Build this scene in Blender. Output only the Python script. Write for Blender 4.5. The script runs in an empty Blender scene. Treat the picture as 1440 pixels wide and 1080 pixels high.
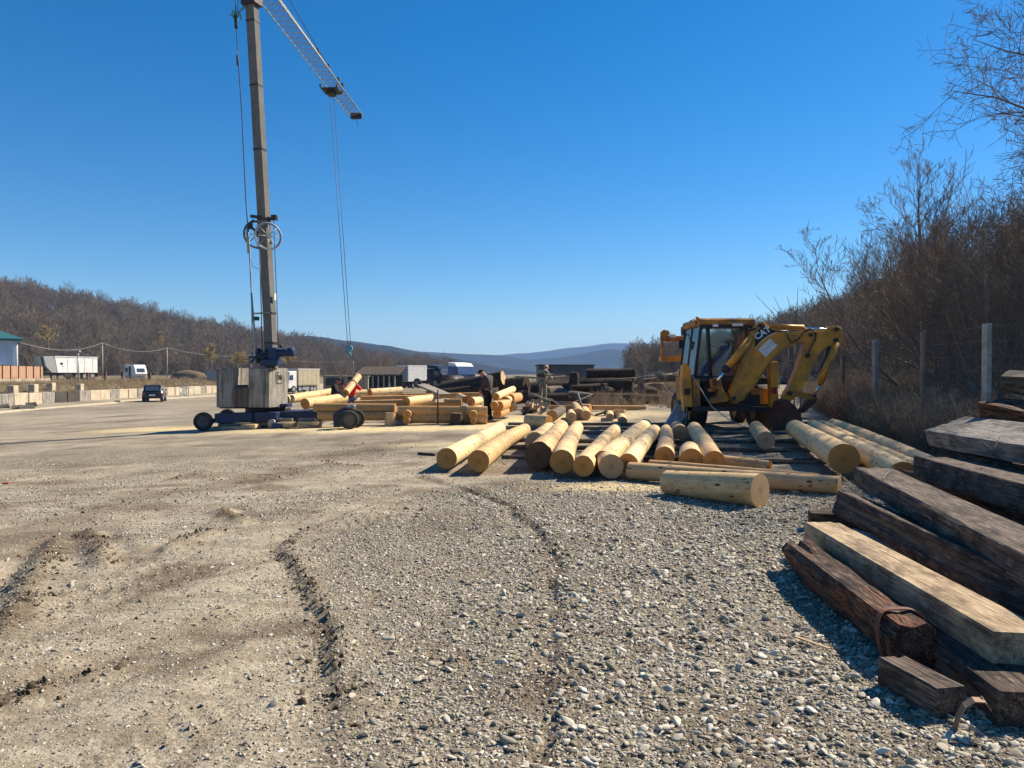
import bpy, math, random
import numpy as np
from mathutils import Vector, Matrix, Euler
R = math.radians
sc = bpy.context.scene
# ---------------------------------------------------------------- camera, sky, sun, exposure
F, CX, HZ = 1040.0, 720.0, 525.0          # focal length, centre column and horizon row in the photo's pixels
CAMH = 1.6
cd = bpy.data.cameras.new('camera'); cam = bpy.data.objects.new('camera', cd); sc.collection.objects.link(cam)
cd.sensor_fit = 'HORIZONTAL'; cd.sensor_width = 36; cd.lens = 36*F/1440
cd.clip_start = .05; cd.clip_end = 12000
PITCH = math.atan((540-HZ)/F)
cam.location = (0, 0, CAMH); cam.rotation_euler = (R(90)-PITCH, 0, 0)
sc.camera = cam
SUN_AZ, SUN_EL = R(60), R(41)             # azimuth from +Y towards +X
w = bpy.data.worlds.new('World'); sc.world = w; w.use_nodes = True
wn = w.node_tree; bg = wn.nodes['Background']
sky = wn.nodes.new('ShaderNodeTexSky'); sky.sky_type = 'NISHITA'; sky.sun_disc = False
sky.sun_elevation = SUN_EL; sky.sun_rotation = SUN_AZ
sky.air_density = 1.0; sky.dust_density = 0.15; sky.ozone_density = 5.0; sky.altitude = 300
hs = wn.nodes.new('ShaderNodeHueSaturation'); hs.inputs['Saturation'].default_value = 1.38
wn.links.new(sky.outputs[0], hs.inputs['Color']); wn.links.new(hs.outputs[0], bg.inputs[0]); bg.inputs[1].default_value = 0.068
sd = bpy.data.lights.new('sun', 'SUN'); sd.energy = 4.8; sd.angle = R(.53); sd.color = (1, .90, .74)
so = bpy.data.objects.new('sun', sd); sc.collection.objects.link(so)
SUNV = Vector((math.sin(SUN_AZ)*math.cos(SUN_EL), math.cos(SUN_AZ)*math.cos(SUN_EL), math.sin(SUN_EL)))
so.rotation_euler = SUNV.to_track_quat('Z', 'Y').to_euler(); so.location = (60, 60, 80)
vs = sc.view_settings; vs.view_transform = 'Standard'; vs.look = 'None'; vs.gamma = 1; vs.use_curve_mapping = False; vs.exposure = 0.97
sc.render.engine = 'CYCLES'; cy = sc.cycles
cy.use_denoising = True; cy.denoiser = 'OPENIMAGEDENOISE'; cy.max_bounces = 5; cy.diffuse_bounces = 2; cy.glossy_bounces = 2
cy.transmission_bounces = 4; cy.transparent_max_bounces = 12; cy.volume_bounces = 0; cy.sample_clamp_indirect = 4
# ---------------------------------------------------------------- numbers
def P(u, v, Y):                            # world point seen at photo pixel (u, v) at distance Y
    dx = (u-CX)/F; dz = (540-v)/F; c, s = math.cos(PITCH), math.sin(PITCH)
    yy = c + dz*s; zz = dz*c - s
    return Vector((dx*Y/yy, Y, CAMH + zz*Y/yy))
def hashn(i, j, k, seed):
    with np.errstate(over='ignore'):
        h = (i.astype(np.int64)*374761393 + j.astype(np.int64)*668265263 + k.astype(np.int64)*2147483647 + seed*974634777) & 0xffffffff
        h = ((h ^ (h >> 13))*1274126177) & 0xffffffff
        h = ((h ^ (h >> 16))*2246822519) & 0xffffffff
    return ((h ^ (h >> 15)) & 0xffffff)/float(0xffffff)
def vn(x, y, z=None, seed=0):              # value noise, 0..1
    x = np.asarray(x, float); y = np.asarray(y, float); z = np.zeros_like(x) if z is None else np.asarray(z, float)
    i, j, k = np.floor(x), np.floor(y), np.floor(z); fx, fy, fz = x-i, y-j, z-k
    fx, fy, fz = [t*t*(3-2*t) for t in (fx, fy, fz)]
    r = 0
    for a in (0, 1):
        for b in (0, 1):
            for c in (0, 1):
                r = r + hashn(i+a, j+b, k+c, seed)*(fx if a else 1-fx)*(fy if b else 1-fy)*(fz if c else 1-fz)
    return r
def fbm(x, y, z=None, seed=0, o=4, g=.5):
    x = np.asarray(x, float); y = np.asarray(y, float); z = np.zeros_like(x) if z is None else np.asarray(z, float)
    r, a, n = 0, 1, 0
    for q in range(o):
        r = r + a*vn(x*2**q, y*2**q, z*2**q, seed+q*17); n += a; a *= g
    return r/n - .5
def sst(a, b, x):
    t = np.clip((np.asarray(x, float)-a)/(b-a), 0, 1); return t*t*(3-2*t)
def polydist(x, y, pts):                   # distance to a polyline on the ground and the signed side
    x = np.asarray(x, float); best = np.full(x.shape, 1e9); side = np.zeros(x.shape)
    for (ax, ay), (bx, by) in zip(pts[:-1], pts[1:]):
        dx, dy = bx-ax, by-ay; t = np.clip(((x-ax)*dx+(y-ay)*dy)/(dx*dx+dy*dy), 0, 1)
        d = np.hypot(x-ax-t*dx, y-ay-t*dy); s = np.sign((x-ax)*dy-(y-ay)*dx)
        m = d < best; best = np.where(m, d, best); side = np.where(m, s, side)
    return best, side
FX = np.array([-40, 3, 12.3, 15.7, 20, 27, 40, 80, 200]); FV = np.array([8.6, 8.2, 7.9, 8.7, 9.8, 12.0, 16.5, 32, 80])
def fence_x(y): return np.interp(y, FX, FV)
def H0(x, y):                              # the large shape of the ground
    x = np.asarray(x, float); y = np.asarray(y, float)
    t = (-(x+2)) ; z = -.033*np.log1p(np.exp(np.clip(t*1.2, -30, 30)))/1.2
    z = np.maximum(z, -1.35)
    z = z + .12*sst(2, 7, x)
    z = z - .55*sst(50, 110, y)*sst(-40, -30, x)
    bank = sst(-38.7, -47, x)
    zb = -.55 + 1.15*bank
    z = np.where(x < -38.45, np.maximum(z, 0)*0 + zb + (.25*sst(-55, -80, x)), z)
    d = x - fence_x(y)
    z = z + .2*sst(-2.0, 0.3, d) + np.where(d > 0, 13*(1-np.exp(-np.maximum(d-.8, 0)*.15/13)) - .3*np.exp(-((d-1.5)/1.2)**2), 0)*sst(-30, 8, y)
    return z
def G(u, v):                               # ground point under a photo pixel
    Y = 5.0
    for _ in range(60):
        p = P(u, v, Y); z = float(H0(p.x, p.y)); k = (CAMH-p.z)/Y
        Y = .5*Y + .5*max((CAMH-z)/max(k, 1e-4), .5)
    p = P(u, v, Y); return Vector((p.x, p.y, float(H0(p.x, p.y))))
def gz(x, y): return float(H0(x, y))
# ---------------------------------------------------------------- linking and naming
WO = {}
def tag(o, label=None, cat=None, group=None, kind=None):
    if label: o['label'] = label
    if cat: o['category'] = cat
    if group: o['group'] = group
    if kind: o['kind'] = kind
    return o
def empty(name, loc, label=None, cat=None, group=None):
    o = bpy.data.objects.new(name, None); sc.collection.objects.link(o); o.location = loc; o.empty_display_size = .2
    WO[o.name] = Vector(loc); return tag(o, label, cat, group)
def mesh_obj(name, V, Fc, mats, parent=None, mi=None, smooth=False, loc=(0, 0, 0), link=True):
    me = bpy.data.meshes.new(name)
    V = np.asarray(V, dtype=np.float64).reshape(-1, 3)
    off = Vector(loc) if parent is None else WO[parent.name]
    V = V - np.array(off)
    if isinstance(Fc, np.ndarray) and Fc.ndim == 2:
        n, k = Fc.shape; me.vertices.add(len(V)); me.vertices.foreach_set('co', V.ravel())
        me.loops.add(n*k); me.loops.foreach_set('vertex_index', Fc.ravel().astype(np.int32))
        me.polygons.add(n); me.polygons.foreach_set('loop_start', np.arange(0, n*k, k, dtype=np.int32))
        try: me.polygons.foreach_set('loop_total', np.full(n, k, dtype=np.int32))
        except Exception: pass
    else:
        me.from_pydata(V.tolist(), [], Fc)
    if not isinstance(mats, (list, tuple)): mats = [mats]
    for m in mats: me.materials.append(m)
    if mi is not None: me.polygons.foreach_set('material_index', np.asarray(mi, dtype=np.int32))
    if smooth is not False: me.polygons.foreach_set('use_smooth', np.full(len(me.polygons), True) if smooth is True else np.asarray(smooth, bool))
    me.update(calc_edges=True); me.validate()
    o = bpy.data.objects.new(name, me)
    if link: sc.collection.objects.link(o)
    if parent is not None: o.parent = parent; WO[o.name] = off
    else: o.location = off; WO[o.name] = off
    return o
class MB:
    def __init__(s): s.v = []; s.f = []; s.m = []; s.s = []
    def add(s, V, Fc, m=0, sm=False):
        b = len(s.v); s.v += [tuple(p) for p in V]; s.f += [tuple(b+i for i in f) for f in Fc]; s.m += [m]*len(Fc)
        s.s += (sm if isinstance(sm, list) else [sm]*len(Fc)); return s
    def box(s, c, size, rot=None, m=0, ch=0):
        hx, hy, hz = [q/2 for q in size]; c = Vector(c); rot = rot or Matrix.Identity(3)
        if ch <= 0:
            V = [c + rot @ Vector((x, y, z)) for x in (-hx, hx) for y in (-hy, hy) for z in (-hz, hz)]
            return s.add(V, [(0,1,3,2),(4,6,7,5),(0,4,5,1),(2,3,7,6),(0,2,6,4),(1,5,7,3)], m)
        V, idx = [], {}
        for sx in (-1, 1):
            for sy in (-1, 1):
                for sz in (-1, 1):
                    for ax in range(3):
                        p = [sx*(hx-ch), sy*(hy-ch), sz*(hz-ch)]; p[ax] = (sx*hx, sy*hy, sz*hz)[ax]
                        idx[(sx, sy, sz, ax)] = len(V); V.append(c + rot @ Vector(p))
        Fc = []
        for ax in range(3):
            a, b = [(1, 2), (2, 0), (0, 1)][ax]
            for sg in (-1, 1):
                q = []
                for (p, r_) in ((-1, -1), (1, -1), (1, 1), (-1, 1)):
                    k = [0, 0, 0]; k[ax] = sg; k[a] = p; k[b] = r_; q.append(idx[(k[0], k[1], k[2], ax)])
                Fc.append(tuple(q if sg > 0 else q[::-1]))
        for ax in range(3):
            a, b = [(1, 2), (2, 0), (0, 1)][ax]
            for sa in (-1, 1):
                for sb in (-1, 1):
                    k0 = [0]*3; k1 = [0]*3; k0[ax] = -1; k1[ax] = 1
                    for k in (k0, k1): k[a] = sa; k[b] = sb
                    q = [idx[(*k0, a)], idx[(*k1, a)], idx[(*k1, b)], idx[(*k0, b)]]
                    Fc.append(tuple(q if sa*sb < 0 else q[::-1]))
        for sx in (-1, 1):
            for sy in (-1, 1):
                for sz in (-1, 1):
                    q = [idx[(sx, sy, sz, 0)], idx[(sx, sy, sz, 1)], idx[(sx, sy, sz, 2)]]
                    Fc.append(tuple(q if sx*sy*sz > 0 else q[::-1]))
        return s.add(V, Fc, m)
    def tube(s, pts, r, n=6, m=0, cap=True, sm=True):
        pts = [Vector(p) for p in pts]; k = len(pts); rs = r if isinstance(r, (list, tuple)) else [r]*k
        V, Fc, S = [], [], []
        t0 = (pts[1]-pts[0]).normalized(); a = Vector((0, 0, 1)) if abs(t0.z) < .9 else Vector((1, 0, 0)); nn = t0.cross(a).normalized()
        for i in range(k):
            t = (pts[min(i+1, k-1)]-pts[max(i-1, 0)])
            t = t.normalized() if t.length > 1e-9 else t0
            nn = (nn - t*nn.dot(t)).normalized(); b = t.cross(nn)
            V += [pts[i] + (nn*math.cos(2*math.pi*j/n) + b*math.sin(2*math.pi*j/n))*rs[i] for j in range(n)]
        for i in range(k-1):
            for j in range(n):
                j2 = (j+1) % n; Fc.append((i*n+j, i*n+j2, (i+1)*n+j2, (i+1)*n+j)); S.append(sm)
        if cap:
            Fc.append(tuple(range(n))[::-1]); Fc.append(tuple((k-1)*n+j for j in range(n))); S += [False, False]
        return s.add(V, Fc, m, S)
    def cyl(s, a, b, r, n=16, m=0, r2=None): return s.tube([a, b], [r, r if r2 is None else r2], n, m)
    def ring(s, c, axis, R0, r, N=24, n=8, m=0, arc=(0, 2*math.pi)):
        ax = Vector(axis).normalized(); a = Vector((0, 0, 1)) if abs(ax.z) < .9 else Vector((1, 0, 0)); e1 = ax.cross(a).normalized(); e2 = ax.cross(e1)
        full = arc[1]-arc[0] > 6.28
        pts = [Vector(c) + (e1*math.cos(arc[0]+(arc[1]-arc[0])*i/N) + e2*math.sin(arc[0]+(arc[1]-arc[0])*i/N))*R0 for i in range(N+1)]
        return s.tube(pts, r, n, m, cap=not full)
    def prism(s, poly, vec, m=0, ch=0):       # a 3D polygon pushed along vec
        poly = [Vector(p) for p in poly]; vec = Vector(vec); n = len(poly)
        if ch > 0:
            c = sum(poly, Vector())/n; L = vec.length; e = vec/L*ch
            inn = [p + (c-p).normalized()*ch for p in poly]
            V = inn + [p+e for p in poly] + [p+vec-e for p in poly] + [p+vec for p in inn]
            Fc = [tuple(range(n))[::-1], tuple(3*n+i for i in range(n))]
            for k in range(3):
                for i in range(n): j = (i+1) % n; Fc.append((k*n+i, k*n+j, (k+1)*n+j, (k+1)*n+i))
        else:
            V = poly + [p+vec for p in poly]; Fc = [tuple(range(n))[::-1], tuple(n+i for i in range(n))]
            for i in range(n): j = (i+1) % n; Fc.append((i, j, n+j, n+i))
        return s.add(V, Fc, m)
    def build(s, name, mats, parent=None, label=None, loc=None, link=True, kind=None):
        if parent is None and loc is None:
            A = np.array([list(p) for p in s.v]); loc = (A[:, 0].mean(), A[:, 1].mean(), A[:, 2].min())
        o = mesh_obj(name, [list(p) for p in s.v], s.f, mats, parent, s.m, s.s, loc or (0, 0, 0), link)
        if label: o['label'] = label
        if kind: o['kind'] = kind
        return o
def rotz(a): return Matrix.Rotation(a, 3, 'Z')
def frame_from(x, roll=0.0):               # rotation whose X axis runs along x
    x = Vector(x).normalized(); y = Vector((0, 0, 1)).cross(x).normalized(); z = x.cross(y)
    m = Matrix((x, y, z)).transposed(); return m @ Matrix.Rotation(roll, 3, 'X')
# ---------------------------------------------------------------- materials
class NT:
    def __init__(s, name):
        s.m = bpy.data.materials.new(name); s.m.use_nodes = True; s.t = s.m.node_tree; s.b = s.t.nodes['Principled BSDF']; s.o = s.t.nodes['Material Output']
    def n(s, typ, props=None, **inp):
        nd = s.t.nodes.new(typ)
        for k, v in (props or {}).items(): setattr(nd, k, v)
        for k, v in inp.items():
            k2 = k[1:] if k[0] == '_' else k.replace('_', ' ')
            key = int(k2) if k2.isdigit() else k2
            s.put(nd.inputs[key], v)
        return nd
    def put(s, sock, v):
        if hasattr(v, 'is_output') or isinstance(v, bpy.types.NodeSocket): s.t.links.new(v, sock)
        else:
            if hasattr(sock.default_value, '__len__') and not hasattr(v, '__len__'): v = [v]*len(sock.default_value)
            if sock.type == 'RGBA' and len(v) == 3: v = (*v, 1)
            sock.default_value = v
    def coord(s, w='Object'): return s.n('ShaderNodeTexCoord').outputs[w]
    def rnd(s): return s.n('ShaderNodeObjectInfo').outputs['Random']
    def mp(s, vec, scale=(1, 1, 1), loc=(0, 0, 0)): return s.n('ShaderNodeMapping', Vector=vec, Scale=scale, Location=loc).outputs[0]
    def off(s, vec, k=37.):               # shift the pattern by the object's random number
        c = s.n('ShaderNodeCombineXYZ', _0=s.ma('MULTIPLY', s.rnd(), k), _1=s.ma('MULTIPLY', s.rnd(), k*1.7), _2=s.ma('MULTIPLY', s.rnd(), k*.6)).outputs[0]
        return s.n('ShaderNodeVectorMath', {'operation': 'ADD'}, _0=vec, _1=c).outputs[0]
    def ma(s, op, a, b=0., clamp=False):
        nd = s.n('ShaderNodeMath', {'operation': op, 'use_clamp': clamp}, _0=a); s.put(nd.inputs[1], b); return nd.outputs[0]
    def noise(s, vec, sc_=5, det=4, ro=.55, dist=0): return s.n('ShaderNodeTexNoise', Vector=vec, Scale=sc_, Detail=det, Roughness=ro, Distortion=dist).outputs[0]
    def vor(s, vec, sc_=5, feat='F1', out='Distance', rnd=1): return s.n('ShaderNodeTexVoronoi', {'feature': feat}, Vector=vec, Scale=sc_, Randomness=rnd).outputs[out]
    def ramp(s, fac, stops, interp='LINEAR'):
        nd = s.n('ShaderNodeValToRGB', Fac=fac); cr = nd.color_ramp; cr.interpolation = interp
        while len(cr.elements) < len(stops): cr.elements.new(.5)
        for e, (p, c) in zip(cr.elements, stops): e.position = p; e.color = (*c, 1) if hasattr(c, '__len__') else (c, c, c, 1)
        return nd.outputs[0]
    def mix(s, f, a, b, bl='MIX'):
        nd = s.n('ShaderNodeMix', {'data_type': 'RGBA', 'blend_type': bl}); s.put(nd.inputs[0], f); s.put(nd.inputs[6], a); s.put(nd.inputs[7], b); return nd.outputs[2]
    def bump(s, h, st=.3, d=.02, nrm=None):
        nd = s.n('ShaderNodeBump', Height=h, Strength=st, Distance=d)
        if nrm is not None: s.put(nd.inputs['Normal'], nrm)
        return nd.outputs[0]
    def done(s, col=None, rough=None, nrm=None, metal=None, spec=None, **kw):
        if col is not None: s.put(s.b.inputs['Base Color'], col)
        if rough is not None: s.put(s.b.inputs['Roughness'], rough)
        if nrm is not None: s.put(s.b.inputs['Normal'], nrm)
        if metal is not None: s.put(s.b.inputs['Metallic'], metal)
        if spec is not None: s.put(s.b.inputs['Specular IOR Level'], spec)
        for k, v in kw.items(): s.put(s.b.inputs[k.replace('_', ' ')], v)
        return s.m
def plain(name, col, rough=.6, metal=0, var=.25, scale=6, bump=.15, dirt=None, dirt_amt=.5, spec=.4):
    t = NT(name); c = t.off(t.coord()); nz = t.noise(c, scale, 5, .6)
    k = t.ramp(nz, [(.3, 1-var), (.7, 1+var*.4)]); cc = t.mix(1, col, k, 'MULTIPLY')
    if dirt is not None:
        d = t.noise(c, scale*.7, 6, .7); cc = t.mix(t.ma('MULTIPLY', t.ramp(d, [(.42, 0), (.62, 1)]), dirt_amt), cc, dirt)
    return t.done(cc, t.ramp(nz, [(.3, max(rough-.12, .05)), (.7, min(rough+.12, 1))]), t.bump(t.noise(c, scale*6, 3), bump, .01), metal, spec)
def wood_peeled(name, a, b, knots=1., streak=(.36, .15, .04)):
    t = NT(name); c = t.off(t.coord()); g = t.noise(t.mp(c, (1.3, 9, 9)), 3, 5, .6)
    col = t.mix(t.ramp(g, [(.3, 0), (.7, 1)]), a, b)
    big = t.noise(t.mp(c, (.7, 2, 2)), 2.2, 3, .5); col = t.mix(t.ramp(big, [(.56, 0), (.78, .55)]), col, streak)
    kn = t.vor(t.mp(c, (3.2, 8, 8)), 1.6); kk = t.ramp(kn, [(.15, 1), (.26, 0)]); sel = t.ramp(t.noise(t.mp(c, (1.5, 3, 3)), 2.6, 1), [(.42, 0), (.5, 1)])
    kf = t.ma('MULTIPLY', t.ma('MULTIPLY', kk, sel), knots, True); col = t.mix(kf, col, (.13, .055, .02))
    fl = t.ramp(t.vor(t.mp(c, (4, 13, 13)), 2.2), [(.12, .85), (.26, 0)]); col = t.mix(t.ma('MULTIPLY', fl, t.ramp(big, [(.35, .5), (.6, 1)])), col, (.22, .1, .035))
    sp = t.noise(t.mp(c, (1.2, 26, 26)), 2.5, 3, .6); ck = t.ramp(sp, [(.27, 1), (.31, 0)]); col = t.mix(t.ma('MULTIPLY', ck, .6), col, (.12, .06, .025))
    col = t.mix(1, col, t.ramp(t.rnd(), [(0, (.80, .70, .58)), (.3, (1, .96, .9)), (.6, (.93, .86, .76)), (1, (1.06, 1.06, 1.05))]), 'MULTIPLY')
    mud = t.noise(t.mp(c, (1.5, 4, 4)), 1.7, 6, .75); col = t.mix(t.ramp(mud, [(.56, 0), (.7, .5)]), col, (.33, .22, .11))
    h = t.ma('SUBTRACT', t.ma('ADD', t.ma('MULTIPLY', g, .5), t.noise(c, 30, 3)), t.ma('ADD', ck, kf))
    return t.done(col, .62, t.bump(h, .35, .008), spec=.25)
def wood_end(name, a, b, dark=(.1, .05, .02)):
    t = NT(name); c = t.coord(); s_ = t.n('ShaderNodeSeparateXYZ', Vector=c); wob = t.noise(t.off(c), 6, 2)
    yz = t.n('ShaderNodeCombineXYZ', _1=s_.outputs[1], _2=s_.outputs[2]).outputs[0]
    rad = t.ma('ADD', t.n('ShaderNodeVectorMath', {'operation': 'LENGTH'}, _0=yz).outputs['Value'], t.ma('MULTIPLY', wob, .03))
    rings = t.ma('SINE', t.ma('MULTIPLY', rad, 520.)); r2 = t.ma('SINE', t.ma('MULTIPLY', rad, 150.))
    col = t.mix(t.ma('MULTIPLY_ADD', rings, .5), a, b); col = t.mix(t.ramp(t.ma('ADD', t.ma('MULTIPLY', r2, .2), t.noise(t.off(c), 9, 3)), [(.4, 0), (.75, .7)]), col, b)
    col = t.mix(t.ramp(rad, [(.02, .45), (.09, 0)]), col, dark)
    ang = t.ma('ARCTAN2', s_.outputs[2], s_.outputs[1]); cr = t.noise(t.n('ShaderNodeCombineXYZ', _0=t.ma('MULTIPLY', ang, 3.), _1=t.ma('MULTIPLY', t.rnd(), 50.)).outputs[0], 1.4, 1)
    cr = t.ramp(cr, [(.492, 0), (.5, 1), (.508, 0)]); col = t.mix(t.ma('MULTIPLY', cr, .6), col, dark)
    ch = t.noise(t.mp(t.off(c), (1, 3, 40)), 4, 2); col = t.mix(t.ramp(ch, [(.35, .25), (.6, 0)]), col, b)
    return t.done(col, .8, t.bump(t.ma('SUBTRACT', ch, cr), .3, .006), spec=.15)
def wood_old(name, a, b, cdark, edge, crack=.8, red=None):
    t = NT(name); c = t.off(t.coord()); g = t.noise(t.mp(c, (1.2, 16, 16)), 3, 6, .65, .3); g2 = t.noise(t.mp(c, (2.5, 60, 60)), 2, 4, .6)
    col = t.mix(t.ramp(g, [(.32, 0), (.68, 1)]), a, b); blot = t.noise(t.mp(c, (1, 2, 2)), 2.6, 5, .65); col = t.mix(t.ramp(blot, [(.44, 0), (.6, .8)]), col, cdark); lt = t.noise(t.mp(c, (2, 9, 9)), 3.5, 5, .7); col = t.mix(t.ramp(lt, [(.52, 0), (.68, .7)]), col, edge)
    if red: col = t.mix(t.ramp(t.noise(t.mp(c, (1, 4, 4)), 3, 4), [(.5, 0), (.65, .8)]), col, red)
    col = t.mix(t.ma('MULTIPLY', t.ramp(g2, [(.4, .9), (.56, 0)]), crack), col, cdark)
    ck = t.ramp(t.noise(t.mp(c, (.8, 22, 22)), 2.6, 4, .6, .4), [(.36, 1), (.41, 0)]); col = t.mix(t.ma('MULTIPLY', ck, crack), col, (.008, .006, .005))
    cross = t.ramp(t.noise(t.mp(c, (22, 2.2, 2.2)), 1.5, 2), [(.29, .8), (.33, 0)]); col = t.mix(t.ma('MULTIPLY', cross, crack*.7), col, cdark)
    pt = t.n('ShaderNodeNewGeometry').outputs['Pointiness']; col = t.mix(t.ma('MULTIPLY', t.ramp(pt, [(.5, 0), (.56, 1)]), .55), col, edge)
    h = t.ma('SUBTRACT', t.ma('ADD', t.ma('MULTIPLY', g, .8), t.ma('MULTIPLY', g2, .5)), t.ma('ADD', ck, t.ma('MULTIPLY', cross, .4)))
    return t.done(col, .85, t.bump(h, .7, .015), spec=.2)
def bark(name, a, b, sc_=1.):
    t = NT(name); c = t.off(t.coord()); v = t.vor(t.mp(c, (3*sc_, 9*sc_, 9*sc_)), 2.2, 'DISTANCE_TO_EDGE'); n_ = t.noise(c, 6*sc_, 6, .7)
    col = t.mix(t.ramp(n_, [(.3, 0), (.7, 1)]), a, b); col = t.mix(t.ramp(v, [(0, .8), (.15, 0)]), col, (.012, .009, .007))
    return t.done(col, .95, t.bump(t.ma('ADD', v, n_), .9, .03), spec=.1)
def concrete(name, a, b, stain=(.1, .075, .055), st=.7, sc_=1.):
    t = NT(name); c = t.off(t.coord()); n_ = t.noise(c, 1.6*sc_, 7, .7); col = t.mix(t.ramp(n_, [(.35, 0), (.65, 1)]), a, b)
    vz = t.noise(t.mp(c, (7, 7, .5)), 1.4*sc_, 5, .65); col = t.mix(t.ma('MULTIPLY', t.ramp(vz, [(.47, 0), (.68, 1)]), st), col, stain)
    bl = t.noise(c, 3.3*sc_, 5, .7); col = t.mix(t.ma('MULTIPLY', t.ramp(bl, [(.56, 0), (.7, 1)]), st*.6), col, (.06, .05, .045))
    pit = t.ramp(t.vor(c, 26*sc_), [(.05, 1), (.14, 0)])
    return t.done(col, .92, t.bump(t.ma('SUBTRACT', t.noise(c, 25*sc_, 5), pit), .4, .01), spec=.2)
m_log = wood_peeled('peeled_log_wood', (.78, .60, .34), (.66, .46, .22))
m_log2 = wood_peeled('peeled_log_wood_tan', (.62, .44, .24), (.48, .32, .16), 1.3)
m_logk = wood_peeled('peeled_log_wood_knotty', (.72, .53, .29), (.54, .35, .16), 2., (.22, .1, .03))
m_end = wood_end('sawn_end_grain', (.56, .28, .09), (.40, .185, .05))
m_endp = wood_end('pale_end_grain', (.54, .37, .21), (.38, .24, .13))
m_hewn = wood_peeled('hewn_timber_wood', (.62, .37, .16), (.50, .28, .11), .7)
m_bark = bark('dark_bark', (.05, .035, .026), (.11, .085, .065))
m_barkg = bark('grey_bark', (.15, .12, .10), (.26, .22, .18))
m_greyw = wood_old('weathered_grey_wood', (.30, .26, .21), (.20, .17, .14), (.07, .055, .045), (.36, .31, .25))
m_tie = wood_old('old_dark_timber', (.16, .105, .075), (.085, .057, .043), (.022, .016, .014), (.34, .25, .16))
m_tie2 = wood_old('old_grey_brown_timber', (.20, .145, .11), (.115, .082, .064), (.028, .021, .017), (.33, .26, .19))
m_rot = wood_old('rotten_red_brown_timber', (.17, .09, .055), (.07, .042, .03), (.015, .01, .009), (.36, .24, .15), 1., (.26, .09, .04))
m_tan = wood_old('tan_sawn_timber', (.56, .42, .26), (.44, .31, .18), (.13, .085, .055), (.60, .47, .3), .45)
m_greyt = wood_old('silver_grey_timber', (.42, .37, .31), (.29, .25, .21), (.08, .065, .055), (.5, .44, .37), .6)
m_plank = plain('raw_plank_wood', (.55, .38, .2), .8, var=.35, scale=5)
m_conc = concrete('weathered_concrete', (.37, .34, .29), (.21, .19, .16), (.055, .045, .04), .95)
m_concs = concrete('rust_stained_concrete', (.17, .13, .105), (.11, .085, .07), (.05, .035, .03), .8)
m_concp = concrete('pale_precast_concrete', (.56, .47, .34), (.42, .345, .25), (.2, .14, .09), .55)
m_concd = concrete('blackened_concrete', (.1, .085, .07), (.05, .045, .04), (.03, .025, .02), .6)
m_mast = concrete('zinc_grey_steel', (.19, .182, .165), (.135, .13, .118), (.09, .08, .065), .35, 2)
m_blue = plain('dark_blue_paint', (.004, .022, .09), .5, var=.4, dirt=(.028, .036, .05), dirt_amt=.6)
m_cyan = plain('light_blue_paint', (.12, .35, .45), .5, var=.3)
m_dsteel = plain('dark_steel', (.035, .035, .038), .55, .3, dirt=(.09, .05, .03))
m_steel = plain('grey_steel', (.28, .28, .28), .45, .6, dirt=(.15, .1, .07), dirt_amt=.4)
m_galv = plain('galvanised_steel', (.34, .35, .34), .5, .4)
m_chrome = plain('polished_rod', (.7, .7, .7), .2, 1, var=.1)
m_yel = plain('yellow_machine_paint', (.76, .31, .022), .42, var=.22, scale=3, dirt=(.13, .08, .035), dirt_amt=.55)
m_yeld = plain('dirty_yellow_paint', (.54, .225, .028), .6, var=.35, scale=4, dirt=(.07, .05, .035), dirt_amt=.8)
m_rust = plain('rusty_worn_steel', (.16, .06, .035), .7, .2, var=.5, scale=5, dirt=(.04, .028, .02))
m_rub = plain('tyre_rubber', (.028, .026, .025), .85, var=.4, dirt=(.10, .085, .065), dirt_amt=.5)
m_black = plain('black_plastic', (.015, .015, .016), .5)
m_white = plain('white_paint', (.78, .77, .74), .5, var=.12, scale=2, dirt=(.35, .31, .25), dirt_amt=.25)
m_greyp = plain('grey_paint', (.30, .31, .31), .6, var=.2)
m_cream = plain('cream_tarpaulin', (.52, .45, .30), .7, var=.2, scale=.8, dirt=(.3, .24, .15), dirt_amt=.4)
m_bodyd = plain('dark_blue_car_paint', (.012, .018, .035), .25, .2, var=.1)
m_red = plain('red_jacket_cloth', (.8, .03, .02), .8, var=.2)
m_skin = plain('skin', (.42, .22, .14), .6, var=.15)
m_cl_dark = plain('black_cloth', (.02, .02, .022), .9, var=.4)
m_cl_grey = plain('dark_grey_cloth', (.06, .055, .055), .9, var=.4)
m_cl_khaki = plain('khaki_cloth', (.33, .29, .21), .9, var=.5, scale=14, dirt=(.12, .12, .08))
m_cl_jean = plain('faded_jeans_cloth', (.16, .18, .22), .9, var=.3)
m_hair = plain('dark_brown_hair', (.03, .02, .015), .8)
m_orange = plain('amber_lens', (.8, .22, .02), .3, var=.1)
m_sign = plain('white_sticker', (.75, .73, .68), .5, var=.1)
m_redl = plain('red_lens', (.35, .02, .02), .3)
m_seat = plain('blue_seat_fabric', (.03, .13, .50), .85)
m_post = plain('concrete_post', (.46, .42, .36), .9, var=.3, dirt=(.2, .17, .13))
m_brownp = plain('weathered_brown_post', (.28, .19, .12), .9, var=.35, scale=8)
m_wire = plain('dull_wire', (.16, .15, .14), .6, .5)
m_roofg = plain('green_metal_roof', (.03, .13, .13), .5)
m_wallb = plain('pale_blue_wall', (.52, .60, .68), .9, var=.1, scale=1)
m_fencew = plain('orange_brown_boards', (.44, .25, .15), .8, var=.3)
m_shed = plain('slate_blue_cladding', (.075, .085, .11), .6, var=.2, scale=.5)
m_glassw = NT('window_glass').done((.05, .07, .1), .08, spec=.8)
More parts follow.
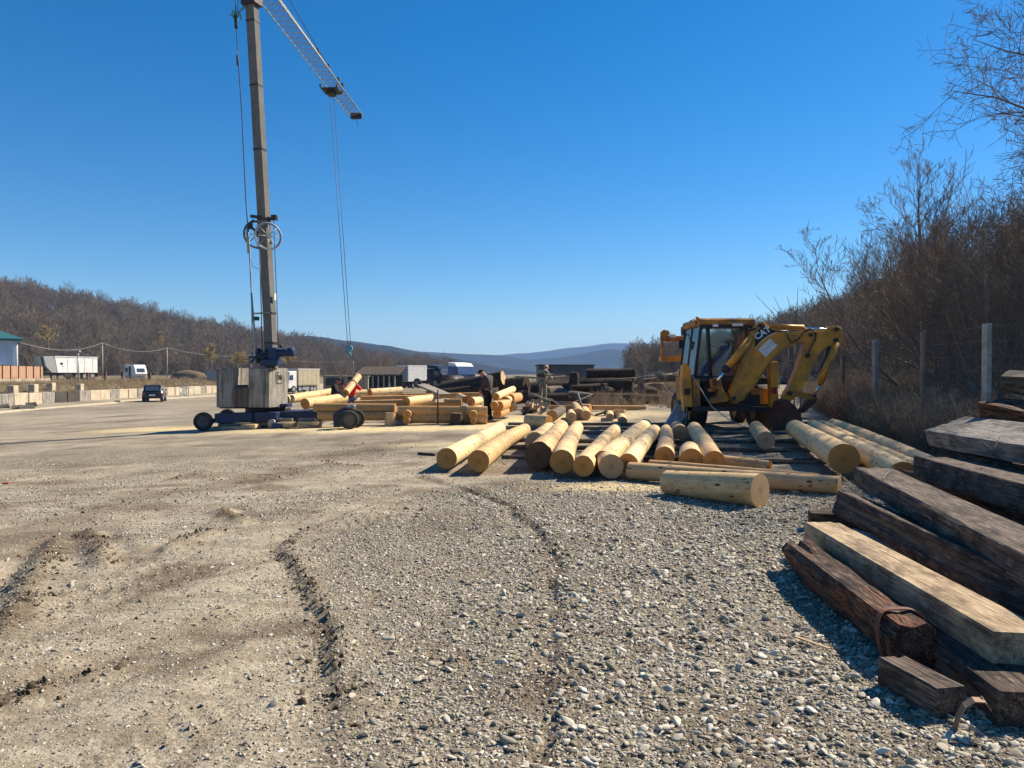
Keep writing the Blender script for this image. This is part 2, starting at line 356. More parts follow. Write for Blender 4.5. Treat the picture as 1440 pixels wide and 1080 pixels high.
def glassmat():
    t = NT('cab_glass'); gl = t.n('ShaderNodeBsdfGlossy', Roughness=.03); tr = t.n('ShaderNodeBsdfTransparent', Color=(.80, .86, .87))
    df = t.n('ShaderNodeBsdfDiffuse', Color=(.42, .40, .35))
    fr = t.n('ShaderNodeFresnel', IOR=1.5); m1 = t.n('ShaderNodeMixShader', _0=fr.outputs[0], _1=tr.outputs[0], _2=gl.outputs[0])
    dm = t.ma('MULTIPLY_ADD', t.ramp(t.noise(t.coord(), 9, 6, .7), [(.42, 0), (.75, 1)]), .3); m2 = t.n('ShaderNodeMixShader', _0=t.ma('MULTIPLY', t.ma('ADD', dm, -.44, True), .6), _1=m1.outputs[0], _2=df.outputs[0])
    t.t.links.new(m2.outputs[0], t.o.inputs[0]); return t.m
m_glass = glassmat()
# ---------------------------------------------------------------- instancing with geometry nodes (stuff only)
def scatter(name, pts, rots, scls, idx, protos, label=None, cat=None, kind='stuff'):
    me = bpy.data.meshes.new(name); pts = np.asarray(pts, np.float32); n = len(pts); me.vertices.add(n); me.vertices.foreach_set('co', pts.ravel())
    for nm, typ, arr in (('rot', 'FLOAT_VECTOR', rots), ('scl', 'FLOAT_VECTOR', scls)):
        a = me.attributes.new(nm, typ, 'POINT'); a.data.foreach_set('vector', np.asarray(arr, np.float32).ravel())
    a = me.attributes.new('idx', 'INT', 'POINT'); a.data.foreach_set('value', np.asarray(idx, np.int32))
    o = bpy.data.objects.new(name, me); sc.collection.objects.link(o)
    col = bpy.data.collections.new(name+'_kinds')
    for i, p in enumerate(protos): p.name = '%s_kind_%02d' % (name, i); col.objects.link(p)
    ng = bpy.data.node_groups.new(name+'_scatter', 'GeometryNodeTree')
    ng.interface.new_socket('Geometry', in_out='INPUT', socket_type='NodeSocketGeometry'); ng.interface.new_socket('Geometry', in_out='OUTPUT', socket_type='NodeSocketGeometry')
    N = ng.nodes; L = ng.links; gi = N.new('NodeGroupInput'); go = N.new('NodeGroupOutput'); ip = N.new('GeometryNodeInstanceOnPoints')
    ci = N.new('GeometryNodeCollectionInfo'); ci.inputs['Collection'].default_value = col; ci.inputs['Separate Children'].default_value = True; ci.inputs['Reset Children'].default_value = True
    def attr(nm, typ):
        a_ = N.new('GeometryNodeInputNamedAttribute'); a_.data_type = typ; a_.inputs['Name'].default_value = nm; return a_.outputs['Attribute']
    L.new(gi.outputs[0], ip.inputs['Points']); L.new(ci.outputs[0], ip.inputs['Instance']); ip.inputs['Pick Instance'].default_value = True
    L.new(attr('idx', 'INT'), ip.inputs['Instance Index'])
    er = N.new('FunctionNodeEulerToRotation'); L.new(attr('rot', 'FLOAT_VECTOR'), er.inputs[0]); L.new(er.outputs[0], ip.inputs['Rotation'])
    L.new(attr('scl', 'FLOAT_VECTOR'), ip.inputs['Scale']); L.new(ip.outputs[0], go.inputs[0])
    md = o.modifiers.new('scatter', 'NODES'); md.node_group = ng
    return tag(o, label, cat, kind=kind)
# ================================================================= the ground
EDGE = [G(*p) for p in ((470, 1078), (472, 1000), (468, 940), (456, 885), (440, 840), (415, 800), (394, 768), (440, 742), (520, 712))]
EDGE = [(p.x, p.y) for p in EDGE]
def line(*px): return [(G(*p).x, G(*p).y) for p in px]
RUT2 = line((770, 1078), (780, 1000), (788, 900), (788, 830), (780, 780), (755, 742), (715, 712), (660, 690), (590, 672))
RUT3 = line((700, 745), (690, 720), (650, 700), (600, 690))
CLODL = [line((5, 890), (40, 830), (62, 790), (75, 765)), line((122, 748), (133, 765), (150, 795)), line((308, 718), (335, 732)), line((240, 770), (275, 755), (305, 748)),
         line((240, 675), (270, 668), (300, 672)), line((455, 650), (480, 655), (510, 657)), line((340, 672), (395, 668)), line((0, 985), (60, 965), (150, 940)), line((20, 860), (80, 838))]
BAND = line((-60, 765), (60, 745), (180, 705), (300, 682), (400, 664), (470, 640), (560, 622), (640, 612))
TREAD = [line((-60, 920), (120, 852), (260, 800), (400, 755)), line((-40, 1010), (200, 930), (380, 860)), line((180, 1078), (330, 965), (425, 890)), line((-40, 840), (40, 800), (150, 740)), line((120, 830), (250, 780), (350, 735)), line((300, 800), (390, 770), (520, 730))]
def micro(x, y):
    x0_, y0_ = x, y; near = sst(30, 12, y)*sst(-14, -10, x)*sst(14, 10, x)
    z = .035*fbm(x*.9, y*.9, seed=3, o=3) + near*(.022*fbm(x*4, y*4, seed=5, o=3) + .014*fbm(x*14, y*14, seed=9, o=2))
    wx, wy = x+.16*fbm(x*2.3, y*2.3, seed=71, o=3), y+.16*fbm(x*2.3, y*2.3, seed=72, o=3)
    d, s = polydist(wx, wy, EDGE); z = z + np.where(s > 0, 1, -1)*0 + .036*np.exp(-np.maximum(d*s, 0)/.4)*(s > 0)*(.25+1.1*vn(x*2.7, y*2.7, seed=14))*sst(2.6, 4.2, y) - .013*np.exp(-(d/.16)**2)*(s < 0)*sst(2.8, 4., y)
    d2, s2 = polydist(wx, wy, RUT2); z = z + (.045*np.exp(-d2/.2)*(s2 > 0) - .022*np.exp(-(d2/.11)**2))*(.2+1.3*vn(x*2.3, y*2.3, seed=4))
    d3, s3 = polydist(x, y, RUT3); z = z + .02*np.exp(-d3/.15)*(s3 > 0)
    for k, L in enumerate(CLODL):
        d4, s4 = polydist(wx, wy, L); z = z + (.045 if k < 4 else .03)*np.exp(-(d4/.11)**2)*(.4+1.2*vn(x*9, y*9, seed=40+k)) - .03*np.exp(-((d4-.2)/.1)**2)*(s4 < 0)
    for k, L in enumerate(TREAD):
        d5, s5 = polydist(x, y, L); a = np.array(L[-1])-np.array(L[0]); a = a/np.linalg.norm(a); al = x*a[0]+y*a[1]
        m = np.exp(-(d5/.22)**4); z = z - .014*m + .024*m*np.maximum(0, np.sin((al+s5*d5*.9)*2*math.pi/.16))*sst(.3, .6, vn(x*1.2, y*1.2, seed=60+k))*near
    return z
def masks(x, y):
    d, s = polydist(x, y, EDGE); n1 = fbm(x*.8, y*.8, seed=21, o=4); n2 = fbm(x*.23, y*.4, seed=22, o=3)
    right = np.clip(.55 + s*d*.75 + .25*fbm(x*2.2, y*2.2, seed=19, o=4), .22, 1); far = sst(7, 10, y)
    gr = right*(1-far) + far*np.clip(.46+n2*1.3+.28*sst(-4, 2, x), 0, 1)
    gr = np.clip(gr + n1*.9, 0, 1); gr = np.maximum(gr, sst(1.2, 2.2, x + n1)*sst(14, 9, y))
    corr, _ = polydist(x, y, line((0, 1060), (200, 880), (330, 800), (430, 745), (540, 700), (700, 660))); gr = gr*np.clip(1-.8*np.exp(-(corr/.4)**2)*(x < 0), 0, 1)
    b, _ = polydist(x, y, BAND); soil = .8*np.exp(-(b/(.3+.5*vn(x, y, seed=8)))**2)
    for k, L in enumerate(CLODL): dd, _ = polydist(x, y, L); soil = np.maximum(soil, (1. if k < 4 else .7)*np.exp(-(dd/.16)**2))
    for k, L in enumerate(TREAD): dd, _ = polydist(x+.1*fbm(x*3, y*3, seed=5), y, L); soil = np.maximum(soil, .55*np.exp(-((dd-.2)/.07)**2)*sst(.25, .6, vn(x*1.5, y*1.5, seed=90+k)))
    e = np.exp(-(d/.1)**2); soil = np.maximum(soil, e*.55); d2, _ = polydist(x, y, RUT2); soil = np.maximum(soil, np.exp(-(d2/.1)**2)*.7)
    soil = np.clip(soil*(.7+n1*1.5) + .7*sst(.07, .24, fbm(x*1.1, y*1.6, seed=31, o=5)), 0, 1)
    saw = np.zeros_like(x)
    for (u, v, rx, ry, am) in SAW:
        p = G(u, v); q = np.hypot((x-p.x)/rx, (y-p.y)/ry); saw = np.maximum(saw, am*sst(1.25, .4, q + fbm(x*1.7, y*1.7, seed=12, o=4)*.9))
    return gr, soil, saw
SAW = [(880, 686, 1.2, .5, .75), (850, 690, .7, .4, .5), (235, 603, 2.8, 1.6, .9), (560, 603, 4, 1.3, .9), (640, 601, 3.5, 1.0, 1), (740, 592, 2.6, 2.2, 1), (790, 588, 2.6, 2.4, .9),
       (860, 583, 2.8, 2.5, .65), (420, 604, 3, 1.5, .7), (500, 560, 5, 6, .7), (1195, 680, .5, .3, .4), (630, 625, 1.5, .6, .3), (880, 665, .9, .5, .6)]
def axis(f0, f1, st, o0, o1, g):
    a = list(np.arange(f0, f1+1e-6, st)); s = st
    while a[-1] < o1: s *= g; a.append(a[-1]+s)
    s = st; b = []; c = f0
    while c > o0: s *= g; c -= s; b.append(c)
    return np.array(b[::-1]+a)
xs = axis(-6.5, 6.5, .048, -2500, 2500, 1.075); ys = axis(2.2, 10.5, .042, -60, 5000, 1.055)
# keep a sharp row of columns at the retaining wall
xs = np.sort(np.concatenate([xs[np.abs(xs+38.5) > .5], [-38.8, -38.5, -38.4, -38.0]]))
X, Y = np.meshgrid(xs, ys); Z = H0(X, Y) + micro(X, Y)
nx, ny = len(xs), len(ys); V = np.stack([X.ravel(), Y.ravel(), Z.ravel()], 1)
ii, jj = np.meshgrid(np.arange(nx-1), np.arange(ny-1)); a = (jj*nx+ii).ravel(); FQ = np.stack([a, a+1, a+1+nx, a+nx], 1)
def ground_mat():
    t = NT('gravel_and_dirt'); c = t.coord()
    def at(n_): return t.n('ShaderNodeAttribute', {'attribute_name': n_}).outputs['Fac']
    gr, soil, saw, veg = at('gravel'), at('soil'), at('sawdust'), at('veg')
    big = t.noise(c, .35, 5, .6); mid = t.noise(c, 2.3, 6, .68); fine = t.noise(c, 38, 4, .7)
    dirt = t.mix(t.ramp(mid, [(.3, 0), (.7, 1)]), (.52, .435, .31), (.40, .33, .23)); dirt = t.mix(t.ramp(big, [(.38, 0), (.6, .8)]), dirt, (.42, .37, .285))
    dirt = t.mix(t.ramp(fine, [(.36, .65), (.52, 0)]), dirt, (.15, .115, .075))
    def stones(sc_):
        vc = t.n('ShaderNodeTexVoronoi', {'feature': 'F1'}, Vector=t.mp(c, (1, 1, .3)), Scale=sc_, Randomness=1); 
        s_ = t.n('ShaderNodeSeparateXYZ', Vector=vc.outputs['Color']); cell = t.ramp(s_.outputs[0], [(0, (.13, .11, .08)), (.35, (.27, .24, .18)), (.7, (.42, .375, .295)), (1, (.62, .57, .46))])
        gap = t.ramp(vc.outputs['Distance'], [(.3, 0), (.55, 1)]); return t.mix(t.ma('MULTIPLY', gap, .75), cell, (.07, .056, .04)), vc.outputs['Distance'], s_.outputs[1]
    s1, d1, r1 = stones(34); s2, d2, r2 = stones(80)
    gcol = t.mix(t.ramp(r2, [(.4, 0), (.45, 1)]), s1, s2); gcol = t.mix(t.ramp(mid, [(.42, 0), (.6, .7)]), gcol, (.28, .225, .15))
    f = t.ma('ADD', t.ma('MULTIPLY', t.ma('SUBTRACT', mid, .5), 1.3), gr, True); f = t.ramp(f, [(.3, .12), (.75, .95)])
    st_ = t.noise(t.mp(c, (.35, 2.2, 1)), 1.3, 6, .7, .6); dirt = t.mix(t.ramp(st_, [(.48, 0), (.6, .75)]), dirt, (.25, .2, .14)); gcol = t.mix(t.ramp(st_, [(.34, .5), (.46, 0)]), gcol, (.17, .14, .105))
    sp1 = t.noise(t.mp(c, (1, 1.6, 1)), 8, 5, .8); sp2 = t.noise(c, 21, 4, .8); dirt = t.mix(t.ramp(sp1, [(.54, 0), (.64, .65)]), dirt, (.24, .19, .125)); dirt = t.mix(t.ramp(sp1, [(.34, .55), (.42, 0)]), dirt, (.66, .57, .42)); gcol = t.mix(t.ramp(sp2, [(.55, 0), (.62, .75)]), gcol, (.13, .105, .075)); gcol = t.mix(t.ramp(sp2, [(.36, .7), (.43, 0)]), gcol, (.60, .55, .44))
    spark = t.ma('MULTIPLY', t.ramp(r1, [(.82, 0), (.86, 1)]), .5); dirt = t.mix(spark, dirt, s1)
    col = t.mix(f, dirt, gcol)
    bp = t.noise(c, 1.6, 7, .75); col = t.mix(t.ramp(bp, [(.5, 0), (.64, .6)]), col, (.19, .145, .095))
    col = t.mix(t.ma('MULTIPLY', soil, .85), col, t.mix(t.ramp(fine, [(.35, 0), (.65, 1)]), (.055, .037, .022), (.17, .12, .075)))
    sawf = t.ma('MULTIPLY', saw, t.ramp(t.noise(c, 5, 6, .75), [(.33, .25), (.55, 1)]))
    col = t.mix(sawf, col, t.mix(t.ramp(fine, [(.4, 0), (.6, 1)]), (.62, .46, .22), (.78, .62, .34)))
    vn_ = t.noise(c, .6, 6, .7); vg = t.ramp(vn_, [(.3, (.10, .105, .035)), (.5, (.21, .165, .09)), (.7, (.36, .29, .18))]); vg = t.mix(t.ramp(fine, [(.4, .5), (.6, 0)]), vg, (.05, .04, .025))
    col = t.mix(t.ma('ADD', veg, t.ma('MULTIPLY', t.ma('SUBTRACT', vn_, .5), t.ma('MULTIPLY', veg, .8)), True), col, vg)
    h = t.ma('ADD', t.ma('MULTIPLY', t.ma('SUBTRACT', 1, t.ma('MULTIPLY', d1, gr)), .8), t.ma('ADD', t.ma('MULTIPLY', fine, .8), mid))
    return t.done(col, .93, t.bump(h, .85, .022), spec=.15)
gnd = mesh_obj('ground', V, FQ, ground_mat(), smooth=True); tag(gnd, kind='structure')
gr_, so_, sa_ = masks(V[:, 0], V[:, 1])
xx, yy = V[:, 0], V[:, 1]
veg_ = np.maximum(sst(.2, 1.2, xx-fence_x(yy)), sst(-38.6, -39.4, xx)); veg_ = np.maximum(veg_, sst(48, 75, yy + 8*fbm(xx*.05, yy*.05, seed=2))*sst(-34, -26, xx)*.75)
for nm, arr in (('gravel', gr_*(1-veg_)), ('soil', so_*(1-veg_)), ('sawdust', sa_), ('veg', veg_)):
    at = gnd.data.attributes.new(nm, 'FLOAT', 'POINT'); at.data.foreach_set('value', arr.astype(np.float32))
def gh(x, y): return float(H0(x, y) + micro(np.array([x]), np.array([y]))[0])
# ---- loose stones: geometry, far too many to count
rng = np.random.default_rng(11)
def ico(n):
    import bmesh
    b = bmesh.new(); bmesh.ops.create_icosphere(b, subdivisions=n, radius=1); V = np.array([v.co[:] for v in b.verts]); Fc = np.array([[v.index for v in f.verts] for f in b.faces]); b.free(); return V, Fc
def stone_mat():
    t = NT('river_gravel'); r = t.rnd(); col = t.ramp(r, [(0, (.10, .085, .062)), (.2, (.24, .21, .155)), (.42, (.40, .355, .27)), (.7, (.50, .45, .355)), (.82, (.56, .51, .41)), (.93, (.74, .69, .58)), (1, (.40, .29, .18))])
    c = t.coord('Object'); n_ = t.noise(t.off(c), 1.4, 4, .6); col = t.mix(t.ramp(n_, [(.4, 0), (.65, .4)]), col, (.24, .19, .13))
    return t.done(col, .78, t.bump(t.noise(c, 6, 4), .25, .1), spec=.3)
m_stone = stone_mat()
def stone_protos(n, sub, seed, mat, rough=.35):
    out = []
    for k in range(n):
        V, Fc = ico(sub); q = V*1.1 + k*9.7
        V = V*(1+rough*1.6*fbm(q[:, 0], q[:, 1], q[:, 2], seed=seed+k, o=3))[:, None]
        for _ in range(9):                 # knock flat facets into it, as broken river stone has
            nrm = rng.normal(size=3); nrm /= np.linalg.norm(nrm); dd = V@nrm; lim = rng.uniform(.4, .75); V = V - np.outer(np.maximum(dd-lim, 0)*.9, nrm)
        V = V*np.array([rng.uniform(1, 1.35), rng.uniform(.6, .95), rng.uniform(.28, .6)])
        out.append(mesh_obj('stone', V, Fc, mat, smooth=False, link=False))
    return out
def sow(n, box, dens, smin, smax, seed, power=2.2):
    rg = np.random.default_rng(seed); x = rg.uniform(box[0], box[1], n); y = rg.uniform(box[2], box[3], n)
    keep = rg.uniform(size=n) < dens(x, y); x, y = x[keep], y[keep]; s = smin*(smax/smin)**(rg.uniform(size=len(x))**power)
    z = H0(x, y) + micro(x, y) + s*rg.uniform(-.15, .35, len(x))
    return np.stack([x, y, z], 1), s, rg
def frust(x, y, m=.6): return np.abs(x) < .72*y + m
def gden(x, y): g_, s_, w_ = masks(x, y); return np.clip(g_*1.05-.02, .16, 1)*frust(x, y)*(1-.5*s_)
def ggden(x, y): g_, s_, w_ = masks(x, y); return np.clip(sst(.6, 1, g_)*sst(-1.2, 2.2, x + .5*fbm(x*2, y*2, seed=77))*sst(11, 5, y)+.04*g_, 0, 1)*frust(x, y)
def lden(x, y): g_, s_, w_ = masks(x, y); return np.clip(.30+.7*g_, 0, 1)*frust(x, y)*sst(9.5, 5, y)
sets = [('large_gravel_stones', 110000, (-5, 5.5, 2.4, 10.5), ggden, .009, .038, 1.9), ('gravel_stones', 230000, (-6, 6.5, 2.4, 10), gden, .005, .020, 1.8),
        ('fine_gravel', 220000, (-6, 6, 2.4, 8.5), lden, .0035, .010, 1.5), ('distant_gravel_stones', 60000, (-11, 9, 9, 17), lambda x, y: gden(x, y)*.8*sst(17, 12, y), .010, .026, 2.0)]
for k, (nm, n, bx, dn, a0, a1, pw) in enumerate(sets):
    pts, s, rg = sow(n, bx, dn, a0, a1, 50+k, pw); pr = stone_protos(8, 2 if k == 0 else 1, 100+k*20, m_stone)
    rot = np.stack([rg.normal(0, .35, len(s)), rg.normal(0, .35, len(s)), rg.uniform(0, 6.3, len(s))], 1)
    sc3 = s[:, None]*rg.uniform(.75, 1.25, (len(s), 3)); scatter(nm, pts, rot, sc3, rg.integers(0, 8, len(s)), pr)
# ---- clods of turned earth along the ruts
def clod_mat():
    t = NT('clods_of_earth'); c = t.coord(); n_ = t.noise(t.off(c), 2, 5, .7); col = t.mix(n_, t.ramp(t.rnd(), [(0, (.06, .042, .027)), (.6, (.14, .1, .065)), (1, (.25, .195, .13))]), (.16, .12, .08)); return t.done(col, .95, t.bump(n_, .6, .3), spec=.1)
m_clod = clod_mat(); cp = []
_r = np.random.default_rng(77)
for _ in range(2600):
    yy_ = _r.uniform(3, 13); xx_ = _r.uniform(-.75, .3)*yy_
    if vn(xx_*.8, yy_*.8, seed=33) > .5: cp.append((xx_, yy_, .0035*(5**(_r.uniform()**2.5))))
rg = np.random.default_rng(5)
for L, n, wd in [(CLODL[0], 420, .13), (CLODL[1], 300, .09), (CLODL[2], 90, .06), (CLODL[3], 130, .07), (CLODL[4], 90, .1), (CLODL[5], 60, .08), (CLODL[6], 80, .12), (CLODL[7], 160, .06), (EDGE[1:8], 700, .06), (RUT2[1:8], 420, .07), (CLODL[8], 60, .04), (BAND[1:7], 700, .5)]:
    for _ in range(n):
        k = rg.integers(0, len(L)-1); t_ = rg.uniform(); x = L[k][0]*(1-t_)+L[k+1][0]*t_+rg.normal(0, wd); y = L[k][1]*(1-t_)+L[k+1][1]*t_+rg.normal(0, wd); cp.append((x, y, .0045*(6**(rg.uniform()**2.6))))
cp = np.array(cp); z = H0(cp[:, 0], cp[:, 1])+micro(cp[:, 0], cp[:, 1])
scatter('earth_clods', np.stack([cp[:, 0], cp[:, 1], z+cp[:, 2]*.2], 1), rg.uniform(0, 6, (len(cp), 3)), cp[:, 2:3]*rg.uniform(.7, 1.3, (len(cp), 3)), rg.integers(0, 5, len(cp)), stone_protos(5, 2, 300, m_clod, .7))
# ================================================================= hills, woods, trees
class TB:                                   # fast collector of thin tapered twigs
    def __init__(s): s.v = []; s.f = []; s.n = 0
    def seg(s, pts, rs, n=3):
        k = len(pts); b = s.n
        t = (pts[-1]-pts[0]); t = t.normalized() if t.length > 0 else Vector((0, 0, 1))
        a = t.orthogonal().normalized(); c = t.cross(a)
        for p, r in zip(pts, rs):
            for j in range(n):
                w_ = 6.2832*j/n; q = p + a*(math.cos(w_)*r) + c*(math.sin(w_)*r); s.v.append((q.x, q.y, q.z))
        for i in range(k-1):
            for j in range(n):
                j2 = (j+1) % n; s.f.append((b+i*n+j, b+i*n+j2, b+(i+1)*n+j2, b+(i+1)*n+j))
        s.n += k*n
def bare_tree(seed, h, r0, spec, spread=.9, up=.35, clear=.12, minr=.004, stems=1, lean=.06):
    rd = random.Random(seed); tr, cr = TB(), TB()
    def grow(p, d, L, r, lev):
        ns = [7, 4, 3, 2, 2][min(lev, 4)]; pts = [p]; rs = [r]; q = p; dd = d.copy(); w_ = [.07, .22, .3, .32, .3][min(lev, 4)]
        for i in range(ns):
            dd = (dd + Vector((rd.gauss(0, w_), rd.gauss(0, w_), rd.gauss(0, w_*.6)+up*.12*(lev > 0)))).normalized(); q = q + dd*(L/ns); pts.append(q); rs.append(max(r*(1-(i+1)/ns*.8), minr))
        (tr if lev == 0 else cr).seg(pts, rs, 6 if lev == 0 else (4 if lev == 1 else 3))
        if lev >= len(spec): return
        nb = spec[lev]; st = clear if lev == 0 else .2
        for b in range(nb):
            f = st + (1-st)*((b+rd.random())/nb)**(.85 if lev == 0 else 1); k = min(int(f*ns), ns-1); pp = pts[k].lerp(pts[k+1], f*ns-k); rr = rs[k]*(1-(f*ns-k)*.2)
            ax = (pts[k+1]-pts[k]).normalized(); o = ax.orthogonal().normalized(); o.rotate(Matrix.Rotation(rd.uniform(0, 6.283), 3, ax)); ang = rd.uniform(.55, 1.05)*spread
            nd = (ax*math.cos(ang)+o*math.sin(ang)); nd.z += up*.4; nd.normalize()
            Lb = L*((.62-.38*f) if lev == 0 else (.62-.25*f))*rd.uniform(.7, 1.15); grow(pp, nd, Lb, max(min(rr*.55, L*.02), minr), lev+1)
    for s in range(stems):
        d = Vector((rd.gauss(0, lean+(.25 if stems > 1 else 0)), rd.gauss(0, lean+(.25 if stems > 1 else 0)), 1)).normalized()
        grow(Vector((rd.gauss(0, .12)*(stems > 1), rd.gauss(0, .12)*(stems > 1), -.25)), d, (h+.25)*rd.uniform(.8, 1) if stems > 1 else h+.25, r0, 0)
    return tr, cr
def twigmat(name, cols):
    t = NT(name); r = t.rnd(); col = t.ramp(r, [(i/(len(cols)-1), c) for i, c in enumerate(cols)]); n_ = t.noise(t.coord(), 2.5, 3)
    return t.done(t.mix(t.ramp(n_, [(.3, .4), (.7, 0)]), col, (.08, .06, .045)), .9, spec=.1)
m_twig = twigmat('bare_twigs', [(.18, .13, .10), (.26, .19, .14), (.21, .175, .14), (.32, .24, .17)])
m_trunk = twigmat('tree_bark', [(.16, .13, .10), (.26, .22, .18), (.19, .16, .13)])
m_hilltw = twigmat('hillside_twigs', [(.15, .10, .075), (.23, .165, .115), (.17, .135, .10), (.27, .20, .135), (.19, .165, .10)])
m_hilltr = twigmat('hillside_bark', [(.16, .14, .115), (.24, .21, .17)])
m_willow = twigmat('yellow_willow_twigs', [(.48, .36, .14), (.40, .31, .13)])
m_weed = twigmat('dry_weeds', [(.20, .13, .095), (.30, .21, .14), (.42, .32, .2), (.24, .16, .12), (.50, .40, .27)])
m_drygrass = twigmat('dry_grass', [(.42, .32, .17), (.34, .26, .15), (.48, .38, .22)])
def tree_proto(name, seed, h, r0, spec, mt, mc, **k):
    tr, cr = bare_tree(seed, h, r0, spec, **k); e = bpy.data.objects.new(name, None); e.empty_display_size = .3; WO[e.name] = Vector()
    a = mesh_obj('trunk', tr.v, np.array(tr.f), mt, loc=(0, 0, 0), link=False, smooth=True); b = mesh_obj('crown', cr.v, np.array(cr.f), mc, loc=(0, 0, 0), link=False)
    return e, a, b
def plant(pro, loc, rz, s, label, cat, group, tilt=0., name=None):
    e0, a0, b0 = pro; e = e0.copy(); sc.collection.objects.link(e); e.location = loc; e.rotation_euler = (tilt, 0, rz); e.scale = s if hasattr(s, '__len__') else (s, s, s)
    if name: e.name = name
    tag(e, label, cat, group)
    for c0 in (a0, b0): c = c0.copy(); sc.collection.objects.link(c); c.parent = e; c.location = (0, 0, 0)
    return e
# ---- hills
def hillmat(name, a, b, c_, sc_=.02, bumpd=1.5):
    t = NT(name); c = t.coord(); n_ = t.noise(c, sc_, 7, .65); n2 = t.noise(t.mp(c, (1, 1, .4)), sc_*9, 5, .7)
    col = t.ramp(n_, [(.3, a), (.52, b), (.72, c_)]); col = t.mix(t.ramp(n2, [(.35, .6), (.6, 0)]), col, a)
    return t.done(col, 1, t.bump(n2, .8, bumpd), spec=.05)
def hill(name, foot, ridge, mat, nu=160, nv=40, namp=3., nsc=.02, seed=0, back=260):
    """foot and ridge: lists of (x, y, z); a sheet that climbs from foot to ridge and falls away behind it"""
    fu = np.linspace(0, 1, len(foot)); ru = np.linspace(0, 1, len(ridge)); U = np.linspace(0, 1, nu); f = np.stack([np.interp(U, fu, [p[i] for p in foot]) for i in range(3)], 1)
    r = np.stack([np.interp(U, ru, [p[i] for p in ridge]) for i in range(3)], 1); Vv = np.linspace(0, 1.5, nv); pts = []
    for v in Vv:
        if v <= 1: p = f*(1-v)+r*v; p[:, 2] = f[:, 2] + (r[:, 2]-f[:, 2])*(.35*v+.65*(v*v*(3-2*v)))
        else: p = r.copy(); d = (r-f); d[:, 2] = 0; d /= np.linalg.norm(d, axis=1)[:, None]; p += d*back*(v-1)*2; p[:, 2] = r[:, 2]*(1-(v-1)*1.6)
        p[:, 2] += namp*2*fbm(p[:, 0]*nsc, p[:, 1]*nsc, seed=seed, o=5)*min(1, v*3); pts.append(p)
    A = np.concatenate(pts); i_, j_ = np.meshgrid(np.arange(nu-1), np.arange(nv-1)); a = (j_*nu+i_).ravel(); Fq = np.stack([a, a+1, a+1+nu, a+nu], 1)
    return tag(mesh_obj(name, A, Fq, mat, smooth=True, loc=(0, 0, 0)), kind='structure'), np.array(pts)
def RP(u, v, Y): return tuple(P(u, v, Y))
m_hillw = hillmat('wooded_hillside', (.05, .036, .026), (.085, .062, .042), (.13, .105, .07))
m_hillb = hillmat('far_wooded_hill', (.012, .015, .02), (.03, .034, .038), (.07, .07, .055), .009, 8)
hl, HP = hill('left_hill', [(-420, 120, -2), (-230, 170, -1), (-150, 205, -2), (-118, 250, -3), (-80, 320, -4), (-30, 380, -4)],
     [(-640, 330, 62), RP(-200, 418, 380), RP(-60, 420, 390), RP(30, 428, 400), RP(140, 446, 430), RP(240, 468, 460), RP(330, 484, 490), RP(400, 496, 520), RP(470, 509, 560), RP(540, 522, 600), RP(640, 536, 640)], m_hillw, seed=5, namp=2.5)
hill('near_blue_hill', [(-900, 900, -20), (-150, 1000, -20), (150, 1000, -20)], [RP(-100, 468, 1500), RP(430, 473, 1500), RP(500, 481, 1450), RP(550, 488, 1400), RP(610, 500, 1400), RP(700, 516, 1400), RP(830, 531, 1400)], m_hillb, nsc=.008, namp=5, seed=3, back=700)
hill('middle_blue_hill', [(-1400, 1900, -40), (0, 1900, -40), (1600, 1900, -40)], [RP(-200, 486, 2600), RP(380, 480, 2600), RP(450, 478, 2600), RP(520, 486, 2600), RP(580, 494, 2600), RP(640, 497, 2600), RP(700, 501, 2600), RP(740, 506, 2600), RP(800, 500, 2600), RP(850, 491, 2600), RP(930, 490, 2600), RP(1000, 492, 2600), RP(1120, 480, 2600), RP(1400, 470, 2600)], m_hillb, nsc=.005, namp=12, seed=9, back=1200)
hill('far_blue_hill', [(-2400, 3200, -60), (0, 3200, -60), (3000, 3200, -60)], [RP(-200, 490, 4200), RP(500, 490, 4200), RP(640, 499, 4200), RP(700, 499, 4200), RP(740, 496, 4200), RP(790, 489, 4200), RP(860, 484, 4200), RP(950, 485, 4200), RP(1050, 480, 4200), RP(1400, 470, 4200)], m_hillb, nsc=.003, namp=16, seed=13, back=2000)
# right-hand wooded slope behind the loader
_, HR = hill('right_hill', [(30, 200, -2), (45, 150, -1), (60, 110, 2), (95, 70, 6), (140, 30, 8)], [RP(895, 522, 330), RP(960, 514, 310), RP(1040, 500, 290), RP(1100, 484, 270), RP(1160, 466, 240), RP(1220, 448, 220), RP(1300, 425, 200), (190, 60, 42)], m_hillw, seed=8, namp=2)
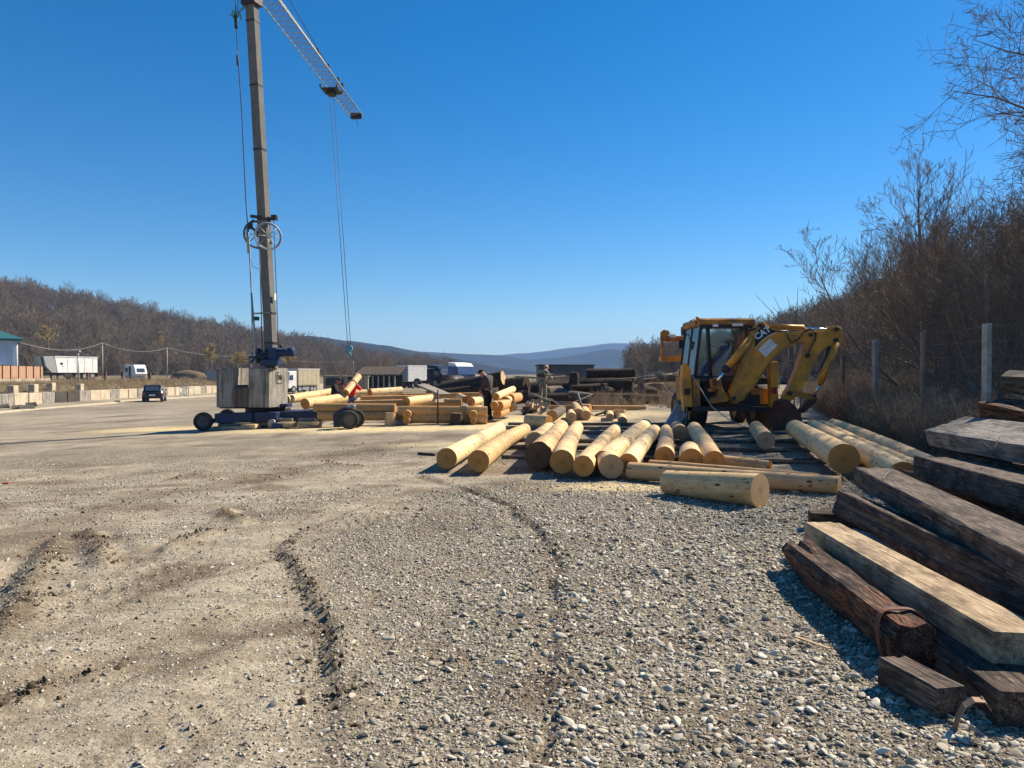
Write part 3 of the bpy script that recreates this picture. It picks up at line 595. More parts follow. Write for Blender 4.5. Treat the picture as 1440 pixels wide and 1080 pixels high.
# ---- left hill wood: the nearest and ridge trees singly, the mass behind them as stuff
HT = [tree_proto('hill_tree', 200+i, rh, .17, (13, 6, 4), m_hilltr, m_hilltw, spread=.75, up=.55, clear=.18, minr=.028) for i, rh in enumerate((9, 11, 10, 12, 8.5))]
rg = np.random.default_rng(2)
nvv, nuu = HP.shape[0], HP.shape[1]
def on_hill(Pg, U, Vv):
    a = U*(Pg.shape[1]-1.001); b = Vv/1.5*(Pg.shape[0]-1.001); i, j = a.astype(int), b.astype(int); fa, fb = (a-i)[:, None], (b-j)[:, None]
    return Pg[j, i]*(1-fa)*(1-fb)+Pg[j, i+1]*fa*(1-fb)+Pg[j+1, i]*(1-fa)*fb+Pg[j+1, i+1]*fa*fb
HTp = []
for i in range(5):                           # one-mesh versions for the instanced mass
    e, a, b = HT[i]; VA = np.array([v.co[:] for v in a.data.vertices]); VB = np.array([v.co[:] for v in b.data.vertices]); FA = [tuple(p.vertices) for p in a.data.polygons]; FB = [tuple(q+len(VA) for q in p.vertices) for p in b.data.polygons]
    HTp.append(mesh_obj('tree', np.concatenate([VA, VB]), np.array(FA+FB), [m_hilltr, m_hilltw], mi=[0]*len(FA)+[1]*len(FB), link=False))
n = 5200; U = rg.uniform(.12, 1, n); Vv = rg.uniform(.03, 1.0, n)**.9; pt = on_hill(HP, U, Vv); ok = pt[:, 0]/pt[:, 1] > -.95; pt = pt[ok]
s = rg.uniform(.6, 1.15, len(pt)); scatter('hillside_woodland', pt, np.stack([rg.normal(0, .05, len(pt)), rg.normal(0, .05, len(pt)), rg.uniform(0, 6.3, len(pt))], 1), np.stack([s*1.1, s*1.1, s], 1), rg.integers(0, 5, len(pt)), HTp)
k = 0
for q in range(1400):
    u_, v_ = rg.uniform(.15, .97), (rg.uniform(.96, 1.02) if q % 3 else rg.uniform(.02, .12)); p = on_hill(HP, np.array([u_]), np.array([v_]))[0]
    if not -.74 < p[0]/p[1] < -.14: continue
    plant(HT[int(rg.integers(0, 5))], p, rg.uniform(0, 6.3), rg.uniform(.7, 1.25), 'bare brown tree in the wood on the left hill', 'tree', 'bare trees on the left hill'); k += 1
    if k >= 190: break
n = 2600; U = rg.uniform(0, 1, n); Vv = rg.uniform(.05, 1.02, n); pt = on_hill(HR, U, Vv); s = rg.uniform(.45, .9, n)
HTp2 = []
for i in range(5): o_ = HTp[i].copy(); HTp2.append(o_)
scatter('right_hill_woodland', pt, np.stack([rg.normal(0, .05, n), rg.normal(0, .05, n), rg.uniform(0, 6.3, n)], 1), np.stack([s*1.1, s*1.1, s], 1), rg.integers(0, 5, n), HTp2)
# yellow willows and bushes at the foot of the left hill
WP = [tree_proto('willow_tree', 240+i, 7, .2, (16, 8, 5), m_hilltr, m_willow, spread=.8, up=.5, clear=.15, minr=.06) for i in range(2)]
for (u, v, Y, s, lab) in ((297, 519, 150, (.62, .62, .62), 'rounded golden-yellow willow left of the concrete counterweights'), (330, 519, 155, (.9, .9, .42), 'low spreading yellowish willow close behind the concrete counterweights'), (68, 492, 230, (1.1, 1.1, .95), 'yellowish tree on the slope above the white tipper trailer'), (222, 495, 240, (.6, .6, .8), 'small yellowish tree on the slope above the caravan'), (404, 520, 170, (.6, .6, .6), 'dull yellow bush behind the cream curtain trailer')):
    p = P(u, v, Y); plant(WP[int(u) % 2], p, u, s, lab, 'tree', None)
# ---- the wood on the right, tree by tree
RT = [tree_proto('bare_tree', 300+i, hh, rr, tuple(max(3, int(q*.8)) for q in sp), m_trunk, m_twig, spread=sd_, up=up_, clear=cl, minr=.007, stems=st) for i, (hh, rr, sp, sd_, up_, cl, st) in enumerate((
    (8.5, .14, (18, 9, 6, 3), .85, .5, .1, 1), (7, .12, (20, 8, 6, 3), 1.05, .25, .08, 1), (9, .13, (20, 8, 5, 3), .6, .8, .15, 1), (7.5, .09, (12, 7, 5, 2), .8, .5, .1, 3), (6, .07, (11, 7, 5, 2), .9, .3, .05, 3)))]
BIG = tree_proto('bare_tree', 330, 13, .22, (24, 10, 7, 4), m_trunk, m_twig, spread=1.05, up=.35, clear=.1, minr=.007)
def rtree(pro, u, Y, s, lab, rz=0, grp=None):
    x = (u-CX)/F*Y; return plant(pro, (x, Y, gz(x, Y)-.1), rz, s, lab, 'tree', grp)
rtree(RT[2], 1291, 30, (.95, .95, 1.0), 'tall slender bare tree whose pale top stands highest behind the first fence posts', 1.)
rtree(RT[1], 1322, 26, (.95, .95, .85), 'wide low-branched bare tree leaning out from the wood beside the yellow machine', 2.2)
rtree(BIG, 1655, 17.5, .9, 'big bare tree at the right edge with spreading branches over the beam pile', .4)
rtree(BIG, 1700, 22, 1.0, 'tall bare tree partly out of frame at the far right', 2.9)
rg = np.random.default_rng(8); k = 0
for q in range(1200):
    y = 15+80*rg.uniform(0, 1)**1.5; x = fence_x(y) + 1.5 + rg.uniform(0, 1)**1.1*(8+y*.6); u = CX+F*x/y
    lo = 1262 if y < 34 else (1235 if y < 50 else 1195)
    if not lo < u < 1540 or (y < 20 and u < 1330): continue
    top = np.interp(u, [1165, 1200, 1250, 1290, 1340, 1440, 1540], [470, 410, 340, 305, 315, 280, 235]); zt = CAMH+(HZ-top)/F*y; hh = (zt-gz(x, y))*rg.uniform(.62, 1.0); i = int(rg.choice([0, 2, 2, 2, 3, 4, 1]))
    if y < 36: hh = min(hh, (x-fence_x(y)+3)/.707/1.15+.3)
    s = hh/(8.5, 7, 9, 7.5, 6)[i]
    if s < .22: continue
    s = min(s, 1.5)
    plant(RT[i], (x, y, gz(x, y)-.1), rg.uniform(0, 6.3), (min(s, 1)*rg.uniform(.85, 1.1), min(s, 1)*rg.uniform(.85, 1.1), s), 'bare brown tree in the dense wood behind the wire fence', 'tree', 'bare trees behind the wire fence'); k += 1
    if k >= 120: break
# lone bare tree in the distance, left of the loader
plant(RT[3], P(907, 531, 120), 1, .62, 'lone bare multi-stemmed tree in front of the blue hills left of the yellow machine', 'tree', None)
for (u, v, Y, s) in ((935, 530, 130, .3), (950, 532, 120, .3), (975, 532, 130, .4), (921, 531, 135, .3), (1000, 530, 120, .4), (1030, 530, 110, .5), (1060, 530, 100, .45), (1095, 528, 95, .5), (1120, 525, 90, .45), (1150, 520, 85, .5)):
    p = P(u, v, Y); p.z = gz(p.x, p.y)-.2; plant(RT[(u) % 5], p, u, s, 'small bare tree in the scrub far behind the yellow machine', 'tree', 'scrub trees behind the loader')
# row of bare trees far behind the trailers
for i in range(30):
    u = 405+i*5.0+rg.uniform(-3, 3); p = P(u, 527, rg.uniform(190, 260)); p.z = -1.6
    plant(HT[i % 5], p, i, rg.uniform(.35, .65), 'bare tree in the belt of trees behind the parked trailers', 'tree', 'bare trees behind the trailers')
# saplings that show above the loader's boom
def sapling(label, base, tips, r=.012):
    e = empty('sapling', base, label, 'sapling'); 
    for t_ in tips: 
        mb = MB(); b = Vector(base); mb.tube([b, b.lerp(Vector(t_), .5)+Vector((.05, 0, .06)), Vector(t_)], [r*1.3, r, r*.45], 5); mb.build('stem', m_trunk, e)
for lab, bu, bv, Y, tips in (('leafless sapling rising behind the bend of the yellow boom with three thin stems', 1108, 560, 24, ((1063, 415), (1088, 416), (1087, 431), (1076, 440))), ('leafless sapling with a forked top behind the middle of the boom', 1117, 560, 23, ((1122, 403), (1107, 417), (1118, 430))), ('leafless sapling leaning right behind the boom cylinder', 1126, 560, 25, ((1157, 402), (1147, 436)))):
    b = P(bu, bv, Y); b.z = gz(b.x, b.y)-.1; mid = P(bu, 470, Y); e = empty('sapling', b, lab, 'sapling')
    mb = MB(); mb.tube([b, mid], [.022, .016], 6); mb.build('trunk', m_trunk, e)
    for (tu, tv) in tips:
        t_ = P(tu, tv, Y); mb = MB(); mb.tube([mid, mid.lerp(t_, .5)+Vector((.04, 0, .05)), t_], [.013, .010, .006], 5); mb.build('branch', m_trunk, e)
# ---- dry weeds, scrub and dead grass (nobody could count it)
def weed_proto(seed, kind):
    rd = random.Random(seed); tb = TB()
    if kind == 'weed':
        for _ in range(9):
            d = Vector((rd.gauss(0, .22), rd.gauss(0, .22), 1)).normalized(); h = rd.uniform(.5, 1.25); b = Vector((rd.gauss(0, .12), rd.gauss(0, .12), -.05)); m_ = b+d*h*.5; e = m_+(d+Vector((rd.gauss(0, .15), rd.gauss(0, .15), 0))).normalized()*h*.5
            tb.seg([b, m_, e], [.005, .004, .002])
            for _k in range(7):
                f = rd.uniform(.3, 1); p = b.lerp(e, f); q = p+Vector((rd.gauss(0, .1), rd.gauss(0, .1), rd.uniform(.03, .16))); tb.seg([p, q], [.003, .002])
                if rd.random() < .7: tb.seg([q, q+Vector((rd.gauss(0, .015), rd.gauss(0, .015), .03))], [.009, .004])
    elif kind == 'shrub':
        for _ in range(8):
            d = Vector((rd.gauss(0, .5), rd.gauss(0, .5), 1)).normalized(); h = rd.uniform(.8, 2.); b = Vector((rd.gauss(0, .15), rd.gauss(0, .15), -.05)); m_ = b+d*h*.5; e = m_+(d+Vector((rd.gauss(0, .3), rd.gauss(0, .3), .1))).normalized()*h*.5
            tb.seg([b, m_, e], [.011, .008, .004], 4)
            for _k in range(12):
                f = rd.uniform(.2, 1); p = b.lerp(e, f); dd = Vector((rd.gauss(0, .6), rd.gauss(0, .6), .6)).normalized(); q = p+dd*rd.uniform(.2, .5); tb.seg([p, q], [.005, .003])
                for _j in range(3): p2 = p.lerp(q, rd.uniform(.3, 1)); tb.seg([p2, p2+Vector((rd.gauss(0, .1), rd.gauss(0, .1), rd.uniform(.02, .15)))], [.003, .002])
    else:
        for _ in range(34):
            a = rd.uniform(0, 6.28); r = rd.uniform(0, .2); b = Vector((math.cos(a)*r, math.sin(a)*r, -.03)); h = rd.uniform(.15, .5); o = Vector((math.cos(a)*rd.uniform(.05, .3), math.sin(a)*rd.uniform(.05, .3), 0)); tb.seg([b, b+Vector((0, 0, h*.6))+o*.3, b+Vector((0, 0, h))+o], [.006, .005, .002])
    return mesh_obj(kind, tb.v, np.array(tb.f), m_drygrass if kind == 'tuft' else m_weed, link=False)
def scat_region(name, n, f, kinds, smin, smax, seed, label=None):
    rg = np.random.default_rng(seed); pts = f(rg, n); z = H0(pts[:, 0], pts[:, 1]); m = len(pts); s = rg.uniform(smin, smax, m)
    scatter(name, np.stack([pts[:, 0], pts[:, 1], z], 1), np.stack([rg.normal(0, .12, m), rg.normal(0, .12, m), rg.uniform(0, 6.3, m)], 1), s[:, None]*rg.uniform(.85, 1.2, (m, 3)), rg.integers(0, len(kinds), m), [weed_proto(seed*10+i, kd) for i, kd in enumerate(kinds)])
def rightstrip(d0, d1, y0, y1, pw=1.):
    def f(rg, n): y = y0+(y1-y0)*rg.uniform(0, 1, n)**1.4; x = fence_x(y)+d0+(d1-d0)*rg.uniform(0, 1, n)**pw; return np.stack([x, y], 1)
    return f
scat_region('dry_weeds', 6500, rightstrip(-.9, 3.2, 6, 42), ['weed']*4, .4, .85, 3)
scat_region('bramble_scrub', 260, rightstrip(.8, 22, 8, 60, 1.3), ['shrub']*4, .6, 1.3, 4)
scat_region('dead_grass', 15000, rightstrip(-.5, 26, 9, 90, 1.), ['tuft']*3, .8, 1.6, 5)
def backstrip(rg, n):
    y = rg.uniform(38, 80, n); x = rg.uniform(-4, 16, n)*y/50; return np.stack([x, y], 1)
scat_region('weeds_by_the_old_logs', 1500, backstrip, ['weed', 'tuft', 'shrub'], .35, .75, 6)
def logweeds(rg, n): y = rg.uniform(31.3, 36, n); x = rg.uniform(3.5, 9, n); return np.stack([x, y], 1)
scat_region('weeds_in_front_of_the_old_logs', 170, logweeds, ['weed', 'weed', 'tuft'], .4, .75, 7)
def bankf(rg, n): y = rg.uniform(50, 150, n); x = -39.2-rg.uniform(0, 1, n)**1.2*10; return np.stack([x, y], 1)
scat_region('bank_grass', 6000, bankf, ['tuft', 'tuft', 'weed'], .35, .7, 8)
# ================================================================= logs and timbers
m_burnt = wood_end('blackened_butt', (.24, .135, .07), (.09, .05, .03), (.012, .008, .006))
_seed = [100]
def sweep(name, p0, p1, perim, ends, mats, disp, nseg, label, cat, group=None, roll=0., bend=0., parent=None, capd=.0, capn=3):
    """a bar from p0 to p1; perim(t) gives the cross-section (n x 2: y, z) at t 0..1; disp(x, y, z) pushes it outwards"""
    _seed[0] += 1; p0, p1 = Vector(p0), Vector(p1); L = (p1-p0).length; T = np.linspace(0, 1, nseg+1); rings = []
    for t in T:
        q = perim(t); n = len(q); x = np.full(n, t*L); c = q.mean(0); rad = q-c; ln = np.linalg.norm(rad, axis=1); d = disp(x, q[:, 0], q[:, 1], _seed[0])
        q2 = q + rad/ln[:, None]*d[:, None]; q2 = q2 + np.array([bend*math.sin(math.pi*t), bend*.4*math.sin(2.3*t+1)]); rings.append(np.concatenate([x[:, None], q2], 1))
    n = len(rings[0]); V = [r for r in rings]; faces = []; mi = []; sm = []
    for i in range(nseg):
        for j in range(n): faces.append((i*n+j, i*n+(j+1) % n, (i+1)*n+(j+1) % n, (i+1)*n+j)); mi.append(0); sm.append(True)
    cnt = (nseg+1)*n
    for end, ri in ((0, 0), (1, nseg)):
        base = ri*n; prev = list(range(base, base+n)); R0 = rings[ri]; c = R0.mean(0); sgn = -1 if end == 0 else 1
        for k in range(1, capn+1):
            if k < capn:
                f = k/capn; Q = c + (R0-c)*(1-f); ds = capd*fbm(Q[:, 1]*14, Q[:, 2]*14, np.full(n, end*7.), seed=_seed[0], o=3); Q = Q.copy(); Q[:, 0] += sgn*(.002+ds*2); V.append(Q); cur = list(range(cnt, cnt+n)); cnt += n
                for j in range(n):
                    q_ = (prev[j], prev[(j+1) % n], cur[(j+1) % n], cur[j]); faces.append(q_[::-1] if end == 0 else q_); mi.append(ends[end]); sm.append(capd > 0)
                prev = cur
            else:
                V.append(c[None, :]+np.array([[sgn*.002, 0, 0]])); 
                for j in range(n): q_ = (prev[j], prev[(j+1) % n], cnt); faces.append(q_[::-1] if end == 0 else q_); mi.append(ends[end]); sm.append(capd > 0)
                cnt += 1
    A = np.concatenate(V); faces = [f[::-1] for f in faces]
    o = mesh_obj(name, A, faces, mats, mi=mi, smooth=sm, loc=(0, 0, 0)); o.data.set_sharp_from_angle(angle=R(32)); M_ = frame_from(p1-p0, roll).to_4x4(); M_.translation = p0
    if parent is not None:
        o.parent = parent; M_.translation = p0 - WO[parent.name]
    o.matrix_basis = M_; WO[o.name] = p0
    return tag(o, label, cat, group)
def circ(r0, r1, n=26, flat=None):
    A = np.linspace(0, 2*math.pi, n, endpoint=False)
    def f(t):
        r = r0+(r1-r0)*t; k = (1+.05*math.cos(3*t*2)) if False else 1; y, z = np.cos(A)*r*k, np.sin(A)*r
        if flat: z = np.clip(z, -flat*r, flat*r)
        return np.stack([y, z], 1)
    return f
def logdisp(am=.012, kn=1.):
    def f(x, y, z, s): return am*2*fbm(x*1.1, y*6, z*6, seed=s, o=3) + am*.5*2*fbm(x*4, y*9, z*9, seed=s+5, o=2)
    return f
def log(label, a, b, ra, rb, side=None, end=None, end2=None, group='peeled logs lying on the skids', name='peeled_log', cat='log', am=.008, bend=None, capd=0., flat=None, n=26, mats=None):
    rd = random.Random(label); side = side or m_log; end = end or m_end; L = (Vector(b)-Vector(a)).length
    return sweep(name, a, b, circ(ra, rb, n, flat), (1, 2), [side, end, end2 or end], logdisp(am), max(3, int(L/.3)), label, cat, group, roll=rd.uniform(0, 6) if not flat else 0, bend=rd.uniform(-.006, .006)*L if bend is None else bend, capd=capd)
def E_(u, v, r, lift=0.):                   # centre of a log end of radius r whose lowest point is `lift` above the ground
    Y = 14.
    for _ in range(80):
        p = P(u, v, Y); z = gz(p.x, p.y)+r+lift; Y = .5*Y+.5*(CAMH-z)/((CAMH-p.z)/Y)
    p = P(u, v, Y); p.z = gz(p.x, p.y)+r+lift; return p
LG = 'peeled logs lying side by side on the skids'
def glog(label, n0, r0, n1, r1, lift=.10, **k):
    a, b = E_(*n0, r0, lift), E_(*n1, r1, lift); return log(label, a, b, r0, r1, **k)
glog('first peeled log from the left of the front row, its round end towards the camera', (628, 645), .17, (703, 602), .15, lift=.06)
glog('second log from the left of the front row, smooth pale log parallel to the first', (672, 649), .172, (738, 604), .15, lift=.05)
glog('short peeled log behind the blackened-end log, its dark end half hidden', (752, 621), .185, (772, 604), .17, end=m_endp)
glog('thick knotty log with a blackened, cracked and barky butt end', (758, 641), .225, (789, 601), .19, side=m_logk, end=m_burnt, end2=m_end, am=.02, capd=.02, lift=.03)
glog('pale speckled log directly right of the log with the blackened butt', (791, 650), .185, (811, 602), .17, lift=.06)
glog('slimmer log with an orange end between the speckled log and the thick pair', (820, 656), .16, (866, 604), .155, lift=.05)
glog('thick peeled log whose front end hides behind the round grey-brown stub', (848, 648), .165, (907, 600), .19, lift=.07)
glog('short stub in front of the row, its wide grey-brown ringed face to the camera', (859.5, 656), .185, (853, 648.5), .185, end=m_endp, lift=.02)
glog('slim log with an orange end just right of the ringed grey-brown stub', (882, 652), .155, (920, 606), .15, lift=.07)
glog('knot-speckled short log pointing at the camera left of the humped stub', (935, 642), .165, (937, 605), .14, side=m_logk, lift=.07)
glog('small round log end facing the camera below the cab of the yellow machine', (956, 609), .18, (952, 603), .18, end=m_endp, lift=.03, side=m_log2)
glog('humped short peeled stub half hidden behind the long thin poles', (972, 648), .19, (970, 635), .18, lift=.03)
glog('long slim log running back left towards the yellow machine', (1004, 648), .16, (976, 603), .165, lift=.08)
glog('thin crosswise log with a split splintered right end behind the marked pole', (1002, 649), .13, (1082, 657), .10, side=m_log2, capd=.03, lift=.0)
glog('thin straight peeled pole lying crosswise behind the marked pole', (915, 655), .10, (1150, 675), .09, side=m_log2, lift=.03)
pol = glog('long slim crosswise log with carved marks near its right end', (886, 662), .13, (1181, 683), .12, side=m_log2, end=m_endp, lift=.0, bend=0.)
glog('thick short log lying crosswise nearest the camera with reddish bark scars', (938, 678), .155, (1069, 690), .20, side=m_logk, end=m_endp, lift=.0, am=.01, bend=.0)
glog('lone short log on the rails in front of the yellow machine', (1077, 619), .17, (1063, 602), .16, end=m_endp, lift=.08)
glog('thickest peeled log at the right with a large smooth sawn face', (1187, 645), .215, (1118, 603), .19, lift=.10, am=.006)
glog('peeled log just right of the thickest one, its near end hidden by the dark beams', (1270, 668), .17, (1144, 601), .16, lift=.08)
glog('peeled log third from the left of the right-hand group, knotty at its far end', (1296, 668), .15, (1158, 600), .15, lift=.08)
glog('outermost peeled log of the right-hand group next to the dry weeds', (1308, 658), .155, (1172, 598), .15, lift=.08)
# carved marks on the pole
pa, pb = E_(886, 662, .13), E_(1181, 683, .12)
mk = MB()
for (u, v, pts) in ((1104, 0, ((0, 0), (0, -.10), (.05, -.10))), (1118, 0, ((0, 0), (0, -.10), (.05, -.10), (.045, -.04)))):
    f = (u-886)/(1181-886); c = pa.lerp(pb, f); ax = (pb-pa).normalized(); up = Vector((0, -.42, .9)).normalized(); c = c + Vector((0, -.128*.72, .128*.69)) ; q = [c + ax*x + Vector((0, -.55, .83))*0 + Vector((0, -.35*(-y), y*.9))*1.0 for x, y in pts]
    for i in range(len(q)-1): mk.tube([q[i], q[i+1]], .005, 4)
mk2 = mk.build('carved_mark', plain('pencil_mark', (.1, .05, .02), .9), None); mk2.parent = pol; mk2.matrix_parent_inverse = pol.matrix_basis.inverted()
# middle distance
MG = 'short peeled logs and blocks beside the log frame'
glog('short tan log lying crosswise behind the front row, its dark round end to the left', (742, 591), .19, (772, 593), .18, side=m_log2, group=MG, lift=.05)
glog('brown short log slanting back behind the short tan log', (776, 585), .19, (790, 576), .17, side=m_barkg, group=MG, lift=.0)
glog('pale log end furthest left in the cluster of three round ends', (804, 587), .165, (803, 581), .15, end=m_endp, group=MG, lift=0)
glog('knotty log running back between two short log ends in the middle of the yard', (813, 582), .19, (808, 570), .16, side=m_logk, end=m_endp, group=MG, lift=0)
glog('round pale log end right of the knotty log in the middle of the yard', (824, 584), .17, (822, 577), .16, end=m_endp, group=MG, lift=0)
glog('brownish block of trunk behind the cluster of round ends', (820, 575), .2, (830, 575), .2, side=m_log2, group=MG, lift=0)
glog('small round log end left of the upright chopping block', (858, 587), .13, (857, 582), .13, end=m_endp, group=MG, lift=0)
glog('small round log end in front of the upright chopping block', (875.5, 592.5), .14, (874, 587), .14, end=m_endp, group=MG, lift=0)
def stump(label, u, v, r, h, side, top=None, group=None):
    p = G(u, v); p.z -= .02; return log(label, p, p+Vector((.01, .01, h)), r*1.06, r, side=side, end=top or m_endp, group=group, name='stump', cat='stump', n=22, am=.015, bend=0)
stump('upright light block of trunk between the small round log ends', 871, 588, .2, .33, m_log2)
stump('pale upright stump standing at the left in front of the log frame', 549, 599, .17, .44, m_log2)
stump('dark brown upright stump in front of the middle of the log frame', 642, 598, .18, .40, m_bark)
stump('dark chopping block left of the split firewood heap', 741, 583, .17, .33, m_bark)
stump('smaller dark chopping block right beside the first', 754, 580, .13, .30, m_bark)
# skids: long thin poles that run across under the logs
for i, (ua, va, ub, vb, r, mt, lb) in enumerate(((715, 596, 935, 596, .05, m_greyw, 'dark weathered skid pole farthest back under the log ends'), (690, 601, 1105, 603, .05, m_greyw, 'grey skid pole second from the back under the logs'), (810, 608, 1120, 609, .045, m_greyw, 'grey skid pole third from the back, passing the lone short log'),
     (690, 618, 1150, 620, .05, m_greyw, 'long silvery skid pole under the middle of the logs'), (660, 628, 1160, 633, .05, m_greyw, 'thin silvery skid pole just in front of the lone short log'), (820, 645, 1165, 649, .05, m_greyw, 'front skid pole reaching the thickest log at the right'),
     (589, 638, 612, 640, .035, m_tie2, 'short stick end poking out left of the first peeled log'), (706, 643, 742, 644, .045, m_greyw, 'pale short skid end between the second log and the blackened butt'))):
    a, b = E_(ua, va, r, -.01), E_(ub, vb, r, -.01)
    if ua == 820: a, b = E_(905, 645, r, 0), b
    log(lb, a, b, r, r*.85, side=mt, end=m_greyw, group='skid poles under the logs', name='skid_pole', cat='pole', n=12, am=.004)
# dark timbers laid behind the middle logs
def rectp(w, h, c=.015, n=6, tp=1.0):
    def f(t):
        W, Hh = w/2*(1+(tp-1)*t), h/2*(1+(tp-1)*t); s_ = np.linspace(-1, 1, n+1); pts = []
        for k, (ax, ay, bx, by) in enumerate(((-1, -1, 1, -1), (1, -1, 1, 1), (1, 1, -1, 1), (-1, 1, -1, -1))):
            a = np.array([ax*W, ay*Hh]); b = np.array([bx*W, by*Hh]); d = (b-a)/np.linalg.norm(b-a); a2, b2 = a+d*c, b-d*c; pts += [a2*(1-q)+b2*q for q in (s_+1)/2]
        return np.array(pts)
    return f
def beamdisp(am=.012, rot=0.):
    def f(x, y, z, s):
        d = am*2*fbm(x*1.2, y*4, z*4, seed=s, o=3) + am*1.4*fbm(x*1.6, y*38, z*38, seed=s+3, o=2)
        d = d - am*2.6*sst(.72, .8, vn(x*.9, y*24, z*24, seed=s+9))
        if rot: d = d + rot*2*fbm(x*3.3, y*9, z*9, seed=s+12, o=4) - rot*1.4*sst(.55, .75, vn(x*1.3, y*6, z*6, seed=s+15))
        return d
    return f
BG = 'old squared timbers piled at the right'
def beam(label, far, near, w, h, roll=0., mt=None, am=.007, rot=0., c=.009, n=7, group=BG, cat='beam', name='old_timber', seg=.055, endm=None, tp=1., capd=.012):
    L = (Vector(near)-Vector(far)).length
    return sweep(name, far, near, rectp(w, h, c, n, tp), (1, 1), [mt or m_tie, endm or mt or m_tie], beamdisp(am, rot), max(4, min(int(L/seg), 90)), label, cat, group, roll=roll, capd=capd, capn=4)
def C_(u, v, Y): return P(u, v, Y)
# the pile, nearest first (centre lines; Y is the distance from the camera)
bA = beam('rotten reddish-brown timber lying lowest in the pile with a strap round its near end', (2.33, 6.0, .12), (2.16, 3.95, .14), .25, .24, .12, m_rot, .012, .022, c=.04, n=9, seg=.028)
bB = beam('long tan-topped squared timber with a bright flat upper face', (2.70, 6.42, .20), (2.52, 3.62, .22), .30, .21, 0., m_tan, .004, .0, n=8, seg=.04)
bBs = beam('dark squared timber under the tan-topped one at the bottom right corner', (2.62, 4.9, .06), (2.46, 3.28, .07), .55, .20, 0, m_tie, .008, .006)
beam('short squared timber offcut lying in the gravel at the lower right corner', (1.955, 3.78, .072), (2.03, 3.40, .072), .17, .155, 0., m_tie2, .005, .002, seg=.03, name='timber_offcut', group=None)
beam('dark brown cracked timber with a thin tan upper edge just above the tan-topped one', (3.34, 7.35, .29), (2.98, 3.6, .28), .25, .24, -.25, m_tie, .007, .006, n=9, seg=.045)
beam('large dark timber with a broad upper face and wire round its far end', (3.92, 8.0, .48), (2.98, 3.5, .46), .40, .19, -.03, m_tie2, .006, .003, n=9, seg=.05)
beam('dark rough timber low in the pile beyond the large one', (5.0, 9.0, .28), (4.25, 5.0, .30), .50, .26, -.06, m_tie, .008, .010)
beam('brown timber resting on the low rough one with a lighter upper edge', (4.60, 8.0, .57), (4.15, 4.6, .58), .48, .26, -.04, m_tie2, .006, .005)
beam('broad silver-grey timber with a dark groove near its end, higher in the pile', (5.28, 8.95, .90), (4.95, 5.8, .92), .52, .20, .34, m_greyt, .005, .002, n=9)
beam('black rough log beam jutting up above the silver-grey timber', (5.68, 8.8, 1.17), (6.15, 7.0, .92), .34, .24, .2, m_rot, .012, .035)
beam('short grey-tan timber end pointing left at the top of the pile', (6.0, 9.0, 1.50), (7.0, 8.0, 1.42), .42, .22, .2, m_tie2, .008, .008)
beam('thin dark timber deep in the pile beneath the silver-grey one', (5.35, 8.4, .45), (5.1, 5.2, .45), .55, .5, 0, m_tie, .01, .01)
beam('dark timber at the back foot of the pile', (6.3, 8.7, .45), (6.2, 5.6, .45), .9, .8, 0, m_tie, .01, .01)
beam('dark support timber lying crosswise under the large timbers', (3.05, 7.55, .09), (5.6, 7.0, .12), .2, .2, 0, m_tie, .008, .005)
beam('dark support timber crossing under the near part of the pile', (2.75, 4.75, .10), (5.0, 4.6, .12), .2, .18, 0, m_tie, .008, .005)
beam('flat grey plank end lying in the gravel left of the pile', (3.42, 8.15, .07), (3.95, 7.6, .10), .30, .07, .05, m_tie2, .004, .003, name='plank', cat='plank', group=None)
beam('small wedge of bluish timber between the tan-topped and the dark timber', (3.02, 6.6, .12), (3.2, 5.8, .13), .14, .16, .2, m_greyt, .004, .003, name='timber_wedge', group=None)
beam('dark rotten plank lying crosswise under the first long timbers', (2.35, 5.75, .03), (3.6, 5.5, .05), .16, .05, 0, m_tie, .004, .003, name='plank', cat='plank', group=None)
# strap, curved metal strip, small slat, wires
mb = MB(); c0 = Vector((2.175, 4.1, .135)); 
loop = [c0+Vector((math.copysign(abs(math.cos(a))**.6, math.cos(a))*.145, .06*math.sin(a*1)+.02*math.cos(a), math.copysign(abs(math.sin(a))**.6, math.sin(a))*.138)) for a in np.linspace(-.4, math.pi+.5, 18)]
for i in range(len(loop)-1):
    d = (loop[i+1]-loop[i]).normalized(); nrm = (loop[i]-c0).normalized(); mb.box((loop[i]+loop[i+1])/2, ((loop[i+1]-loop[i]).length*1.05, .045, .006), Matrix((d, Vector((0, 1, 0)), d.cross(Vector((0, 1, 0))))).transposed(), ch=.001)
tag(mb.build('metal_strap', m_rust), 'rusty flat strap looped over the near end of the rotten timber', 'strap')
mb = MB(); pts = [P(u, v, Y_) for u, v, Y_ in ((1343, 1026, 3.28), (1347, 1008, 3.27), (1356, 992, 3.26), (1369, 984, 3.25), (1384, 985, 3.24), (1390, 994, 3.26))]
for i in range(len(pts)-1):
    d = (pts[i+1]-pts[i]); L_ = d.length; d.normalize(); y_ = Vector((.25, 1, .1)).normalized(); z_ = d.cross(y_).normalized(); y_ = z_.cross(d); mb.box((pts[i]+pts[i+1])/2, (L_*1.1, .045, .005), Matrix((d, y_, z_)).transposed(), ch=.001)
tag(mb.build('bent_metal_strip', plain('rusty_strip', (.30, .2, .12), .6, .3, dirt=(.1, .05, .03))), 'bent rusty metal strip curling in front of the timber offcut', 'metal strip')
a, b = G(1118, 902), G(1166, 922); tag(MB().box((a+b)/2+Vector((0, 0, .035)), ((b-a).length, .022, .008), frame_from(b-a+Vector((0, 0, .01))), ch=.002).build('wooden_lath', m_plank), 'thin pale wooden slat lying on the gravel', 'slat')
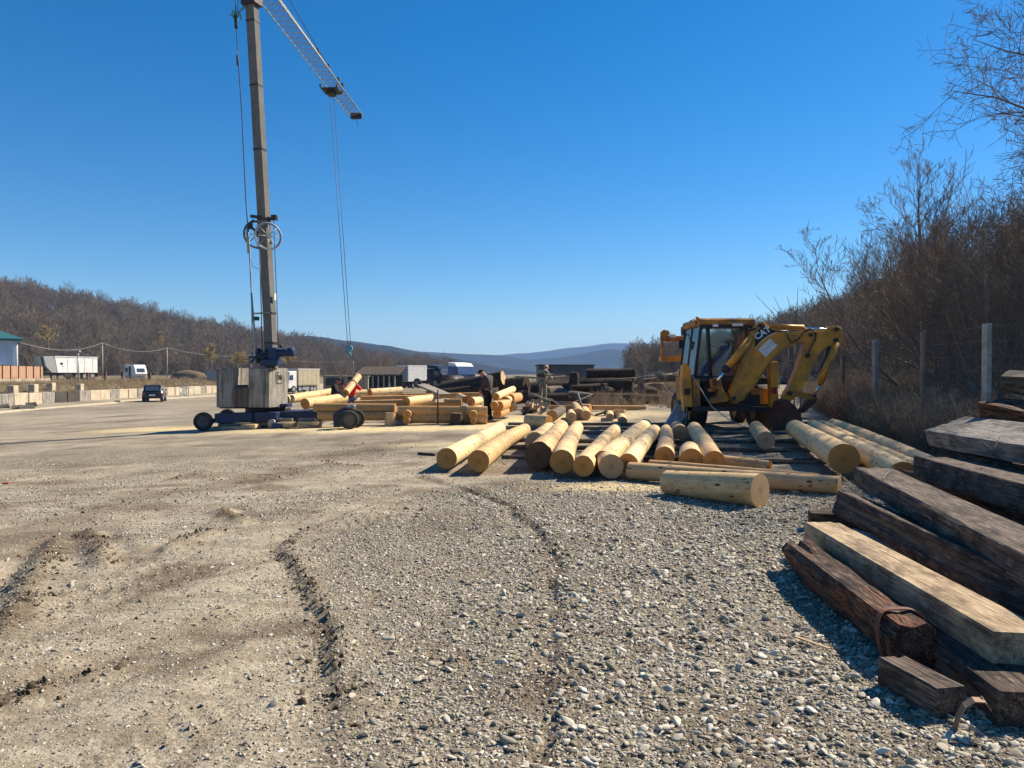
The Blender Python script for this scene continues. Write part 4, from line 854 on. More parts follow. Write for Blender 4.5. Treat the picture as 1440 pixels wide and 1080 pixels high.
for (u, v, u2, v2, lb) in ((1130, 700, 1160, 704, 'pale wood chip lying beside the right end of the marked pole'),):
    a, b = G(u-14, v-9), G(u2-40, v2-8); tag(MB().box((a+b)/2+Vector((0, 0, .03)), (.2, .09, .015), frame_from(b-a), ch=.003).build('wood_chip', m_plank), lb, 'wood chip')
for (lab, pts, r) in (('thin wire looped around the far end of the large dark timber', ((1240, 680, 7.0), (1243, 672, 7.1), (1250, 663, 7.35), (1257, 657, 7.6)), .006), ('thin branched twig lying across the peeled logs beyond the pile', ((1249, 651, 10.4), (1275, 653, 10.2), (1302, 654, 10.1)), .009), ('dead twig standing in front of the silver-grey timber', ((1391, 642, 7.0), (1399, 628, 7.1), (1407, 612, 7.2)), .006)):
    mb = MB(); q = [P(*p) for p in pts]; mb.tube(q, [r]*(len(q)-1)+[r*.4], 5)
    if 'twig' in lab:
        for f, dx, dz in ((.5, .1, .12), (.7, .15, -.05), (.3, -.1, .1)): p = q[0].lerp(q[-1], f); mb.tube([p, p+Vector((dx, .05, dz))], [r*.6, r*.3], 4)
    tag(mb.build('wire' if 'wire' in lab else 'twig', m_dsteel if 'wire' in lab else m_trunk), lab, 'wire' if 'wire' in lab else 'twig')
# ---- the log frame under construction
CGp = 'logs of the building frame'
def cl(label, u0, v0, u1, v1, Y0, Y1=None, r=.17, r1=None, side=None, flat=None, end=None, n=20):
    a, b = P(u0, v0, Y0), P(u1, v1, Y1 or Y0); log(label, a, b, r, r1 or r, side=side or m_log2, end=end or m_end, group=CGp, name='frame_log', flat=flat, n=n, bend=0)
cl('lowest front log of the frame, left length behind the crane wheels', 448, 585, 571, 585, 24.0, r=.18, flat=.8, side=m_hewn)
cl('upper front log of the frame, left length with a flat hewn top', 442, 573, 556, 574, 24.1, r=.19, flat=.75, side=m_hewn)
cl('lowest front log of the frame, right length behind the dark stump', 573, 587.5, 662, 588.5, 23.6, r=.185, flat=.85, side=m_hewn)
cl('upper front log of the frame, right length with a flat hewn top', 560, 577, 664, 577.5, 23.6, r=.18, flat=.8, side=m_hewn)
cl('lower corner stub log ending under the standing man', 663, 588.5, 685, 589.5, 23.4, r=.18, flat=.85, side=m_hewn)
cl('upper corner stub log ending in a pale sawn face by the standing man', 656, 577.5, 685, 578.5, 23.4, r=.18, flat=.85, side=m_hewn)
cl('cross log of the frame whose lower round end shows left of the dark rod', 572, 583, 590, 570, 23.2, 28, r=.135, side=m_log)
cl('small cross log stub below the round end left of the dark rod', 571.5, 591.5, 585, 580, 23.2, 25, r=.11, side=m_log)
cl('cross log of the frame whose round end shows beside the right corner', 665, 583.5, 672, 571, 23.0, 28, r=.13, side=m_log)
cl('small cross log stub under the right corner of the frame', 665.5, 592, 671, 584, 23.0, 25, r=.10, side=m_log)
cl('bright peeled log lying on the front wall with its round end to the left', 571, 565.5, 607, 561, 23.7, 25, r=.16, side=m_log)
cl('round-ended log at the right corner of the frame on top', 662, 565, 674, 564, 23.6, 24.4, r=.145, side=m_log)
cl('long peeled log across the left rear of the frame, in front of the curtain-sided lorry', 402, 562, 445, 555, 27, 29, r=.17, side=m_log)
cl('peeled log continuing the cut one behind the man in black', 445, 555, 471, 550.5, 29, 30, r=.165, side=m_log)
cl('thick bright log with a dark ringed end lying above the blue chassis beam', 429, 568, 484, 560, 24.5, 26.5, r=.185, side=m_log)
cl('peeled log behind the man in red', 486, 553, 515, 552, 30, 30.5, r=.13, side=m_log)
cl('bright peeled log behind the frame with a dark round end to the left', 520, 552.5, 564, 549.5, 28.5, 29.5, r=.16, side=m_log)
cl('hewn wall log in the second row of the frame, left part', 500, 568, 580, 566, 26, r=.17, flat=.7, side=m_hewn)
cl('hewn wall log in the second row of the frame below the bright log', 585, 569, 650, 569, 26, r=.15, flat=.7, side=m_hewn)
cl('hewn wall log in the third row of the frame, left part', 508, 561, 600, 559.5, 28, r=.16, flat=.7, side=m_hewn)
cl('hewn wall log in the third row of the frame ending near the pale face', 625, 566, 649, 566, 25.2, r=.15, flat=.8, side=m_hewn)
cl('rear hewn wall log of the frame reaching towards the standing man', 522, 557.5, 675, 555.5, 29.5, r=.14, flat=.75, side=m_hewn)
cl('curved light log end sitting on the rear wall of the frame', 646, 558, 655, 562, 27, 26, r=.13, side=m_log)
cl('squared-end log lying along the left side of the rear wall', 462, 560, 470, 559, 28, 28.5, r=.15, side=m_hewn)
cl('bright round log leaning up to the right behind the standing man', 697, 558, 721, 547.5, 24.5, 28, r=.13, side=m_log)
cl('short bright log end low behind the legs of the standing man', 695, 570, 702, 565, 24, 26, r=.13, side=m_log)
cl('orange squared timber end right of the standing man', 700, 571, 711, 568, 24.2, 25.5, r=.19, flat=.8, side=m_hewn)
cl('lower orange timber end right of the standing man', 699, 582, 711, 578, 24.2, 25.5, r=.15, flat=.8, side=m_hewn)
cl('pale log between the two orange timber ends', 712, 564, 720, 559, 25.5, 28, r=.14, side=m_log)
cl('orange squared timber end furthest right of the frame', 716, 561, 728, 558.5, 26.5, 28, r=.2, flat=.85, side=m_hewn)
cl('dark block propping the right end of the frame', 717, 574, 722, 571.5, 26, 27, r=.15, side=m_bark)
cl('long hewn timber lying at the left before the trunks, nearer length', 762, 572.5, 833, 573.5, 31, 30.5, r=.15, flat=.6, side=m_hewn)
cl('long hewn timber lying on the ground in front of the old trunks, right length', 832, 573, 907, 573.5, 30.5, 31.0, r=.13, flat=.7, side=m_hewn)
tag(MB().tube([P(616, 548, 23.1), P(615.5, 596, 23.1)], .025, 8).build('iron_rod', m_dsteel), 'thin black rod standing upright against the front wall of the log frame', 'rod')
a, b = P(594, 541.5, 26), P(626, 555, 25); tag(MB().box((a+b)/2, ((b-a).length, .5, .06), frame_from(b-a), ch=.01).build('leaning_plank', m_greyw), 'grey plank leaning on the rear wall of the log frame', 'plank')
# split firewood heap
rd = random.Random(3)
for i in range(26):
    u = rd.uniform(742, 770); Yv = rd.uniform(28.5, 30.5); k = rd.random(); c = P(u, 0, Yv); c.z = gz(c.x, c.y)+.08+.42*k*(1-abs(u-757)/20); ang = rd.uniform(0, 3.1); d = Vector((math.cos(ang), math.sin(ang), rd.uniform(-.5, .5))).normalized(); L_ = rd.uniform(.2, .35); q = Vector((0, 0, 1)).cross(d).normalized()*.09; zz = d.cross(q).normalized()*.12
    tag(MB().prism([c-d*L_, c-d*L_+q*1.1, c-d*L_+q*.3+zz], d*2*L_, m=0).build('firewood_billet', m_plank if i % 3 else m_greyw), 'split billet in the firewood heap right of the standing man', 'firewood', 'split billets in the firewood heap')
# ---- old dark trunks in the background
OG = 'old dark trunks piled at the back of the yard'
def trunk(label, u0, v0, u1, v1, Y0, Y1=None, r=.3, r1=None, side=None, end=None):
    log(label, P(u0, v0, Y0), P(u1, v1, Y1 or Y0), r, r1 or r*.85, side=side or m_bark, end=end or m_greyw, group=OG, name='old_log', cat='log', am=.05, capd=.06, n=18)
trunk('dark trunk sloping up to a pale broken hollow end above the standing man', 617, 549, 708, 532, 34, 33, .30, .33, end=m_plank)
trunk('long dark trunk low on the left of the back pile', 600, 556, 690, 545, 33, 33, .22)
trunk('dark trunk end furthest left in the back pile under the lorry cabs', 622, 545, 668, 537, 36, 36, .3)
trunk('thick dark trunk right of the hollow-ended one', 706, 544, 741, 542, 33.5, 33, .38, .42, end=m_bark)
trunk('dark trunk under the thick one right of the standing man', 712, 558, 738, 558, 33, 32.5, .33, end=m_bark)
trunk('dark trunk behind the man in khaki', 742, 548, 800, 545, 38, 38, .38, side=m_bark)
trunk('dark trunk low behind the firewood heap', 745, 562, 800, 560, 35, 35, .3)
trunk('upper trunk of the tall stack at the back with a pale cut at its right', 824, 526, 892, 524, 38, 38, .26, .24)
trunk('second trunk from the top in the tall stack at the back', 828, 531, 890, 531, 38.4, 38.4, .24, .26)
trunk('thick trunk in the middle of the tall stack at the back', 815, 542, 888, 541, 37, 37, .36, .34, side=m_bark)
trunk('lower trunk of the tall stack behind the middle one', 800, 553, 890, 553, 38, 38, .33)
trunk('grey-topped thick trunk lying in front at the right of the back pile', 836, 562, 900, 562, 35, 35, .36, side=m_bark)
trunk('thick trunk lying furthest right at the bottom of the back pile', 884, 562, 930, 563, 36, 36, .34, end=m_greyw)
trunk('weathered trunk lying at a slant in front of the leaning stump', 782, 552, 835, 562, 36, 35, .24, .3, side=m_barkg)
trunk('black pointed stump standing between the piles at the back', 806, 562, 808, 524, 36, 36, .36, .22)
trunk('grey trunk at the right of the back pile with a bent branch', 892, 548, 930, 545, 40, 40, .26, side=m_barkg)
trunk('upper grey trunk beside the raised yellow carriage', 925, 531, 985, 531, 40, 40, .24, side=m_barkg)
trunk('dark trunk under the upper grey ones beside the machine', 893, 556, 960, 550, 40, 40, .28)
trunk('dark trunk low behind the left wheel of the machine', 920, 558, 975, 560, 38, 38, .34)
trunk('thin light trunk lying high in the pile left of the machine', 892, 537, 926, 534, 39, 39, .14, side=m_barkg)
_rj = random.Random(21)
for i in range(16):
    u = _rj.uniform(700, 965); v = _rj.uniform(541, 563); Yq = _rj.uniform(35.5, 41); wd = _rj.uniform(18, 55)
    trunk('dark weathered log in the jumble of the long back pile', u-wd/2, v, u+wd/2, v+_rj.uniform(-5, 5), Yq, Yq+_rj.uniform(-1.5, 1.5), r=_rj.uniform(.13, .27), side=m_bark if i % 3 else m_barkg)
for i, (p, q, r) in enumerate((((895, 534, 38), (931, 528, 38), .07), ((780, 566, 34), (833, 555, 34), .06), ((760, 560, 34), (790, 572, 33), .05), ((924, 523, 38), (945, 526, 38), .08), ((812, 552, 34), (824, 580, 33.5), .05), ((745, 553, 32), (775, 564, 32), .05), ((870, 560, 34), (882, 566, 34), .05), ((905, 524, 39), (975, 522, 39), .06), ((931, 540, 37), (950, 556, 37), .05), ((725, 530, 36), (795, 529, 36), .05), ((850, 534, 36.5), (895, 531, 36), .05), ((960, 545, 37), (975, 552, 37), .06))):
    a, b = P(*p), P(*q); m_ = (a+b)/2+Vector((0, 0, random.Random(i).uniform(-.25, .15))); tag(MB().tube([a, m_, b], [r, r*.8, r*.5], 7).build('loose_branch', m_greyw), ['pale branch ending above the right part of the tall stack of old logs', 'pale stick sloping up in front of the black pointed stump', 'thin stick beside the firewood heap and the old logs', 'bleached limb high in the pile nearest the raised yellow carriage', 'dark thin stick standing out below the black pointed stump', 'thin stick above the firewood heap below the man in khaki', 'short branch below the right end of the grey-topped thick trunk', 'long pale limb lying level across the grey trunks by the machine', 'short branch hanging down at the right of the back pile', 'long thin pole lying level behind the man in khaki', 'pale branch lying along the middle of the tall stack of old logs', 'short stick just left of the yellow stabilizer column'][i], 'branch', 'bleached branches on the old trunks')
# ================================================================= the tower crane
m_rimd = plain('dusty_dark_rim', (.09, .085, .08), .6, .3, dirt=(.2, .17, .13))
def spoke_wheel(parent, name, c, axis, R0, wd, tyre=m_rub, rim=m_rimd, dual=False, n=28, tread=True):
    ax = Vector(axis).normalized(); a = Vector((0, 0, 1)); e1 = ax.cross(a).normalized(); e2 = ax.cross(e1); c = Vector(c)
    mb = MB(); prof = [(.60, -.42), (.86, -.5), (.97, -.40), (1., -.2), (1., .2), (.97, .40), (.86, .5), (.60, .42)]; V = []; Fc = []
    for i in range(n):
        d = e1*math.cos(6.28318*i/n)+e2*math.sin(6.28318*i/n)
        for k, (r, w_) in enumerate(prof): rr = r + (.018 if (tread and i % 2 and r > .95) else 0); V.append(c+d*rr*R0+ax*w_*wd)
    m = len(prof)
    for i in range(n):
        j = (i+1) % n
        for k in range(m-1): Fc.append((i*m+k, i*m+k+1, j*m+k+1, j*m+k))
    mb.add(V, Fc, 0, True); t = mb.build(name, [tyre], parent)
    mb = MB(); mb.cyl(c-ax*.36*wd, c+ax*.36*wd, R0*.62, 24); mb.cyl(c-ax*.46*wd, c+ax*.46*wd, R0*.2, 12)
    for i in range(6): d = e1*math.cos(1.047*i)+e2*math.sin(1.047*i); mb.cyl(c+d*R0*.36-ax*.40*wd, c+d*R0*.36+ax*.40*wd, R0*.035, 6)
    r = mb.build('rim', [rim], parent if not parent.parent else parent)
    return t
CY = 24.8
cb = P(372, 600, CY); cb.z = gz(cb.x, cb.y)
crane = empty('tower_crane', cb, 'tall grey self-standing tower crane on a dark blue wheeled chassis with concrete counterweights', 'crane')
# chassis: two long beams
def barbox(mb, a, b, w_, h, m=0, ch=.01): a, b = Vector(a), Vector(b); mb.box((a+b)/2, ((b-a).length, w_, h), frame_from(b-a), m, ch)
a, b = P(303, 588, CY-.6), P(448, 584.5, CY-.2)
mb = MB(); barbox(mb, a, b, .22, .30); barbox(mb, a+Vector((.1, .03, .155)), b+Vector((0, .03, .155)), .28, .02, ch=.003); barbox(mb, a+Vector((.1, 0, -.155)), b-Vector((.1, 0, .155)), .28, .02, ch=.003); mb.build('chassis_beam', m_blue, crane)
a2, b2 = a+Vector((.5, 2.0, 0)), b+Vector((0, 1.9, 0)); mb = MB(); barbox(mb, a2, b2, .22, .28); mb.build('chassis_beam', m_blue, crane)
mb = MB(); barbox(mb, a+Vector((1.1, -.1, .05)), a2+Vector((1.1, .1, .05)), .25, .28); barbox(mb, a+Vector((1.9, -.1, .05)), a2+Vector((1.9, .1, .05)), .25, .28); mb.build('cross_member', m_blue, crane)
mb = MB(); q = P(447, 584.5, CY-.2); mb.box(q+Vector((.03, 0, 0)), (.06, .3, .4), ch=.01); mb.build('end_plate', m_steel, crane)
mb = MB(); barbox(mb, P(293, 594, CY-.5), P(312, 588, CY-.5), .12, .14); mb.build('axle_arm', m_blue, crane)
wr = .30
for i, (u, v, Yw) in enumerate(((286, 594.5, CY-.75), (320, 589, CY+1.6))):
    c = P(u, v, Yw); c.z = gz(c.x, c.y)+wr; spoke_wheel(crane, 'tyre', c, (.25, -1, 0), wr, .22)
mb = MB(); c1 = P(286, 594.5, CY-.75); c1.z = gz(c1.x, c1.y)+wr; c2 = P(320, 589, CY+1.6); c2.z = gz(c2.x, c2.y)+wr; mb.cyl(c1, c2, .05, 8); mb.build('axle', m_dsteel, crane)
# slewing ring and platform
pc = P(366, 577, CY); mb = MB(); mb.cyl(pc+Vector((0, .8, -.10)), pc+Vector((0, .8, .12)), .75, 32); mb.cyl(pc+Vector((0, .8, -.22)), pc+Vector((0, .8, -.10)), .62, 28); mb.build('slewing_ring', m_dsteel, crane)
mb = MB(); mb.box(pc+Vector((-.35, .7, .1)), (2.0, 1.5, .08), ch=.01); mb.box(pc+Vector((.45, .3, .16)), (.9, .5, .10), ch=.01); mb.build('platform', m_blue, crane)
# concrete counterweights: a front face and a right face lit by the sun, with a notch
k = F/(CY-.6); zt = P(340, 517.5, CY-.6).z; zb = P(340, 573, CY-.6).z; xl, xr = P(304, 545, CY-.6).x, P(378.5, 545, CY-.6).x; y0 = CY-.6
dv = Vector((.25, 1.2, 0))                                   # the way the right face runs back
def cwt(x0, x1, z0, z1, yy=y0, dep=dv, nm='counterweight', lab=None, mt=m_conc): 
    d_ = .0; poly = [(x0, yy, z0), (x1, yy, z0), (x1, yy, z1), (x0, yy, z1)]; o = MB().prism(poly, dep, ch=.025).build(nm, mt, crane); 
    if lab: o['label'] = lab
xn0, xn1 = P(328, 545, CY-.6).x, P(349, 545, CY-.6).x; zn = P(340, 545, CY-.6).z
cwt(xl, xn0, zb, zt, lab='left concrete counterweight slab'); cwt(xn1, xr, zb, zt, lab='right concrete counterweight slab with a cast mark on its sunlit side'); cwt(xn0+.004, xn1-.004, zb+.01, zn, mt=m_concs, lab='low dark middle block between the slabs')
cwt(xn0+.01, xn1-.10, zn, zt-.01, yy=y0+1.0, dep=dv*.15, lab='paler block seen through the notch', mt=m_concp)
# cast mark on the right face
ctr = Vector((xr, y0, (zt+zb)/2))+dv*.52+Vector((0, 0, .33)); n_ = Vector((1.2, -.25, 0)).normalized(); e_ = dv.normalized(); mb = MB()
def onf(x, z): return ctr + e_*x + Vector((0, 0, z)) + n_*.008
for pts in (((-.22, .14), (-.22, -.14), (-.1, -.2), (.16, -.2), (.22, -.12)), ((-.13, .1), (-.13, -.08)), ((-.13, .1), (-.05, .07), (-.02, 0), (-.06, -.07), (-.13, -.08)), ((.03, -.08), (.03, .08), (.07, .1)), ((.1, -.08), (.1, .08), (.15, .08), (.17, -.08)), ((-.2, .18), (0, .16))):
    mb.tube([onf(*p) for p in pts], .012, 5)
mb.build('cast_mark', m_concd, crane)
# mast: tapered box column, leaning a little as in the photo
mb = MB(); base = P(383, 515, CY); top = P(354, 4, CY); mw = .40
def mast_ring(p, w_): r = rotz(.95); return [p+r@Vector((sx*w_/2, sy*w_/2, 0)) for sx, sy in ((-1, -1), (1, -1), (1, 1), (-1, 1))]
r_ = rotz(-.36)
def mring(p, w_): return [p+r_@Vector((sx*w_/2*1.0, sy*w_/2*.75, 0)) for sx, sy in ((-1, -1), (1, -1), (1, 1), (-1, 1))]
N_ = 8; V = []; Fc = []
for i in range(N_+1): V += mring(base.lerp(top, i/N_)-Vector((0, 0, .5 if i == 0 else 0)), .335)
for i in range(N_):
    for j in range(4): Fc.append((i*4+j, i*4+(j+1) % 4, (i+1)*4+(j+1) % 4, (i+1)*4+j))
Fc += [(3, 2, 1, 0), (N_*4, N_*4+1, N_*4+2, N_*4+3)]; mb.add(V, Fc, 0); mast = mb.build('mast', m_mast, crane)
def mp_(v, du=0, dY=0): f = (515-v)/(515-4.); p = base.lerp(top, f); return p+Vector((du/F*CY, dY, 0))
mb = MB()
for v in (30, 120, 210, 308, 440, 482): p = mp_(v); mb.add([q for q in mring(p-Vector((0, 0, .03)), 0.365)]+[q for q in mring(p+Vector((0, 0, .03)), 0.365)], [(0, 1, 5, 4), (1, 2, 6, 5), (2, 3, 7, 6), (3, 0, 4, 7), (4, 5, 6, 7), (3, 2, 1, 0)], 0)
mb.build('mast_band', m_dsteel, crane)
p = mp_(417, 3, 0)+r_@Vector((.19, 0, 0)); mb = MB(); mb.box(p+r_@Vector((.004, 0, 0)), (.012, .16, .22), r_); mb.build('notice_plate', m_sign, crane)
# sheaves half way up
for (u, v, R0, dY, mt) in ((377, 332, .44, -.42, m_galv), (362, 330, .46, .28, m_dsteel)):
    c = P(u, v, CY+dY); mb = MB(); ax = Vector((.75, -1, 0)).normalized(); mb.ring(c, ax, R0, .022, 28, 6); mb.ring(c, ax, R0*.92, .014, 28, 6); mb.cyl(c-ax*.05, c+ax*.05, .07, 12); e1 = ax.cross(Vector((0, 0, 1))).normalized(); e2 = ax.cross(e1)
    for i in range(8): d = e1*math.cos(.785*i)+e2*math.sin(.785*i); mb.tube([c, c+d*R0], .014, 5)
    mb.build('cable_wheel', mt, crane)
mb = MB(); c = mp_(306); barbox(mb, c+Vector((-.42, -.1, .05)), c+Vector((.36, -.1, -.05)), .06, .10); barbox(mb, P(349, 316, CY), P(382, 342, CY), .05, .06); barbox(mb, P(349, 316, CY), P(357, 309, CY), .05, .06); mb.box(P(386, 306, CY), (.18, .2, .16), ch=.01); mb.box(P(352, 318, CY), (.14, .14, .2), ch=.01); mb.build('sheave_bracket', m_dsteel, crane)
mb = MB(); barbox(mb, mp_(441, -22, -.1), mp_(440, 4, -.25), .04, .05); mb.build('cable_spreader', m_steel, crane)
# ropes at the left of the mast
def rope(pts, r, nm='cable', mt=m_dsteel): mb = MB(); mb.tube([P(*p) if len(p) == 3 else p for p in pts], r, 6); mb.build(nm, mt, crane)
rope([(331, -30, CY), (331.5, 30, CY), (340, 160, CY), (346, 290, CY), (350, 335, CY)], .016); rope([(336, -30, CY), (334, 20, CY)], .012)
rope([(350, 335, CY), (353.5, 412, CY), (355.5, 498, CY)], .022, 'guy_rod', m_galv); rope([(353.5, 412, CY-.1), (359, 480, CY-.1), (360, 500, CY-.1)], .03, 'guy_rod', m_galv)
rope([(347, 318, CY+.2), (349, 350, CY+.2), (355, 375, CY+.2), (363, 378, CY+.1)], .010); rope([(365, 345, CY-.3), (367, 420, CY-.3), (369, 500, CY-.3)], .016); rope([(385, 310, CY-.1), (391, 470, CY-.1), (393, 500, CY-.1)], .014)
rope([(348, 320, CY), (349.5, 356, CY)], .045, 'rope_clamp', m_galv); rope([(333.8, 78, CY), (334.5, 92, CY)], .04, 'rope_clamp'); rope([(331, 20, CY), (332, 40, CY)], .05, 'rope_clamp')
mb = MB(); mb.cyl(P(357, 448, CY), P(364, 448, CY), .07, 10); mb.build('limit_switch', plain('green_box', (.03, .10, .07)), crane)
for u, v0, v1 in ((354.5, 495, 512), (360, 488, 512), (369.5, 494, 512)): rope([(u, v0, CY-.1), (u, v1, CY-.1)], .035, 'turnbuckle', m_galv)
# rope guide frame sticking out at the top left
mb = MB(); barbox(mb, P(350, 4, CY), P(333, 19, CY), .05, .07); mb.build('top_strut', m_cyan, crane)
mb = MB(); c = P(330.5, 21, CY)
for d in ((.2, 0, .0), (-.15, .2, -.0), (.05, -.25, 0), (0, 0, .25), (.1, 0, -.22)): barbox(mb, c-Vector(d), c+Vector(d), .035, .04)
mb.ring(c, (0, 1, .3), .11, .022, 14, 5); mb.build('pulley_block', m_cyan, crane)
mb = MB(); barbox(mb, P(340, 29, CY), P(336, 16, CY), .03, .05); mb.build('top_strut', m_cyan, crane)
mb = MB(); c = mp_(2); mb.box(c, (.55, .45, .3), r_, ch=.02); mb.build('mast_head', m_dsteel, crane)
# winch drive on the base
wc = P(386, 498, CY-.3); mb = MB(); mb.box(wc+Vector((0, 0, 0)), (.34, .4, .42), ch=.04); mb.cyl(wc+Vector((.1, -.1, .03)), wc+Vector((.62, -.1, .06)), .13, 16); mb.cyl(wc+Vector((.5, -.1, .06)), wc+Vector((.7, -.1, .07)), .15, 16); mb.box(wc+Vector((-.12, 0, -.28)), (.55, .5, .22), ch=.02); mb.build('winch_motor', m_blue, crane)
mb = MB(); mb.cyl(wc+Vector((-.55, .1, -.05)), wc+Vector((-.2, .1, -.05)), .2, 18); mb.ring(wc+Vector((-.2, .1, -.05)), (1, 0, 0), .24, .03, 20, 6); mb.ring(wc+Vector((-.55, .1, -.05)), (1, 0, 0), .24, .03, 20, 6); mb.build('rope_drum', m_dsteel, crane)
mb = MB(); barbox(mb, wc+Vector((-.75, -.15, -.28)), wc+Vector((-.3, -.15, .1)), .05, .06); barbox(mb, wc+Vector((-.8, -.15, -.1)), wc+Vector((-.2, -.15, -.1)), .05, .06); mb.cyl(P(382+12, 486, CY-.3), P(397, 488, CY-.3), .05, 8); mb.build('winch_bracket', m_blue, crane)
# jib: triangular lattice running away from the camera
J0 = P(346, -42, CY-.6); J1 = P(501, 163, CY+11.7)
jd = (J1-J0); Lj = jd.length; jx = jd.normalized(); jy = Vector((0, 0, 1)).cross(jx).normalized(); jz = jx.cross(jy); hw, hh = .34, .62
def chord(c): return [J0+c, J1+c]
lowL, lowR, topc = -jy*hw, jy*hw, jz*hh
jib = mesh = None
mb = MB(); jib_l = []
for c in (lowL, lowR): mb = MB(); mb.tube(chord(c), .022, 6); mb.build('jib_chord', m_galv, crane)
mb = MB(); barbox(mb, J0+topc, J1+topc*.7, .05, .05); mb.build('jib_chord', m_yeld if False else m_mast, crane)
nb = 30; mb = MB()
for i in range(nb):
    f0, f1 = i/nb, (i+1)/nb; a, b = J0+jd*f0, J0+jd*f1; s0, s1 = 1-.3*f0, 1-.3*f1; mid = J0+jd*(f0+f1)/2+topc*(1-.3*(f0+f1)/2)
    for c in (lowL, lowR): mb.tube([a+c, mid], .010, 4, sm=False); mb.tube([mid, b+c], .010, 4, sm=False)
    mb.tube([a+lowL, a+lowR], .014, 4, sm=False); mb.tube([a+lowL, b+lowR], .012, 4, sm=False)
mb.build('jib_lattice', m_galv, crane)
mb = MB(); mb.box(J1, (.12, .55, .3), frame_from(jx), ch=.02); mb.tube([J1, J1+Vector((.05, .1, -.45))], .012, 5); mb.build('jib_tip', m_dsteel, crane)
mb = MB()
for v in (.55, .66, .77, .82): p = J0+jd*v+topc*.85; mb.box(p+jz*.05, (.18, .12, .12), frame_from(jx), ch=.01)
mb.build('jib_fitting', m_dsteel, crane)
mb = MB(); mb.tube([P(384, -40, CY+2), J0+jd*.64+topc*.9], .016, 6); mb.build('jib_tie_rope', m_dsteel, crane)
tp = P(466, 128, CY+8.6)
mb = MB(); mb.box(tp, (.7, .75, .07), frame_from(jx), ch=.02); mb.box(tp-jz*.12, (.4, .35, .16), frame_from(jx), ch=.02)
for dx in (-.35, .35):
    for dy in (-.4, .4): mb.cyl(tp+jx*dx+jy*dy+jz*.1, tp+jx*dx+jy*(dy*.85)+jz*.1, .09, 12)
mb.build('trolley', m_dsteel, crane)
hk = P(491, 492, 28.2)
for du in (-.14, .14): mb = MB(); mb.tube([tp+jx*du*2, hk+Vector((du*.4, 0, .2))], .011, 5); mb.build('hoist_rope', m_dsteel, crane)
mb = MB(); mb.cyl(hk+Vector((0, -.06, .06)), hk+Vector((0, .06, .06)), .13, 16); mb.box(hk+Vector((0, 0, .0)), (.1, .16, .28), ch=.02); mb.ring(hk+Vector((0, 0, -.2)), (0, 1, 0), .07, .02, 14, 6, arc=(-1.2, 3.6)); mb.build('hook_block', m_cyan, crane)
# the log hanging from the hook, with its sling
la, lb_ = P(486, 552, 26.3), P(504, 529, 27.2)
hl_ = log('short peeled log hanging at a slant from the crane hook between the two workers', la, lb_, .135, .128, group=None, name='hanging_log')
mb = MB(); md = la.lerp(lb_, .56); ax = (lb_-la).normalized(); mb.ring(md, ax, .14, .014, 20, 6); mb.tube([hk+Vector((0, 0, -.26)), md+Vector((0, 0, .14))], .014, 5); tag(mb.build('lifting_sling', m_dsteel), 'thin sling between the crane hook and the slanting log', 'sling')
# ---- detached wheel set at the right of the chassis
wx = P(492, 588, 22.7); wx.z = gz(wx.x, wx.y)
bogie = empty('crane_bogie', wx, 'two-wheeled transport axle with a blue angled arm standing right of the crane chassis', 'axle')
R1 = .285
for i, (u, Yw) in enumerate(((491, 22.5), (500, 23.1))):
    c = P(u, 588, Yw); c.z = gz(c.x, c.y)+R1; spoke_wheel(bogie, 'tyre', c, (.3, -1, 0), R1, .24)
cA = P(491, 588, 22.5); cA.z = gz(cA.x, cA.y)+R1; cB = P(500, 588, 23.1); cB.z = gz(cB.x, cB.y)+R1; MB().cyl(cA, cB+Vector((0, .5, 0)), .05, 8).build('axle', m_dsteel, bogie)
poly = [P(u, v, 22.75) for u, v in ((469, 601), (468, 583), (474, 577), (486, 572), (493, 573), (494, 577), (484, 582), (479, 590), (477, 601))]
MB().prism(poly, (0, .35, 0), ch=.008).build('angled_arm', plain('dark_blue_black_paint', (.02, .025, .06), .5, dirt=(.06, .05, .04)), bogie)
mb = MB(); mb.box(P(493, 571.5, 22.9), (.3, .3, .1), ch=.02); mb.cyl(P(486, 571, 22.7), P(499, 575, 22.9), .05, 8); mb.build('coupling', m_steel, bogie)
# timber cribbing under the chassis
rd = random.Random(9)
for i, (u, v, w_, h, Yc, mt) in enumerate(((336, 602, 1.1, .13, 23.9, m_greyw), (330, 598, 1.0, .12, 24.3, m_tie2), (352, 599, .5, .12, 23.9, m_plank), (371, 596, .8, .10, 24.6, m_plank), (405, 597.5, .55, .14, 24, m_plank), (403, 590, .45, .1, 24.2, m_tie), (432, 600.5, .55, .13, 23.7, m_tie2), (436, 595, .7, .11, 23.8, m_plank), (431, 591, .5, .1, 24, m_tie2), (447, 597, .22, .24, 23.9, m_plank), (392, 599.5, .35, .2, 24, m_blue), (315, 601, .6, .07, 24.2, m_greyw))):
    c = P(u, v, Yc); tag(MB().box(c, (w_, .3, h), rotz(rd.uniform(-.25, .25)), ch=.008).build('cribbing_block', mt), ['wide grey plank packing under the left of the crane chassis', 'dark plank packing behind the wide grey one', 'short pale block on the wide grey packing', 'thin pale board under the middle of the crane', 'pale thick packing block under the right of the crane chassis', 'dark packing block above the pale one under the chassis', 'lowest packing timber near the right end of the chassis', 'pale packing board stacked near the right end of the chassis', 'upper dark packing piece below the end of the chassis', 'upright pale offcut at the end of the packing stack', 'small blue box under the crane chassis', 'thin grey board beside the left crane wheel'][i], 'packing block')
stump('small upright log block propping the right end of the blue chassis', 420, 599, .09, .36, m_log2)
